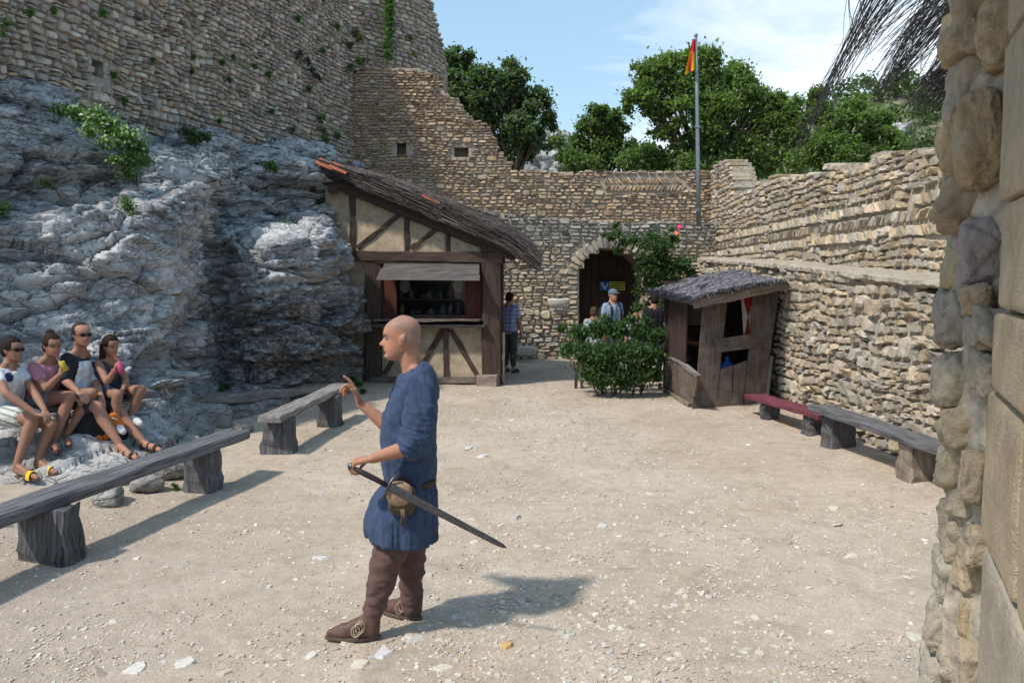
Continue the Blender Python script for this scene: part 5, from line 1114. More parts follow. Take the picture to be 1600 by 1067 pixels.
for px, py, c_ in ((1062, 355, (0.75, 0.05, 0.16)), (1057, 365, (0.75, 0.22, 0.12))):
    m = MB(); q = A(px, py, 18.9)
    for k in range(10):
        a = k * 2.4; rr = 0.008 + 0.004 * k; v, f = ellipsoid(q + Vector((rr * math.cos(a), rr * 0.6 * math.sin(a) - 0.01, rr * math.sin(a))), (0.024, 0.016, 0.024), None, 8, 5); m.add(v, f, c_)
    m.build('bloom', M['paint'], rose, True)
# flowering shrub and other plants on the crag: on top of the ledges
WG = [(0.075, 0.15, 0.04), (0.095, 0.18, 0.05), (0.06, 0.11, 0.04), (0.12, 0.19, 0.06)]; PALE = [(0.42, 0.50, 0.40), (0.50, 0.56, 0.48), (0.30, 0.40, 0.26)]
def crag_plant(label, spec, n, size, cols, seed, white=0, name='shrub', cat='shrub'):
    cens = [A(px, py, Y_) for px, py, rp, Y_ in spec]; rads = [rp / F_PX * Y_ for px, py, rp, Y_ in spec]; base = min(cens, key=lambda c: c.z); st = [[base + Vector((0.0, 0.25, -0.15)), base.lerp(c_, .5) + Vector((0, 0.05, 0)), c_] for c_ in cens]
    root = plant(name, label, cat, cens, rads, n, size, cols, seed, st, aspect=0.35, shell=0.2, stem_r=0.004)
    if white:
        r = np.random.default_rng(seed + 1); P_ = clump_points(cens[:max(1, len(cens) * 2 // 3)], rads[:max(1, len(cens) * 2 // 3)], white, r, 0.8); V, F, C = leaves(P_, 0.045, r, PALE, 0.12, 0.3, 0.8); mesh_np('blossom', V, F, M['leaf'], root, False, C)
crag_plant('bright green shrub with pale blossom spilling over the crag under the castle wall', [(95, 172, 13, 10.6), (120, 178, 16, 10.5), (150, 182, 18, 10.5), (140, 205, 13, 10.3), (170, 198, 18, 10.5), (165, 225, 13, 10.3), (180, 250, 10, 10.2), (195, 215, 22, 10.5), (215, 232, 18, 10.7), (205, 250, 20, 10.5), (222, 252, 12, 10.7), (200, 270, 13, 10.4)], 6500, 0.055, WG, 80, 1100)
crag_plant('small dark green shrub at the foot of the castle wall', [(290, 205, 12, 12.9), (305, 212, 15, 13.0), (322, 215, 10, 13.1), (300, 220, 10, 12.9)], 1200, 0.06, [(0.05, 0.08, 0.035), (0.07, 0.10, 0.045)], 82)
crag_plant('yellow green tuft in a crack below the blossoming shrub', [(200, 322, 12, 10.0), (208, 338, 9, 10.0), (195, 312, 7, 10.0)], 500, 0.05, WG, 83, name='plant_tuft', cat='plant')
crag_plant('small green tuft on the upper ledge of the crag', [(422, 258, 10, 14.6), (430, 264, 6, 14.6)], 350, 0.06, WG, 84, name='plant_tuft', cat='plant')
crag_plant('low grassy tuft on the flat top of the far crag block', [(445, 350, 8, 13.6), (438, 353, 6, 13.6)], 250, 0.05, WG, 85, name='plant_tuft', cat='plant')
crag_plant('dark tuft at the far left edge of the crag', [(5, 325, 13, 9.0), (-6, 330, 12, 9.0)], 400, 0.05, BG, 86, name='plant_tuft', cat='plant')
crag_plant('dark moss cushion on the left ledges of the crag', [(70, 285, 12, 9.3), (82, 292, 8, 9.3)], 400, 0.035, [(0.05, 0.07, 0.04)], 87, name='plant_tuft', cat='plant')
crag_plant('green weeds growing by the post of the booth', [(560, 600, 7, 14.2), (567, 612, 6, 13.9), (552, 592, 6, 14.3)], 400, 0.06, BG, 88, name='weed', cat='weed')
crag_plant('small weed at the foot of the far stump of the long bench', [(275, 765, 7, 7.6), (272, 757, 5, 7.6)], 160, 0.035, BG, 89, name='weed', cat='weed')
crag_plant('green weed growing above the edging log against the dark rock', [(355, 603, 8, 11.9), (346, 606, 6, 11.8)], 200, 0.05, BG, 90, name='weed', cat='weed')
# weeds rooted in the castle wall
def wallpt(px, py): 
    u = (px - 800) / F_PX; Yw = 8.734 / (0.23 - u); q = A(px, py, Yw); return q + Vector((0.05, -0.06, 0))
ORD = ['first', 'second', 'third', 'fourth', 'fifth', 'sixth', 'seventh', 'eighth', 'ninth', 'tenth', 'eleventh', 'twelfth', 'thirteenth', 'fourteenth', 'fifteenth', 'sixteenth', 'seventeenth', 'eighteenth', 'nineteenth', 'twentieth', 'twenty first', 'twenty second', 'twenty third', 'twenty fourth', 'twenty fifth', 'twenty sixth', 'twenty seventh', 'twenty eighth', 'twenty ninth', 'thirtieth', 'thirty first', 'thirty second', 'thirty third', 'thirty fourth', 'thirty fifth']
TUF = [(45, 22, 9), (82, 18, 8), (160, 22, 8), (8, 40, 22), (175, 118, 7), (237, 95, 6), (192, 158, 8), (298, 112, 7), (300, 90, 6), (345, 98, 7), (362, 90, 5), (395, 105, 6), (418, 116, 8), (355, 125, 6), (466, 84, 10), (478, 96, 8), (485, 110, 9), (493, 120, 8), (480, 138, 8), (500, 185, 11), (503, 205, 12), (508, 220, 9), (525, 212, 8), (422, 175, 6), (464, 30, 8), (525, 42, 7), (502, 80, 6), (545, 105, 8), (548, 70, 8), (556, 50, 10), (560, 95, 10), (340, 190, 6), (505, 240, 6), (455, 202, 5)]
r = np.random.default_rng(91); rank = {i_: n_ for n_, i_ in enumerate(sorted(range(len(TUF)), key=lambda i_: TUF[i_][0]))}
for k, (px, py, rp) in enumerate(TUF):
    if px > 545: cens = [A(px, py, 20.4)]
    else: cens = [wallpt(px, py)]
    rad = 0.72 * rp / F_PX * cens[0].y; cens.append(cens[0] + Vector((r.normal(0, rad * .4), -0.02, -rad * 0.9))); dk = k in (14, 15, 16, 17, 28, 29)
    root = plant('wall_weed', '%s %s weed tuft on the castle wall, %s from the left' % ('tiny' if rp < 7 else 'small' if rp < 10 else 'large', 'dry brown' if dk else 'green', ORD[rank[k]]), 'weed', cens, [rad, rad * 0.6], 150, 0.035 + 0.0015 * cens[0].y, [(0.05, 0.06, 0.035), (0.08, 0.07, 0.05)] if dk else WG[:3], 92 + k, [[cens[0] + Vector((-0.12, 0.06, 0)), cens[0]]], 'weeds rooted in the castle wall', droop=0.6, aspect=0.4, shell=0.1, stem_r=0.006)
cens = [A(608, y, 22.6) for y in range(-10, 92, 10)] + [A(603, y, 22.6) for y in (70, 85)]
plant('ivy', 'bright green ivy streak hanging down the round tower', 'ivy', cens, [0.16 - 0.004 * k for k in range(len(cens))], 1500, 0.10, WG, 130, [[A(606, 100, 22.8), A(608, 50, 22.8), A(608, -10, 22.8)]])
crag_plant('dry brown weeds on the tower left of the ivy streak', [(565, 20, 9, 22.5), (562, 60, 9, 22.4), (568, 95, 10, 21.5), (640, 60, 8, 22.9), (645, 85, 9, 22.8)], 500, 0.09, [(0.13, 0.11, 0.06), (0.09, 0.085, 0.045)], 131, name='weed', cat='weed')

# ------------------------------------------------------------------ trees beyond the walls
def tree(name, label, spec, Y, n, leaf, cols, seed, trunk_px, base_z=-4.0, sub=10, trunk_r=0.24):
    r = np.random.default_rng(seed); tb = A(*trunk_px, Y); root = empty(name, (tb.x, Y, base_z), label, 'tree', 'trees beyond the walls'); tag(root, kind='thing')
    cens = []; rads = []; big_c = []
    for px, py, rp in spec:
        c_ = A(px, py, Y + r.uniform(-1, 1) * rp / F_PX * Y * 1.1); R_ = rp / F_PX * Y; big_c.append((c_, R_))
        for k in range(sub):
            d = Vector(r.normal(0, 1, 3)).normalized(); cens.append(c_ + d * R_ * r.uniform(0.2, 1.0)); rads.append(R_ * r.uniform(0.28, 0.7))
    P_ = clump_points(cens, rads, int(n * 3.2), r, 0.1, 0.75); V, F, C = leaves(P_, leaf, r, cols, 0.25, 1.1, 0.6); mesh_np('crown', V, F, M['leaf'], root, False, C)
    m = MB(); p0 = Vector((tb.x, Y, base_z)); fork = Vector((tb.x, Y, tb.z)); v, f, g = tube([p0, p0.lerp(fork, .5) + Vector((.1, 0, 0)), fork], [trunk_r * 1.3, trunk_r, trunk_r * 0.85], 10, False); m.add(v, f, gr=g); m.build('trunk', M['bark'], root, True)
    m = MB()
    for c_, R_ in big_c:
        mid = fork.lerp(c_, .5) + Vector((0, 0, R_ * 0.25)); v, f, g = tube([fork, mid, c_, c_ + (c_ - mid) * 0.3], [trunk_r * .45, trunk_r * .2, trunk_r * .08, 0.01], 7, False); m.add(v, f, gr=g)
        for k in range(3):
            e = c_ + Vector(r.normal(0, R_ * .5, 3)); v, f, g = tube([mid, mid.lerp(e, .6) + Vector((0, 0, R_ * .1)), e], [trunk_r * .12, trunk_r * .06, 0.01], 5, False); m.add(v, f, gr=g)
    m.build('limbs', M['bark'], root, True); return root
DK = [(0.10, 0.145, 0.085), (0.125, 0.175, 0.095), (0.085, 0.125, 0.075)]; MG = [(0.13, 0.19, 0.07), (0.16, 0.23, 0.08), (0.105, 0.155, 0.06), (0.17, 0.235, 0.09)]
tree('oak_tree', 'dark bluish green oak rising behind the stepped end of the ruined wall', [(705, 95, 24), (690, 130, 22), (735, 105, 22), (720, 140, 30), (765, 140, 30), (800, 120, 26), (760, 175, 34), (805, 165, 34), (840, 165, 24), (855, 190, 17), (820, 205, 30), (790, 225, 26), (825, 235, 24), (795, 250, 18), (845, 215, 18)], 29, 13500, 0.16, DK, 141, (800, 290))
tree('shrubby_tree', 'rounded mid green tree standing between the dark oak and the tall walnut tree', [(940, 178, 18), (920, 195, 20), (955, 195, 24), (930, 225, 30), (970, 225, 28), (905, 225, 20), (990, 245, 26), (895, 240, 18), (950, 252, 26), (1015, 250, 20), (912, 256, 18)], 34, 8500, 0.16, MG[:3] + DK[:1], 142, (950, 290))
tree('walnut_tree', 'tall broad green tree with sky showing through behind the flagpole', [(1040, 100, 26), (1080, 95, 26), (1115, 100, 26), (1010, 115, 22), (1000, 140, 26), (990, 155, 20), (1045, 135, 34), (1090, 130, 36), (1140, 125, 30), (1170, 130, 24), (1020, 165, 28), (1065, 170, 34), (1110, 165, 36), (1155, 160, 32), (1190, 160, 26), (1215, 160, 20), (1040, 205, 24), (1085, 210, 30), (1130, 205, 34), (1175, 205, 34), (1205, 200, 26), (1105, 240, 30), (1150, 245, 34), (1190, 245, 30), (1060, 240, 18)], 31, 20000, 0.16, MG, 143, (1100, 290), trunk_r=0.32)
tree('walnut_tree', 'lower green tree on the right behind the parapet, beyond the flagpole tree', [(1240, 170, 20), (1235, 205, 28), (1275, 150, 14), (1270, 180, 22), (1300, 195, 28), (1335, 180, 22), (1345, 160, 13), (1370, 195, 24), (1260, 235, 28), (1305, 230, 30), (1350, 225, 28), (1385, 215, 20), (1395, 235, 16)], 30, 12500, 0.15, MG, 144, (1300, 290))
for k_, (lb, sp_, Y_) in enumerate([('low thicket behind the wall just right of the dark oak', [(885, 245, 16), (900, 255, 18), (925, 258, 18), (870, 222, 12)], 33), ('low thicket filling the gap between the rounded tree and the tall walnut tree', [(985, 250, 20), (1010, 240, 20), (1030, 252, 22), (1050, 258, 20), (1000, 262, 16)], 32),
     ('low thicket under the tall walnut tree beside the flagpole', [(1075, 255, 20), (1110, 262, 22), (1140, 262, 20), (1165, 262, 22), (1195, 258, 22), (1220, 240, 24), (1235, 215, 20)], 30.5), ('low thicket behind the parapet at the foot of the right hand tree', [(1250, 250, 20), (1290, 245, 22), (1330, 240, 22), (1370, 238, 20), (1400, 228, 18)], 29.5)]):
    cens = [A(a_, b_, Y_) for a_, b_, c_ in sp_]; rads = [c_ / F_PX * Y_ * 1.15 for a_, b_, c_ in sp_]; b0 = cens[0] + Vector((0, 0, -4)); plant('thicket', lb, 'shrub', cens, rads, 900 * len(cens), 0.17, MG, 170 + k_, [[b0, b0.lerp(c_, .6), c_] for c_ in cens[:3]], stem_r=0.03)
# scrub on the hillside behind (one mass) and pale outcrops
r = np.random.default_rng(150); cs = []; rs = []
yh = r.uniform(62, 152, 1000); xh = r.uniform(-0.05, 0.72, 1000) * yh; zh = hill_h(xh, yh) - 4.0; cs = np.stack([xh, yh, zh + 0.6], 1); rs = r.uniform(0.8, 2.4, 1000)
P_ = clump_points(cs, rs, 90000, r, 0.5, 0.8); V, F, C = leaves(P_, 0.55, r, [(0.075, 0.11, 0.045), (0.10, 0.135, 0.055), (0.06, 0.09, 0.045)], 0.2, 0.5, 0.8); o = mesh_np('hillside_scrub', V, F, M['leaf'], None, False, C); tag(o, 'green scrub covering the far hillside behind the trees', kind='stuff')
for k, (px, py, w, h, Y_, lb) in enumerate([(850, 250, 80, 26, 42, 'pale grey rock outcrop behind the wall between the two darker trees'), (868, 212, 42, 12, 60, 'small pale rock ledge high above the outcrop'), (1405, 198, 26, 7, 85, 'tiny pale rock patch on the right hillside'), (925, 238, 26, 26, 40, 'pale rock showing behind the rounded tree')]):
    s = Y_ / F_PX; v, f = boulder(A(px, py, Y_), (w * s, 3.0, h * s * 2.4), 0, 22, 4.5, 0.32, 600 + k); v[:, 2] -= h * s * 0.8; o = mesh_np('outcrop', v, f, M['rock'], None, True, np.broadcast_to((0, 0, 0.5), (len(v), 3))); tag(o, lb, 'rock')
# ------------------------------------------------------------------ people
t = NT('skin'); p = t.coord(); n1 = t.noise(p, 26, 5, 0.6); n2 = t.noise(p, 7, 3)
c = t.mix(t.attr(), t.ramp(n1, [(0.3, 0.9), (0.7, 1.08)]), 1.0, 'MULTIPLY'); c = t.mix(c, (0.55, 0.20, 0.13), t.math('MULTIPLY', t.ramp(n2, [(0.45, 0.0), (0.75, 0.35)]), 0.7))
t.b.inputs['Subsurface Weight'].default_value = 0.12; t.b.inputs['Subsurface Radius'].default_value = (1.0, 0.3, 0.15); t.b.inputs['Subsurface Scale'].default_value = 0.01
t.b.inputs['Specular IOR Level'].default_value = 0.25; M['skin'] = t.fin(c, 0.6, t.noise(p, 220, 3), 0.12, 0.001)
def mat_cloth(name, col, weave=420, var=0.18, rough=0.92, bump=0.25, fuzz=0.04):
    t = NT(name); p = t.coord(); n = t.noise(p, 18, 6, 0.65); w = t.noise(t.coord((1, 1, 3)), weave, 2, 0.5); n3 = t.noise(p, 5, 4)
    base = t.attr() if col is None else t.mix(col, col, 0.0)
    c = t.mix(base, t.ramp(n, [(0.3, 1 - var), (0.7, 1 + var)]), 1.0, 'MULTIPLY'); c = t.mix(c, t.ramp(w, [(0.3, 0.86), (0.7, 1.14)]), 1.0, 'MULTIPLY')
    c = t.mix(c, t.ramp(n3, [(0.35, 0.88), (0.65, 1.1)]), 1.0, 'MULTIPLY'); t.b.inputs['Sheen Weight'].default_value = fuzz; t.b.inputs['Sheen Roughness'].default_value = 0.6
    return t.fin(c, rough, t.math('ADD', w, n), bump, 0.003)
M['linen'] = mat_cloth('blue_linen', (0.034, 0.054, 0.108), 380, 0.15)
M['wool'] = mat_cloth('brown_wool', (0.10, 0.058, 0.052), 300, 0.2)
M['cloth'] = mat_cloth('plain_cloth', None, 420, 0.1)
M['hair'] = mat_simple('hair', None, 0.75, 120, 0.45, 0.6, 0.004); M['hair'].node_tree.nodes['Principled BSDF'].inputs['Specular IOR Level'].default_value = 0.12
M['leather'] = mat_simple('leather', None, 0.6, 35, 0.3, 0.5, 0.004)
M['eye'] = mat_simple('eye', None, 0.5, 5, 0.0, 0.0)
M['lens'] = mat_simple('dark_lens', (0.01, 0.01, 0.012), 0.08, 5, 0.0, 0.0)

def remesh(mb, voxel, smooth=3, fac=0.5):
    o = mb.build('raw', None); md = o.modifiers.new('r', 'REMESH'); md.mode = 'VOXEL'; md.voxel_size = voxel; md.adaptivity = 0
    if smooth: ms = o.modifiers.new('s', 'SMOOTH'); ms.factor = fac; ms.iterations = smooth
    dg = bpy.context.evaluated_depsgraph_get(); me = bpy.data.meshes.new_from_object(o.evaluated_get(dg)); old = o.data; bpy.data.objects.remove(o); bpy.data.meshes.remove(old)
    n = len(me.vertices); v = np.empty(n * 3, np.float32); me.vertices.foreach_get('co', v); v = v.reshape(-1, 3).astype(float)
    nr = np.empty(n * 3, np.float32); me.vertices.foreach_get('normal', nr); nr = nr.reshape(-1, 3).astype(float)
    sz = np.empty(len(me.polygons), np.int32); me.polygons.foreach_get('loop_total', sz); lv = np.empty(len(me.loops), np.int32); me.loops.foreach_get('vertex_index', lv)
    fs = []
    st = np.concatenate([[0], np.cumsum(sz)[:-1]])
    for k in (3, 4):
        ix = st[sz == k]
        if len(ix): fs.append(lv[ix[:, None] + np.arange(k)])
    bpy.data.meshes.remove(me); return v, nr, fs
def fr(fwd, up=(0, 0, 1)):
    f = Vector(fwd).normalized(); l = Vector(up).cross(f).normalized(); u = f.cross(l); return np.array([list(f), list(l), list(u)]).T      # columns forward, left, up
def head_mesh(nose=1.0, jaw=1.0):
    Z = np.array([-.112, -.106, -.096, -.086, -.076, -.066, -.058, -.052, -.046, -.038, -.030, -.022, -.012, -.002, .008, .018, .028, .038, .050, .064, .080, .096, .110, .120, .126])
    zf = [-.112, -.106, -.096, -.086, -.072, -.060, -.050, -.040, -.025, -.005, .010, .020, .030, .045, .064, .080, .096, .110, .120, .126]
    xf = [.050, .072, .084, .089, .084, .087, .089, .087, .086, .084, .083, .088, .093, .092, .086, .076, .058, .036, .014, -.004]
    xb = [.030, .018, .000, -.018, -.045, -.062, -.074, -.083, -.092, -.098, -.101, -.103, -.104, -.105, -.102, -.096, -.086, -.068, -.046, -.020]
    ww = [.016, .028, .040, .048, .056, .060, .063, .066, .070, .073, .074, .0745, .075, .0765, .0765, .073, .065, .050, .032, .010]
    n = 56; a = np.arange(n) / n * 2 * np.pi; a = a - 0.35 * np.sin(a) * 0.6; V = []
    for z_ in Z:
        f_, b_, w_ = np.interp(z_, zf, xf), np.interp(z_, zf, xb), np.interp(z_, zf, ww); x0 = (f_ + b_) * 0.42
        ca, sa = np.cos(a), np.sin(a); e = 0.88
        x = np.where(ca > 0, x0 + (f_ - x0) * np.abs(ca) ** e, x0 - (x0 - b_) * np.abs(ca) ** e); y = w_ * jaw ** (z_ < -.05) * np.sign(sa) * np.abs(sa) ** e
        fr_ = (ca > 0.1)
        nb = np.interp(z_, [-.040, -.036, -.028, -.020, .000, .014, .022], [0, .010, .027, .027, .014, .004, 0]) * nose; sg = np.interp(z_, [-.038, -.027, .0, .02], [.0165, .0155, .010, .008])
        x = x + fr_ * nb * np.exp(-(y / sg) ** 2)
        lip = .0095 * (math.exp(-((z_ + .0445) / .0035) ** 2) + 1.0 * math.exp(-((z_ + .0565) / .0042) ** 2)) - .006 * math.exp(-((z_ + .0505) / .0022) ** 2) - .004 * math.exp(-((z_ + .068) / .005) ** 2) + .007 * math.exp(-((z_ + .088) / .009) ** 2)
        x = x + fr_ * lip * np.exp(-(y / .021) ** 2)
        x = x - fr_ * .011 * np.exp(-((np.abs(y) - .031) / .015) ** 2) * math.exp(-((z_ - .009) / .011) ** 2)
        x = x + fr_ * .0045 * np.exp(-((np.abs(y) - .026) / .022) ** 2) * math.exp(-((z_ - .031) / .007) ** 2)
        V.append(np.stack([x, y, np.full(n, z_)], 1))
    m = len(Z); V = np.concatenate(V + [[[.035, 0, -.114]], [[-.01, 0, .128]]]); i = np.arange(m - 1)[:, None]; j = np.arange(n)[None]; j2 = (j + 1) % n
    Q = np.stack(np.broadcast_arrays(i * n + j, i * n + j2, (i + 1) * n + j2, (i + 1) * n + j), -1).reshape(-1, 4); jj = np.arange(n); jn = (jj + 1) % n
    return V, [Q, np.stack([np.full(n, m * n), jn, jj], 1), np.stack([np.full(n, m * n + 1), (m - 1) * n + jj, (m - 1) * n + jn], 1)]
def hand(m, w, d, nrm_, t_, s=1.0, curls=((30, 40, 30),) * 4, thumb=(0.6, 0.7, 0.3), spread=0.1):
    w = np.array(list(w)); d = np.array(list(Vector(d).normalized())); n = np.array(list(nrm_), float); n -= d * (n @ d); n /= np.linalg.norm(n); t = np.array(list(t_), float); t -= d * (t @ d); t -= n * (t @ n); t /= np.linalg.norm(t)
    offs = (0.030, 0.010, -0.010, -0.029); Ls = ((.043, .026, .022), (.047, .029, .023), (.043, .027, .022), (.034, .021, .019)); roots = []
    for k in range(4):
        rt = w + (d * (0.092 - 0.004 * abs(k - 1)) + t * offs[k]) * s; roots.append(rt); v, f = capsule(w + (d * 0.005 + t * offs[k] * 0.45) * s, 0.0165 * s, rt, 0.0125 * s, 10); m.add(v, f)
    v, f = capsule(w + (d * .02 + t * .022 + n * .006) * s, .017 * s, w + (d * .065 + t * .026 + n * .004) * s, .013 * s, 10); m.add(v, f)
    for k in range(4):
        p = roots[k]; a = 0.0; base = d + t * (spread * (1.5 - k) / 1.5); base /= np.linalg.norm(base)
        for q in range(3):
            a += math.radians(curls[k][q]); dr = base * math.cos(a) + n * math.sin(a); e = p + dr * Ls[k][q] * s; r0 = (0.0104, 0.0094, 0.0083)[q] * s; v, f = capsule(p, r0, e, r0 * 0.9, 9); m.add(v, f); p = e
    b = w + (d * .028 + t * .030 + n * .004) * s; th = d * thumb[0] + t * thumb[1] + n * thumb[2]; th /= np.linalg.norm(th); e = b + th * .042 * s; v, f = capsule(b, .0135 * s, e, .0105 * s, 9); m.add(v, f)
    th2 = th + n * 0.25 + d * .25; th2 /= np.linalg.norm(th2); v, f = capsule(e, .0102 * s, e + th2 * .030 * s, .0085 * s, 9); m.add(v, f)
def limb(m, pts, rad, n=14):
    for a, b, ra, rb in zip(pts[:-1], pts[1:], rad[:-1], rad[1:]): v, f = capsule(a, ra, b, rb, n); m.add(v, f)
def V3(x): return Vector(x)
def person(label, loc, hd, J, skin=(0.42, 0.22, 0.145), s=1.0, voxel=0.009, hairc=(0.03, 0.02, 0.016), hands=None, feet=True, group=None, tw=1.0, nk=1.0, lw=1.0, shw=1.0):
    """hd: centre, forward, up, scale, hair style. J: joints. returns root and a frame for extras"""
    root = empty('person', loc, label, 'person', group); tag(root, kind='thing'); m = MB(); hs = hd.get('s', 1.0); R = fr(hd['f'], hd.get('u', (0, 0, 1))); hc = np.array(list(hd['c']))
    v, f = head_mesh(hd.get('nose', 1.0), hd.get('jaw', 1.0)); m.add((v * hs) @ R.T + hc, f)
    def L2W(q): return Vector(hc + R @ (np.array(q) * hs))
    for sd in (-1, 1):
        Re = R @ np.array(Matrix.Rotation(sd * 0.30, 3, 'Z') @ Matrix.Rotation(-0.15, 3, 'Y')); v, f = ellipsoid(L2W((-.012, sd * .077, -.002)), (.017 * hs, .0055 * hs, .031 * hs), Re, 14, 8); m.add(v, f)
        v, f = ellipsoid(L2W((-.020, sd * .079, .010)), (.010 * hs, .007 * hs, .020 * hs), Re, 10, 6); m.add(v, f)
    sh = [J['shL'], J['shR']]; hip = [J['hipL'], J['hipR']]; ct = (sh[0] + sh[1]) / 2; pc = (hip[0] + hip[1]) / 2
    limb(m, [L2W((-.030, 0, -.045)), L2W((-.042, 0, -.10)).lerp(ct, .30), ct + Vector((0, 0, .0))], [.060 * s * nk, .060 * s * nk, .075 * s])
    for q_ in sh: limb(m, [L2W((-.045, 0, -.09)).lerp(ct, .15), ct.lerp(q_, .75) + Vector((0, 0, .004 * s))], [.040 * s, .040 * s * shw])
    for a, b in zip(sh, hip): limb(m, [ct.lerp(a, .62) + Vector((0, 0, -.07 * s)), ct.lerp(a, .5).lerp(b, .5), b.lerp(pc, .1)], [.088 * s * tw, .090 * s * tw, .098 * s * tw])
    limb(m, [ct + Vector((0, 0, -.06)), pc], [.09 * s, .10 * s]); limb(m, [ct.lerp(sh[0], .9), ct.lerp(sh[1], .9)], [.052 * s, .052 * s])
    for k, sd in enumerate('LR'):
        a, e, w = J['sh' + sd], J['el' + sd], J['wr' + sd]; limb(m, [a, a.lerp(e, .4), e, e.lerp(w, .3), w], [.048 * s * shw, .047 * s * shw, .040 * s, .043 * s, .027 * s])
        if hands and sd in hands: h = hands[sd]; hand(m, w, h['d'], h['n'], h['t'], s * 1.0 * h.get('s', 1), h.get('curls', ((30, 40, 30),) * 4), h.get('thumb', (.6, .7, .3)))
        else: hand(m, w, (w - e).normalized(), (0, 0.2, -1), (0, 1, 0) if k else (0, -1, 0), s)
        h, kn, an = J['hip' + sd], J['kn' + sd], J['an' + sd]; limb(m, [h, h.lerp(kn, .45), kn, kn.lerp(an, .3) + Vector(J.get('calf', (0, 0.012, 0))), an], [.092 * s * (tw * .5 + .5) * lw, .084 * s * lw, .060 * s * lw, .062 * s * lw, .037 * s * lw], 16)
        if feet:
            to = J['to' + sd]; dr = Vector((to.x - an.x, to.y - an.y, 0)).normalized(); hl = Vector((an.x, an.y, to.z + .012)) - dr * .035 * s
            limb(m, [an, hl + Vector((0, 0, .02))], [.036 * s, .032 * s]); limb(m, [hl + Vector((0, 0, .018)), hl.lerp(to, .62) + Vector((0, 0, .012)), to], [.031 * s, .036 * s, .024 * s]); limb(m, [an + Vector((0, 0, -.02)), hl.lerp(to, .6) + Vector((0, 0, .02))], [.034 * s, .030 * s])
    v, nr, fs = remesh(m, voxel, 1 if voxel < .006 else 2); loc_ = ((v - hc) @ R) / hs; col = np.broadcast_to(np.array(skin), (len(v), 3)).copy(); x, y, z_ = loc_.T
    inh = (np.abs(y) < .1) & (np.abs(x) < .13) & (z_ > -.12) & (z_ < .14)
    def blend(mask, c_, a=1.0):
        w = (mask * a)[:, None]; col[:] = col * (1 - w) + np.array(c_) * w
    blend(inh & (x > .078) & (np.abs(y) < .023) & (z_ < -.041) & (z_ > -.061), (0.42, 0.13, 0.11), 0.75)
    blend(inh & (x > .060) & (np.abs(y) > .012) & (np.abs(y) < .048) & (z_ > .021) & (z_ < .031 + .12 * voxel), hd.get('brow', hairc), 0.75)
    blend(inh & (x > .055) & (np.abs(np.abs(y) - .031) < .014) & (np.abs(z_ - .009) < .0045), (0.05, 0.035, 0.03), 0.8)
    blend(inh & ((np.abs(np.abs(y) - .045) < .02) & (np.abs(z_ + .022) < .018) & (x > .03)), (0.52, 0.2, 0.14), 0.35)
    blend((np.abs(np.abs(y) - .083) < .012) & (np.abs(x + .006) < .0085) & (np.abs(z_ + .001) < .014), (0.30, 0.11, 0.08), 0.6)  # shading of the ear hollow painted into the skin colour
    if hd.get('stubble'):
        st = inh & ((z_ > .050) | ((x < -.005) & (z_ > -.035))) & ~((x > .03) & (z_ < .065)); k = (sstep(.045, .075, z_) + sstep(0.0, -.04, x) * (z_ > -.04)) * st; blend(np.clip(k, 0, 1), (0.235, 0.165, 0.145), 0.7)
        bd_ = inh & (x > -.01) & (z_ < -.055); blend(bd_ * 1.0, (0.30, 0.19, 0.15), 0.3)
    body = mesh_np('body', v, fs, M['skin'], root, True, col)
    for sd in (-1, 1):
        v, f = ellipsoid(L2W((.0712, sd * .031, .0085)), (.0105 * hs,) * 3, R, 12, 8); lc = ((v - hc) @ R) / hs; cc = np.tile((0.16, 0.13, 0.12), (len(v), 1)); cc[lc[:, 0] > .0800] = (0.05, 0.04, 0.03)
        mesh_np('eye', v, f, M['eye'], root, True, cc)
    return root, L2W, R
def garment(name, root, m, mat, voxel, wr=0.004, seed=0, col=None, smooth=2, freq=(9, 9, 14), fn=None, sharp=2.0):
    v, nr, fs = remesh(m, voxel, smooth); f = np.array(freq, float); w = 0.35 * np.stack([vn(v * 5 + 3, seed), vn(v * 5 + 7, seed + 1), vn(v * 5 + 11, seed + 2)], 1)
    q = 1 - np.abs(fbm((v + 0.08 * w) * f, seed + 20, 3, 0.5)) * sharp; v = v + nr * (wr * (q - 0.4) + wr * 0.6 * fbm(v * f * 2.3, seed + 31, 2))[:, None]
    if fn is not None: v, c_ = fn(v, nr); col = c_ if c_ is not None else col
    return mesh_np(name, v, fs, mat, root, True, col if col is not None else (0.5, 0.5, 0.5) * np.ones((len(v), 3)))

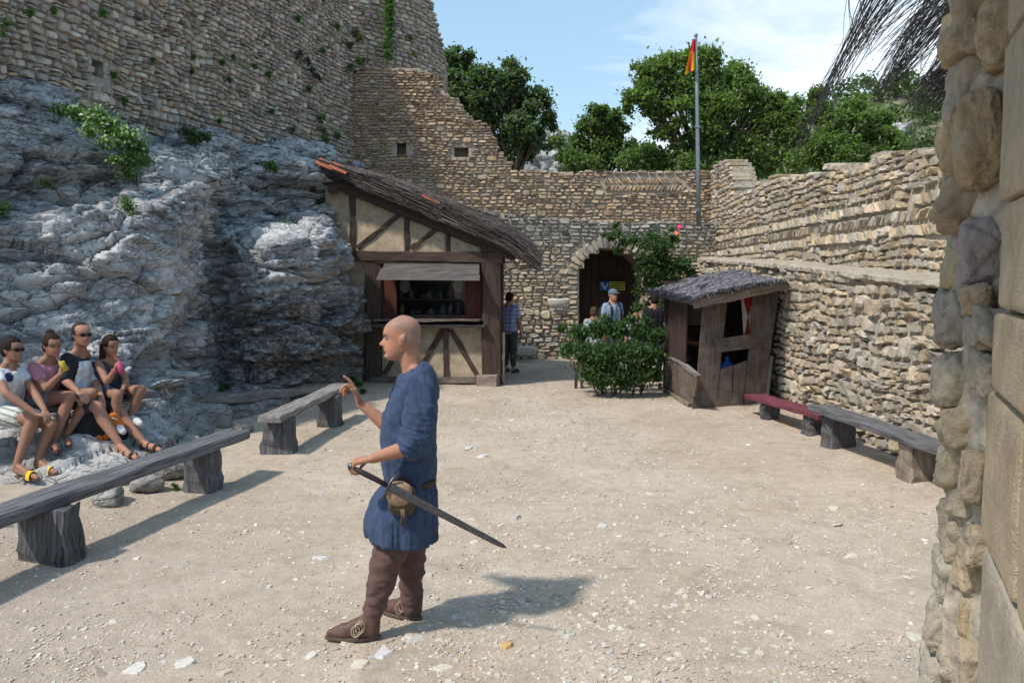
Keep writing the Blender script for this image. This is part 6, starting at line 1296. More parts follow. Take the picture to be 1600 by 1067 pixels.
# ---- the bald man in the blue tunic
def PM(px, py, Y=4.5): return A(px, py, Y)
J = dict(shL=PM(656, 607, 4.365), elL=PM(655, 694, 4.29), wrL=PM(582, 716, 4.22), shR=PM(650, 607, 4.65), elR=PM(614, 672, 4.80), wrR=PM(563, 630, 4.80),
         hipL=PM(646, 775, 4.43), hipR=PM(646, 775, 4.58), knL=PM(602, 880, 4.38), knR=PM(643, 878, 4.66), anL=PM(580, 962, 4.40), anR=PM(643, 948, 4.65), toL=PM(515, 1012, 4.40), toR=PM(610, 975, 4.72), calf=(0.02, 0.0, 0))
hcv = PM(622, 531, 4.5); hcv = PM(627, 530, 4.5)
man, HL, HR_ = person('bald man in a belted blue tunic and brown trousers gesturing in profile in the yard', G(600, 1005), dict(c=hcv, f=(-1, -0.06, -0.02), s=1.035, stubble=True, brow=(0.12, 0.07, 0.05), nose=1.2),
    J, skin=(0.37, 0.185, 0.12), voxel=0.0048, hairc=(0.10, 0.06, 0.04), feet=False, tw=0.8, nk=1.0, lw=0.78, shw=0.86,
    hands=dict(L=dict(d=(-1, 0.05, -0.18), n=(-0.25, 0.1, -1), t=(0.0, 1, 0), curls=((38, 62, 45), (42, 66, 48), (48, 68, 48), (54, 68, 45)), thumb=(0.8, 0.25, 0.7), s=1.06),
               R=dict(d=(-0.34, -0.05, 0.9), n=(-0.86, -0.30, -0.2), t=(0.1, -1, 0.0), curls=((9, 14, 12), (48, 58, 38), (60, 66, 40), (66, 66, 40)), thumb=(0.95, 0.35, 0.15), s=1.08)))
# tunic
m = MB(); n = 64; sec = [(572, 647, 17, .066), (579, 649, 23, .110), (588, 651, 28, .160), (602, 651, 31, .185), (622, 648, 35, .190), (645, 641, 39, .190), (665, 639, 40, .182), (690, 638, 40.5, .172), (720, 639, 40.5, .168), (740, 640, 40, .174), (750, 641, 34.5, .158), (757, 640, 38, .168), (769, 635, 46, .192), (784, 631, 50, .208), (800, 628, 53, .220), (817, 627, 54, .226), (837, 628, 53, .228)]
V = []; a = np.arange(n) / n * 2 * np.pi
for py, cx, hw, yw in sec:
    c_ = PM(cx, py, 4.5); Rx = hw / F_PX * 4.5; fold = float(sstep(755, 850, np.array(py))); k = 1 + fold * (0.035 * np.sin(6 * a + 0.8) + 0.018 * np.sin(11 * a + 2.0)); sl = fold * 0.035 * np.cos(a)
    V.append(np.stack([c_.x + Rx * k * np.sign(np.cos(a)) * np.abs(np.cos(a)) ** .92, c_.y + yw * k * np.sin(a), c_.z + 0 * a - sl * 0.6], 1))
    if py == 572: V[-1][:, 2] += 0.030 * np.cos(a) - 0.01
    if py == 579: V[-1][:, 2] += 0.018 * np.cos(a)
m_ = len(sec); c0, c1_ = V[0].mean(0), V[-1].mean(0) + np.array([0, 0, 0.05]); V = np.concatenate(V + [[c0], [c1_]]); i = np.arange(m_ - 1)[:, None]; j = np.arange(n)[None]; j2 = (j + 1) % n; jj = np.arange(n); jn = (jj + 1) % n
m.add(V, [np.stack(np.broadcast_arrays(i * n + j, (i + 1) * n + j, (i + 1) * n + j2, i * n + j2), -1).reshape(-1, 4), np.stack([np.full(n, m_ * n), jj, jn], 1), np.stack([np.full(n, m_ * n + 1), (m_ - 1) * n + jn, (m_ - 1) * n + jj], 1)])
limb(m, [PM(655, 608, 4.385), PM(656, 645, 4.325), PM(653, 672, 4.30), PM(650, 690, 4.29), PM(645, 698, 4.285)], [.074, .079, .077, .073, .062], 20)
for k in range(3): 
    c_ = PM(649 - 3.0 * k, 684 + 8.0 * k, 4.29); ax = Vector((-0.35, 0, -1)).normalized(); v, f = ellipsoid(c_, (.074 - .002 * k, .070, .020), fr(ax, (0, 1, 0.01)) @ np.array([[0, 0, 1], [1, 0, 0], [0, 1, 0]]), 20, 8); m.add(v, f)
limb(m, [PM(650, 608, 4.62), PM(634, 648, 4.69), PM(618, 664, 4.78)], [.074, .078, .070], 18)
def tun_fn(v, nr):
    # diagonal drag folds on chest and sleeve, blousing above the belt, straight falls in the skirt
    zb_ = PM(640, 750).z; q = np.stack([v[:, 0] * 16 + v[:, 2] * 9, v[:, 1] * 9, v[:, 2] * 4 - v[:, 0] * 5], 1); up_ = sstep(zb_, zb_ + .1, v[:, 2])
    d1 = 1 - 2.2 * np.abs(fbm(q, 77, 3)); q2 = np.stack([v[:, 0] * 20, v[:, 1] * 20, v[:, 2] * 2.2], 1); d2 = 1 - 2.2 * np.abs(fbm(q2, 78, 3)); el_ = np.array(list(PM(650, 690, 4.29))); ds = np.linalg.norm((v - el_) * [1, 1, 0.8], axis=1)
    q3 = np.stack([v[:, 0] * 10, v[:, 1] * 8, v[:, 2] * 42 + v[:, 0] * 14], 1); d3 = 1 - 2.0 * np.abs(fbm(q3, 79, 2))
    v = v + nr * (0.0145 * d1 * up_ + 0.014 * d2 * (1 - up_) + 0.010 * d3 * sstep(.16, .05, ds))[:, None]
    return v, None
tunic = garment('tunic', man, m, M['linen'], 0.0058, 0.004, 5, smooth=1, fn=tun_fn)
# neck opening lacing and seam
m = MB(); v, f, g = tube([PM(621, 590, 4.43), PM(613, 608, 4.43), PM(606, 630, 4.44)], [.0035, .0035, .002], 6); m.add(v, f, (0.02, 0.03, 0.09)); m.build('neck_slit', M['cloth'], man, True)
# belt
m = MB(); pts = []
for k in range(41):
    a_ = 2 * math.pi * k / 40; c_ = PM(641, 748, 4.5); pts.append(Vector((c_.x + .139 * math.cos(a_), c_.y + .163 * math.sin(a_), c_.z - .012 * math.cos(a_))))
v, f, g = tube(pts, 0.011, 8, False, (0.6, 1.5)); m.add(v, f, (0.045, 0.03, 0.022)); m.build('belt', M['leather'], man, True)
# trousers
m = MB(); limb(m, [PM(640, 780, 4.46), PM(621, 835, 4.42), PM(603, 878, 4.395), PM(595, 912, 4.39), PM(589, 940, 4.395), PM(585, 954, 4.40)], [.092, .096, .082, .074, .066, .054], 20)
limb(m, [PM(646, 780, 4.55), PM(645, 835, 4.59), PM(642, 880, 4.65), PM(643, 912, 4.66), PM(643, 936, 4.655), PM(643, 950, 4.65)], [.092, .092, .080, .070, .058, .050], 20)
v, f = ellipsoid(PM(643, 785, 4.51), (.12, .17, .12)); m.add(v, f)
garment('trousers', man, m, M['wool'], 0.0065, 0.0125, 15, freq=(6, 6, 12), smooth=2, sharp=2.2)
# sock wraps and shoes
for sd, an, hl, to, up_ in (('near', PM(583, 968, 4.40), PM(590, 1005, 4.40), PM(508, 1010, 4.39), 1), ('far', PM(643, 950, 4.65), PM(655, 983, 4.645), PM(606, 974, 4.74), 0)):
    m = MB(); d = Vector((to.x - hl.x, to.y - hl.y, 0)).normalized(); gnd = gz(hl.x, hl.y) + 0.004; H_ = Vector((hl.x, hl.y, gnd)); L_ = 0.275; P_ = lambda a_, z_, sdw=0.0: H_ + d * a_ + Vector((-d.y, d.x, 0)) * sdw + Vector((0, 0, z_))
    limb(m, [P_(0.03, .05), P_(0.10, .048), P_(0.18, .042), P_(L_ - 0.02, .030)], [.042, .045, .045, .026], 16); limb(m, [P_(0.035, .05), P_(0.03, .12)], [.05, .046], 16); limb(m, [P_(0.04, .11), P_(0.15, .055)], [.042, .040], 14)
    def shoe_fn(v, nr, g=gnd): v = v.copy(); v[:, 2] = np.maximum(v[:, 2], g + 0.012); return v, None
    m_col = (0.105, 0.060, 0.048); garment('shoe', man, m, M['leather'], 0.006, 0.003, 25 + up_, col=None, fn=lambda v, nr, g=gnd: (np.where(np.arange(3)[None] == 2, np.maximum(v, g + 0.012), v), np.broadcast_to(m_col, v.shape)))
    # sole
    n = 26; o_ = []
    for k in range(n):
        a_ = 2 * math.pi * k / n; ln = (1 - math.cos(a_)) / 2; wd = 0.036 + 0.016 * math.sin(math.pi * min(1, ln * 1.15)) ; o_.append(P_(-0.022 + (L_ + 0.036) * ln, 0.0, math.sin(a_) * wd))
    prism(o_, (0, 0, 0.018), mat_simple('shoe_sole', (0.10, 0.075, 0.06)) if up_ else bpy.data.materials['shoe_sole'], 'shoe_sole', man, bev=0.003)
    m = MB(); limb(m, [P_(0.03, .10), P_(0.028, .175 if up_ else .16)], [.047, .050], 16); garment('ankle_wrap', man, m, M['wool'], 0.007, 0.006, 28, freq=(10, 10, 30))
    m = MB(); r = np.random.default_rng(4)
    for k in range(6 if up_ else 3):
        c_ = P_(0.085 + 0.012 * (k % 3), .098 - .012 * (k % 3), 0.046 if up_ else 0.042); pts = []; hgt = r.uniform(.018, .034); tl = r.uniform(-.4, .9)
        for q in range(11):
            a_ = 2 * math.pi * q / 10; pts.append(c_ + d * (0.024 * math.cos(a_) + tl * hgt * math.sin(a_) * 0.5) + Vector((0, -0.014 - 0.006 * math.sin(a_), -0.01 + hgt * math.sin(a_) * (1 if k % 2 else -1.1))))
        v, f, g = tube(pts, 0.0019, 5, False); m.add(v, f, (0.42, 0.36, 0.27))
    m.build('shoe_lace', M['cloth'], man, True)
# sword
sw = empty('sword', PM(600, 757, 4.22), 'long dark steel sword held low by the bald man, blade pointing down to the right', 'sword'); tag(sw, kind='thing')
b0, b1 = PM(606, 759, 4.20), PM(792, 856, 4.22); d = (b1 - b0).normalized(); sdv = Vector((0, 1, 0)).cross(d).normalized(); L_ = (b1 - b0).length; V = []; secs = [(0, .0225, .005), (.1, .0225, .005), (.9, .015, .0032), (.965, .011, .0025), (1.0, .001, .0008)]
for t_, w_, th in secs:
    c_ = b0 + d * (L_ * t_)
    for a_, b_ in ((-1, 0), (-.35, -1), (-.12, -.55), (.12, -.55), (.35, -1), (1, 0), (.35, 1), (.12, .55), (-.12, .55), (-.35, 1)): V.append(list(c_ + sdv * (w_ * a_) + Vector((0, th * b_, 0))))
i = np.arange(4)[:, None]; j = np.arange(10)[None]; j2 = (j + 1) % 10; mesh_np('blade', V, np.stack(np.broadcast_arrays(i * 10 + j, i * 10 + j2, (i + 1) * 10 + j2, (i + 1) * 10 + j), -1).reshape(-1, 4), M['steel'], sw)
m = MB(); pts = [PM(552, 731, 4.20), PM(570, 740, 4.20), PM(590, 750, 4.20), PM(604, 758, 4.20)]; v, f, g = tube(pts, [.012, .0155, .015, .013], 12); m.add(v, f, (0.025, 0.02, 0.02)); m.build('grip', M['leather'], sw, True)
m = MB(); v, f = ellipsoid(PM(549, 729, 4.20), (.021, .016, .021)); m.add(v, f); m.build('pommel', M['steel'], sw, True)
m = MB(); c_ = PM(606, 759, 4.20); v, f, g = tube([c_ - sdv * .075 + d * .012, c_, c_ + sdv * .075 + d * .012], [.008, .009, .008], 8); m.add(v, f); m.build('crossguard', M['steel'], sw, True)
# belt pouch
po = empty('belt_pouch', PM(625, 775, 4.24), 'round tan leather pouch hanging at the left hip of the bald man', 'pouch'); tag(po, kind='thing')
v, f = boulder(PM(624, 771, 4.235), (.128, .06, .135), 0.05, 22, 2.5, 0.045, 701, (0.1, 0.15)); mesh_np('flap', v, f, M['leather'], po, True, np.broadcast_to((0.30, 0.195, 0.125), (len(v), 3)))
v, f = boulder(PM(628, 781, 4.262), (.150, .07, .165), 0.05, 20, 2.6, 0.09, 702, (0.0, 0.1)); mesh_np('bag', v, f, M['leather'], po, True, np.broadcast_to((0.065, 0.05, 0.032), (len(v), 3)))
m = MB()
for k, (x, y) in enumerate(((626, 822), (632, 818), (637, 812))): v, f, g = tube([PM(627 + k * 2, 795, 4.225), PM(628 + 2 * k, 806, 4.22), PM(x, y, 4.225)], [.006, .005, .003], 6); m.add(v, f, (0.11, 0.08, 0.05))
m.build('tassel', M['leather'], po, True)
m = MB(); v, f, g = tube([PM(612, 762, 4.30), PM(618, 750, 4.315), PM(630, 746, 4.315), PM(640, 752, 4.31)], .009, 8); m.add(v, f, (0.05, 0.035, 0.025)); m.build('hanging_strap', M['leather'], po, True)

# ---- four seated visitors
def loops(name, root, c, ax, ra, rb, th, mat, col, arc=(0, 360), wid=1.0):
    ax = Vector(ax).normalized(); s1 = ax.cross(Vector((0, 0, 1))); s1 = s1.normalized() if s1.length > .1 else Vector((1, 0, 0)); s2 = s1.cross(ax).normalized(); pts = [c + s1 * (ra * math.cos(math.radians(a_))) + s2 * (rb * math.sin(math.radians(a_))) for a_ in np.linspace(arc[0], arc[1], 19)]
    m = MB(); v, f, g = tube(pts, th, 6, True, (wid, 1.0) if wid != 1 else None); m.add(v, f, col); return m.build(name, mat, root, True)
def sandal(root, an, to, s, col, straps=((.45, .9), (.7, 1)), sole=(0.05, 0.04, 0.035), thick=0.012):
    d = Vector((to.x - an.x, to.y - an.y, 0)).normalized(); side = Vector((-d.y, d.x, 0)); hl = Vector((an.x, an.y, to.z)) - d * .06 * s; L_ = (Vector((to.x, to.y, hl.z)) - hl).length + .03; pts = []
    for k in range(20):
        a_ = 2 * math.pi * k / 20; ln = (1 - math.cos(a_)) / 2; pts.append(hl + d * (L_ * ln - .008) + side * (math.sin(a_) * (.030 + .016 * ln) * s) + Vector((0, 0, -.030)))
    prism(pts, (0, 0, thick), mat_simple('sole_' + '%.2f' % sole[0], sole), 'sandal_sole', root, bev=0.002)
    m = MB()
    for f_, w_ in straps:
        c_ = hl + d * (L_ * f_) + Vector((0, 0, -.006)); q = [c_ + side * (math.cos(a_) * .046 * s) + Vector((0, 0, math.sin(a_) * (.085 - .032 * f_) * s)) for a_ in np.linspace(-.3, math.pi + .3, 11)]
        P_ = np.array([list(x) for x in q]); V = np.concatenate([P_ - np.array(list(d)) * .014 * w_, P_ + np.array(list(d)) * .014 * w_, P_ * 1 + np.array(list(d)) * .014 * w_ + [0, 0, -.004], P_ - np.array(list(d)) * .014 * w_ + [0, 0, -.004]]); i = np.arange(10)
        m.add(V, np.concatenate([np.stack([i + 11 * a_, i + 1 + 11 * a_, i + 1 + 11 * ((a_ + 1) % 4), i + 11 * ((a_ + 1) % 4)], 1) for a_ in range(4)]), col)
    m.build('sandal_strap', M['leather'], root, True)
def top_mb(J, s, sleeve=0.5, extra=0.016, low=0.0):
    m = MB(); sh = [J['shL'], J['shR']]; hip = [J['hipL'], J['hipR']]; ct = (sh[0] + sh[1]) / 2; pc = (hip[0] + hip[1]) / 2
    for a, b in zip(sh, hip): limb(m, [ct.lerp(a, .62) + Vector((0, 0, -.07 * s)), ct.lerp(a, .5).lerp(b, .5), b.lerp(pc, .1) + Vector((0, 0, .03 - low))], [.088 * s + extra, .092 * s + extra, .098 * s + extra])
    limb(m, [ct + Vector((0, 0, -.06)), pc], [.09 * s + extra, .10 * s + extra]); limb(m, [ct.lerp(sh[0], .92) + Vector((0, 0, -.006)), ct.lerp(sh[1], .92) + Vector((0, 0, -.006))], [.052 * s + extra * .5] * 2)
    if sleeve > 0:
        for sd in 'LR': a, e = J['sh' + sd], J['el' + sd]; limb(m, [a, a.lerp(e, sleeve * .6), a.lerp(e, sleeve)], [.048 * s + extra * .55, .050 * s + extra * .7, .049 * s + extra * .8])
    return m
def short_mb(J, s, f_=0.5, extra=0.02, pel=0.11):
    m = MB(); pc = (J['hipL'] + J['hipR']) / 2
    for sd in 'LR': h, k = J['hip' + sd], J['kn' + sd]; limb(m, [h, h.lerp(k, f_ * .5), h.lerp(k, f_)], [.098 * s + extra, .090 * s + extra, .082 * s + extra])
    limb(m, [J['hipL'], J['hipR']], [pel * s, pel * s]); limb(m, [pc, pc + Vector((0, 0, .07))], [.115 * s, .11 * s]); return m
def pick(P, fn):
    return fn(P)
def hair_cap(root, L2W, R, hs, col, parts, name='hair', voxel=0.007, seed=0):
    m = MB()
    for kind, *q in parts:
        if kind == 'e': c_, r_ = q; v, f = ellipsoid(L2W(c_), tuple(x * hs for x in r_), R, 20, 12); m.add(v, f)
        else: pts, rad = q; limb(m, [L2W(x) for x in pts], [x * hs for x in rad], 12)
    v, nr, fs = remesh(m, voxel, 1); st = 1 - 1.6 * np.abs(fbm(v * np.array([70, 70, 22]), seed, 2)); v = v + nr * (0.004 * st)[:, None]
    # keep hair off the face
    loc_ = ((v - np.array(list(L2W((0, 0, 0))))) @ R) / hs; c2 = np.array(col)[None] * (1 + 0.35 * fbm(v * np.array([90, 90, 18]), seed + 3, 2))[:, None]
    return mesh_np(name, v, fs, M['hair'], root, True, np.clip(c2, 0.004, 1))
def glasses(root, L2W, R, hs):
    m = MB()
    for sd in (-1, 1): v, f = ellipsoid(L2W((.094, sd * .032, .010)), (.006 * hs, .028 * hs, .018 * hs), R @ np.array(Matrix.Rotation(sd * .25, 3, 'Z')), 14, 8); m.add(v, f)
    m.build('sunglasses', M['lens'], root, True)
    m = MB()
    for sd in (-1, 1): v, f, g = tube([L2W((.088, sd * .058, .014)), L2W((.04, sd * .078, .014)), L2W((-.01, sd * .082, .010))], .0035 * hs, 6); m.add(v, f)
    v, f, g = tube([L2W((.100, -.012, .014)), L2W((.104, 0, .016)), L2W((.100, .012, .014))], .003 * hs, 6); m.add(v, f); m.build('glasses_frame', M['black'], root, True)
HCAP = [('e', (-.014, 0, .043), (.094, .087, .094)), ('e', (-.045, 0, -.01), (.068, .080, .080))]
TANSK = (0.27, 0.145, 0.10)
# A woman, white top, striped shorts, sunglasses
J = dict(shL=A(34, 580, 7.95), elL=A(54, 614, 7.85), wrL=A(70, 641, 7.68), shR=A(-6, 583, 7.62), elR=A(10, 615, 7.50), wrR=A(56, 647, 7.52), hipL=A(14, 640, 7.98), hipR=A(-12, 645, 7.78), knL=A(80, 664, 7.78), knR=A(52, 656, 7.62),
         anL=A(60, 716, 7.64), anR=A(27, 724, 7.52), toL=A(87, 738, 7.50), toR=A(58, 746, 7.38), calf=(-.012, .012, 0)); s = .93
A_, L2W, R = person('woman in white top, striped shorts and sunglasses, leftmost of the seated visitors', A(0, 660, 7.8), dict(c=A(20, 547, 7.80), f=(.96, -.28, -.05), s=.96, nose=.85), J, TANSK, s, hands=dict(L=dict(d=(.6, -.6, -.6), n=(-.2, .2, -1), t=(-.6, -.6, 0), s=.95), R=dict(d=(1, .1, -.2), n=(0, 0, -1), t=(0, 1, .2), s=.95)))
hair_cap(A_, L2W, R, .96, (0.022, 0.014, 0.012), HCAP + [('e', (-.125, 0, .02), (.045, .045, .042))], seed=1); glasses(A_, L2W, R, .96)
garment('white_top', A_, top_mb(J, s, .35), M['cloth'], .009, .004, 40, fn=lambda v, nr: (v, np.where((np.linalg.norm((v - np.array(list(A(17, 588, 7.66)))) * [1, .6, .8], axis=1) < .045)[:, None], (0.03, 0.03, 0.09), (0.62, 0.63, 0.68)) * np.ones((len(v), 3))))
garment('striped_shorts', A_, short_mb(J, s, .62), M['cloth'], .009, .006, 41, fn=lambda v, nr: (v, np.where((np.sin((v @ np.array([.35, .5, 1.0])) * 95) > .55)[:, None], (0.20, 0.25, 0.24), (0.55, 0.55, 0.50)) * np.ones((len(v), 3))))
for sd in 'LR': sandal(A_, J['an' + sd], J['to' + sd], s, (0.75, 0.47, 0.02), ((.70, 2.0),), (0.09, 0.06, 0.045))
# B girl, pink top, bun, drinking
J = dict(shL=A(92, 571, 8.25), elL=A(112, 603, 8.2), wrL=A(120, 618, 8.05), shR=A(52, 573, 7.98), elR=A(73, 607, 7.88), wrR=A(93, 586, 7.85), hipL=A(80, 624, 8.28), hipR=A(56, 626, 8.10), knL=A(144, 614, 8.14), knR=A(110, 619, 7.98),
         anL=A(103, 680, 8.02), anR=A(84, 690, 7.86), toL=A(108, 694, 7.80), toR=A(88, 702, 7.62), calf=(-.012, .012, 0)); s = .90
B_, L2W, R = person('girl in a pink top with her hair up in a bun, drinking from a can', A(70, 640, 8.1), dict(c=A(82, 541, 8.08), f=(.80, -.58, -.10), s=.94, nose=.8), J, TANSK, s, hands=dict(R=dict(d=(.45, -.1, .6), n=(.5, .6, .3), t=(-.3, -.1, 1), curls=((45, 60, 40),) * 4, s=.9), L=dict(d=(.6, -.5, -.4), n=(0, .3, -1), t=(-.6, -.6, 0), s=.9)))
hair_cap(B_, L2W, R, .94, (0.028, 0.017, 0.013), HCAP + [('e', (-.055, 0, .135), (.042, .045, .036)), ('e', (-.09, 0, .06), (.045, .06, .05))], seed=2)
PK = (0.40, 0.17, 0.23)
garment('pink_top', B_, top_mb(J, s, .45), M['cloth'], .009, .004, 42, fn=lambda v, nr: (v, np.where((fbm(v * 30, 9, 2) > .12)[:, None] & (np.linalg.norm(v - np.array(list(A(75, 592, 7.98))), axis=1) < .075)[:, None], (0.55, 0.5, 0.52), PK) * np.ones((len(v), 3))))
garment('shorts', B_, short_mb(J, s, .35), M['cloth'], .009, .005, 43, np.array([(0.16, 0.16, 0.2)]))
for sd in 'LR': sandal(B_, J['an' + sd], J['to' + sd], s, (0.20, 0.08, 0.12), ((.6, .5), (.85, .4)), (0.10, 0.04, 0.05))
q = A(99, 573, 7.80); m = MB(); dv_ = Vector((-.35, .1, .9)).normalized(); v, f, g = tube([q - dv_ * .045, q + dv_ * .045, q + dv_ * .052, q + dv_ * .055], [.029, .029, .026, .022], 14); m.add(v, f, (0.45, 0.34, 0.05)); o = m.build('drink_can', M['paint'], None, True); tag(o, 'yellow drink can in the hand of the girl in pink', 'can')
# C man, white and black shirt
J = dict(shL=A(145, 563, 8.58), elL=A(149, 596, 8.48), wrL=A(158, 619, 8.22), shR=A(105, 560, 8.24), elR=A(102, 595, 8.12), wrR=A(122, 612, 8.02), hipL=A(132, 617, 8.50), hipR=A(108, 619, 8.30), knL=A(188, 645, 8.32), knR=A(153, 637, 8.10),
         anL=A(222, 688, 8.24), anR=A(186, 692, 8.04), toL=A(250, 703, 8.08), toR=A(213, 715, 7.86), calf=(-.015, .0, -.01)); s = 1.0
C_, L2W, R = person('man in black sunglasses and white shirt with black sleeves, seated between the two girls', A(122, 640, 8.3), dict(c=A(128, 524, 8.32), f=(.80, -.60, -.03), s=1.0), J, (0.33, 0.175, 0.12), s, hands=dict(L=dict(d=(.3, -.6, -.6), n=(0, .3, -1), t=(-.6, -.6, 0)), R=dict(d=(.7, -.4, -.3), n=(0, .2, -1), t=(0, 1, 0))))
hair_cap(C_, L2W, R, 1.0, (0.035, 0.028, 0.024), [('e', (-.024, 0, .040), (.089, .086, .093)), ('e', (-.045, 0, -.012), (.066, .079, .060))], seed=3); glasses(C_, L2W, R, 1.0)
ctC = (np.array(list(J['shL'])) + np.array(list(J['shR']))) / 2; fC = np.array([.80, -.60, 0]); lC = np.array([.6, .8, 0])
def shirtC(v, nr):
    d = v - ctC; lat = d @ lC; fr_ = d @ fC; white = (np.abs(lat) < .105 - .25 * np.clip(d[:, 2] + .12, -.4, .2)) & (d[:, 2] < -.01); c_ = np.where(white[:, None], (0.66, 0.68, 0.73), (0.018, 0.02, 0.028)) * np.ones((len(v), 3))
    st = (~white) & (d[:, 2] > -.06) & (np.abs(((fr_ * 60) % 1.6) - .5) < .35) & (np.abs(fr_) < .05); c_[st] = (0.42, 0.5, 0.62)
    lg = np.linalg.norm(v - np.array(list(A(132, 576, 8.26))), axis=1) < .012; c_[lg] = (0.2, 0.22, 0.28); return v, c_
garment('shirt', C_, top_mb(J, s, .85, .020), M['cloth'], .009, .005, 44, fn=shirtC)
garment('shorts', C_, short_mb(J, s, .72, .018), M['cloth'], .009, .006, 45, np.array([(0.035, 0.035, 0.045)]))
for sd in 'LR': sandal(C_, J['an' + sd], J['to' + sd], s, (0.04, 0.032, 0.03), ((.25, .9), (.5, .8), (.78, 1)), (0.03, 0.027, 0.025), .02)
# D girl with long hair, drinking from pink bottle
J = dict(shL=A(185, 573, 8.72), elL=A(197, 594, 8.62), wrL=A(193, 607, 8.42), shR=A(154, 568, 8.46), elR=A(167, 597, 8.30), wrR=A(179, 579, 8.30), hipL=A(178, 613, 8.72), hipR=A(158, 615, 8.56), knL=A(221, 609, 8.44), knR=A(184, 616, 8.26),
         anL=A(204, 650, 8.42), anR=A(181, 662, 8.24), toL=A(219, 662, 8.28), toR=A(192, 674, 8.08), calf=(-.012, .012, 0)); s = .84
D_, L2W, R = person('girl with long dark hair sipping from a pink bottle, rightmost of the seated visitors', A(168, 625, 8.6), dict(c=A(173, 541, 8.55), f=(.84, -.50, -.20), s=.90, nose=.8), J, TANSK, s, hands=dict(R=dict(d=(.3, -.1, .8), n=(.6, .5, 0), t=(-.3, -.2, .9), curls=((45, 60, 40),) * 4, s=.9), L=dict(d=(-.4, -.6, -.5), n=(0, .3, -1), t=(.6, -.6, 0), s=.9)))
hair_cap(D_, L2W, R, .90, (0.024, 0.015, 0.012), HCAP + [('c', [(-.05, .055, 0), (-.05, .06, -.10), (-.06, .05, -.22)], [.035, .034, .02]), ('c', [(-.05, -.06, 0), (-.03, -.07, -.10), (-.02, -.07, -.24), (0, -.06, -.34)], [.038, .036, .032, .015]), ('c', [(-.08, 0, 0), (-.09, 0, -.12), (-.10, 0, -.26)], [.045, .045, .03])], seed=4)
garment('top', D_, top_mb(J, s, 0.0, .012), M['cloth'], .009, .004, 46, fn=lambda v, nr: (v, np.where((fbm(v * 40, 19, 2) > .1)[:, None], (0.10, 0.09, 0.12), (0.045, 0.04, 0.06)) * np.ones((len(v), 3))))
garment('shorts', D_, short_mb(J, s, .5), M['cloth'], .009, .005, 47, np.array([(0.03, 0.035, 0.10)]))
for sd in 'LR':
    m = MB(); an, to = J['an' + sd], J['to' + sd]; limb(m, [an + Vector((0, 0, -.03)), an.lerp(to, .6), to], [.042, .040, .034]); garment('trainer', D_, m, M['cloth'], .008, .001, 48, np.array([(0.5, 0.5, 0.52)]))
loops('bracelet', D_, J['wrR'], J['wrR'] - J['elR'], .028, .028, .006, M['paint'], (0.55, 0.12, 0.15))
q = A(188, 574, 8.22); m = MB(); dv_ = Vector((-.25, .1, .95)).normalized(); v, f, g = tube([q - dv_ * .07, q + dv_ * .03, q + dv_ * .05, q + dv_ * .065], [.028, .028, .014, .012], 14); m.add(v, f, (0.42, 0.07, 0.15)); bo = m.build('drink_bottle', M['paint'], None, True); tag(bo, 'pink bottle with a red straw held by the long haired girl', 'bottle')
m = MB(); v, f, g = tube([q + dv_ * .06, A(178, 556, 8.30)], .0055, 8); m.add(v, f, (0.55, 0.02, 0.02)); m.build('straw', M['paint'], bo, True)
# rucksack between feet
bag = empty('rucksack', A(160, 690, 8.25), 'orange and black rucksack on the rock behind the legs of the man in sunglasses', 'rucksack'); tag(bag, kind='thing')
v, f = boulder(A(160, 670, 8.22), (.50, .22, .34), .5, 18, 2.6, .08, 801, (0, .3)); c_ = np.tile((0.015, 0.015, 0.018), (len(v), 1)).astype(float); mesh_np('bag', v, f, M['cloth'], bag, True, c_)
for px, py, w, h, a_ in ((184, 661, .13, .19, .9), (148, 672, .12, .10, .4), (165, 683, .14, .09, .7)):
    v, f = boulder(A(px - 4, py - 2, 8.155), (w, .07, h), .5, 12, 3.4, .10, int(px), (0, -a_ * .6)); mesh_np('orange_panel', v, f, M['cloth'], bag, True, np.broadcast_to((0.50, 0.14, 0.02), (len(v), 3)))
m = MB(); v, f, g = tube([A(174, 652, 8.12), A(179, 654, 8.11), A(184, 656, 8.12)], .008, 8); m.add(v, f, (0.55, 0.55, 0.55)); m.build('reflective_tape', M['cloth'], bag, True)

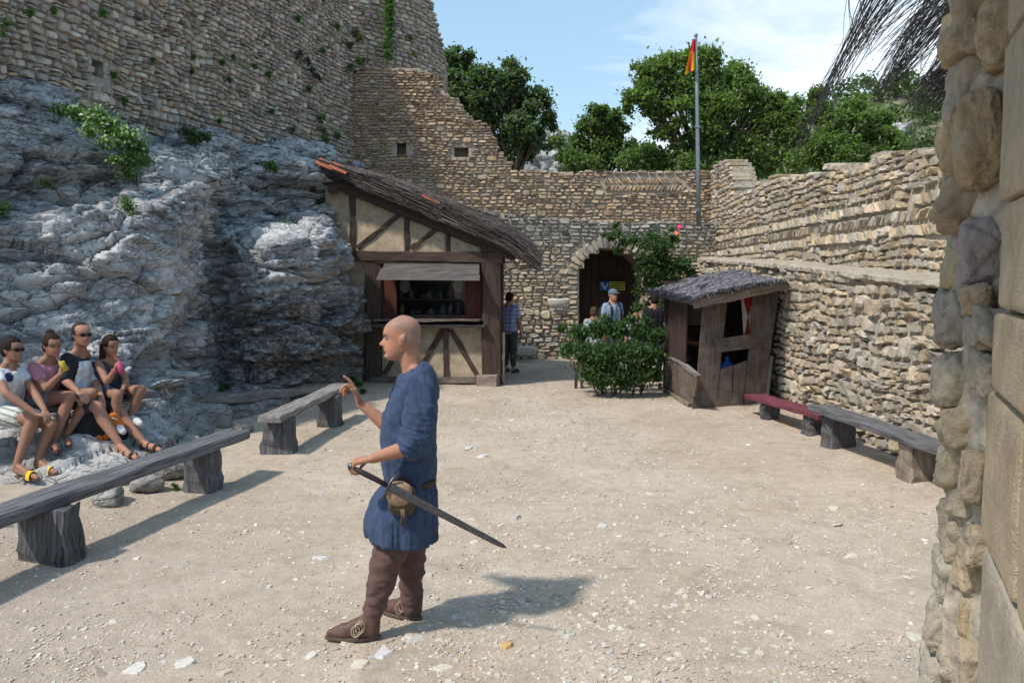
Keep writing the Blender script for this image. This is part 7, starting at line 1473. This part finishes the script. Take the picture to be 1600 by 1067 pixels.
# ---- visitors farther off
def stander(label, x, Y, top, f_, tcol, bcol, hairc, s=1.0, arm=0.0, sl=.4, leg=1.0, skin=(0.38, 0.2, 0.14), cap=None, tfn=None, hat=None, long_tr=True):
    F = Vector((f_[0], f_[1], 0)).normalized(); Lf = Vector((0, 0, 1)).cross(F); g0 = gz(x, Y); hh_ = top - g0; k = hh_ / 1.76; P = lambda a, b, z_: Vector((x, Y, g0)) + F * (a * k) + Lf * (b * k) + Vector((0, 0, z_ * k))
    J = dict(shL=P(0, .185, 1.44), elL=P(-.02 + arm, .25, 1.14), wrL=P(.06 + arm * 1.5, .25, .90 + arm), shR=P(0, -.185, 1.44), elR=P(-.02, -.25, 1.14), wrR=P(.06, -.25, .90), hipL=P(0, .09, .93), hipR=P(0, -.09, .93), knL=P(.03, .10, .50), knR=P(.0, -.10, .50), anL=P(-.0, .10, .09), anR=P(-.02, -.11, .09), toL=P(.17, .12, .03), toR=P(.15, -.13, .03), calf=tuple(-F * .012))
    root, L2W, R = person(label, Vector((x, Y, g0)), dict(c=P(.015, 0, 1.635), f=f_ + (0,) if len(f_) == 2 else f_, s=k), J, skin, k, voxel=.014)
    garment('shirt', root, top_mb(J, k, sl, .018, .04), M['cloth'], .013, .005, 60, None if tfn else np.array([tcol]), fn=tfn)
    garment('trousers', root, short_mb(J, k, 1.0, .008), M['cloth'], .013, .006, 61, np.array([bcol]))
    m = MB()
    for sd in 'LR':
        if leg > .1: limb(m, [J['kn' + sd], J['kn' + sd].lerp(J['an' + sd], leg)], [.078 * k, .062 * k])
    if leg > .1: garment('trouser_leg', root, m, M['cloth'], .013, .006, 62, np.array([bcol]))
    for sd in 'LR': m = MB(); limb(m, [J['an' + sd] + Vector((0, 0, -.035)), J['an' + sd].lerp(J['to' + sd], .6), J['to' + sd]], [.045, .042, .035]); garment('shoe', root, m, M['leather'], .011, .001, 63, np.array([(0.05, 0.04, 0.04)]))
    if cap:
        m = MB(); v, f = ellipsoid(L2W((-.012, 0, .055)), (.106 * k, .090 * k, .082 * k), R, 18, 10); m.add(v, f, cap); v, f = ellipsoid(L2W((.11, 0, .055)), (.065 * k, .07 * k, .010 * k), R, 16, 6); m.add(v, f, cap); m.build('cap', M['cloth'], root, True)
        hair_cap(root, L2W, R, k, hairc, [('e', (-.040, 0, .0), (.070, .080, .062))], voxel=.012)
    else: hair_cap(root, L2W, R, k, hairc, HCAP, voxel=.012)
    return root, J, P
def plaid(c1_, c2_, fr_): return lambda v, nr: (v, np.where(((np.sin(v[:, 2] * fr_) > .2) ^ (np.sin((v[:, 0] + v[:, 1]) * fr_) > .2))[:, None], c1_, c2_) * np.ones((len(v), 3)))
def hstripe(c1_, c2_, fr_): return lambda v, nr: (v, np.where((np.sin(v[:, 2] * fr_) > .82)[:, None], c1_, c2_) * np.ones((len(v), 3)))
stander('person with short dark hair in a lilac striped shirt half hidden behind the booth corner', A(796, 583, 16.9).x, 16.9, A(796, 457, 16.9).z, (.5, .85), None, (0.06, 0.07, 0.06), (0.02, 0.015, 0.013), sl=.6, leg=.75, tfn=hstripe((0.16, 0.16, 0.32), (0.36, 0.37, 0.58), 75))
r1, J1, P1 = stander('man in a grey cap and pale blue polo shirt before the arch', A(957, 500, 16.3).x, 16.3, A(957, 452, 16.3).z, (.55, -.83), (0.24, 0.31, 0.42), (0.10, 0.10, 0.11), (0.12, 0.1, 0.09), cap=(0.10, 0.14, 0.18), sl=.5)
for sd in (-1, 1):
    m = MB(); v, f, g = tube([P1(-.10, sd * .10, 1.46), P1(.03, sd * .12, 1.50), P1(.125, sd * .115, 1.36), P1(.12, sd * .14, 1.15), P1(0, sd * .19, 1.08)], .018, 8, True, (1.4, .5)); m.add(v, f, (0.015, 0.015, 0.02)); m.build('rucksack_strap', M['cloth'], r1, True)
v, f = boulder(P1(-.20, 0, 1.25), (.30, .16, .42), math.atan2(-P1(0, 1, 0).x + P1(0, 0, 0).x, 1) * 0, 12, 2.6, .04, 77); mesh_np('rucksack_bag', v, f, M['cloth'], r1, True, np.broadcast_to((0.02, 0.02, 0.025), (len(v), 3)))
stander('dark haired man in a black shirt seen from behind at the rose beside the arch', A(1022, 500, 15.6).x, 15.6, A(1014, 459, 15.6).z, (-.3, .95), (0.012, 0.012, 0.015), (0.03, 0.035, 0.05), (0.02, 0.015, 0.012), sl=.5)
stander('child in a blue and white checked shirt half hidden by the big bush', A(993, 510, 14.75).x, 14.75, A(995, 489, 14.75).z, (-.3, .95), None, (0.05, 0.06, 0.12), (0.20, 0.12, 0.06), sl=.5, tfn=plaid((0.05, 0.09, 0.34), (0.60, 0.64, 0.72), 95))
stander('small brown haired visitor in a pale top behind the left side of the big bush', A(928, 500, 15.1).x, 15.1, A(930, 480, 15.1).z, (.5, .85), (0.30, 0.32, 0.36), (0.05, 0.06, 0.12), (0.07, 0.04, 0.025), sl=.5)
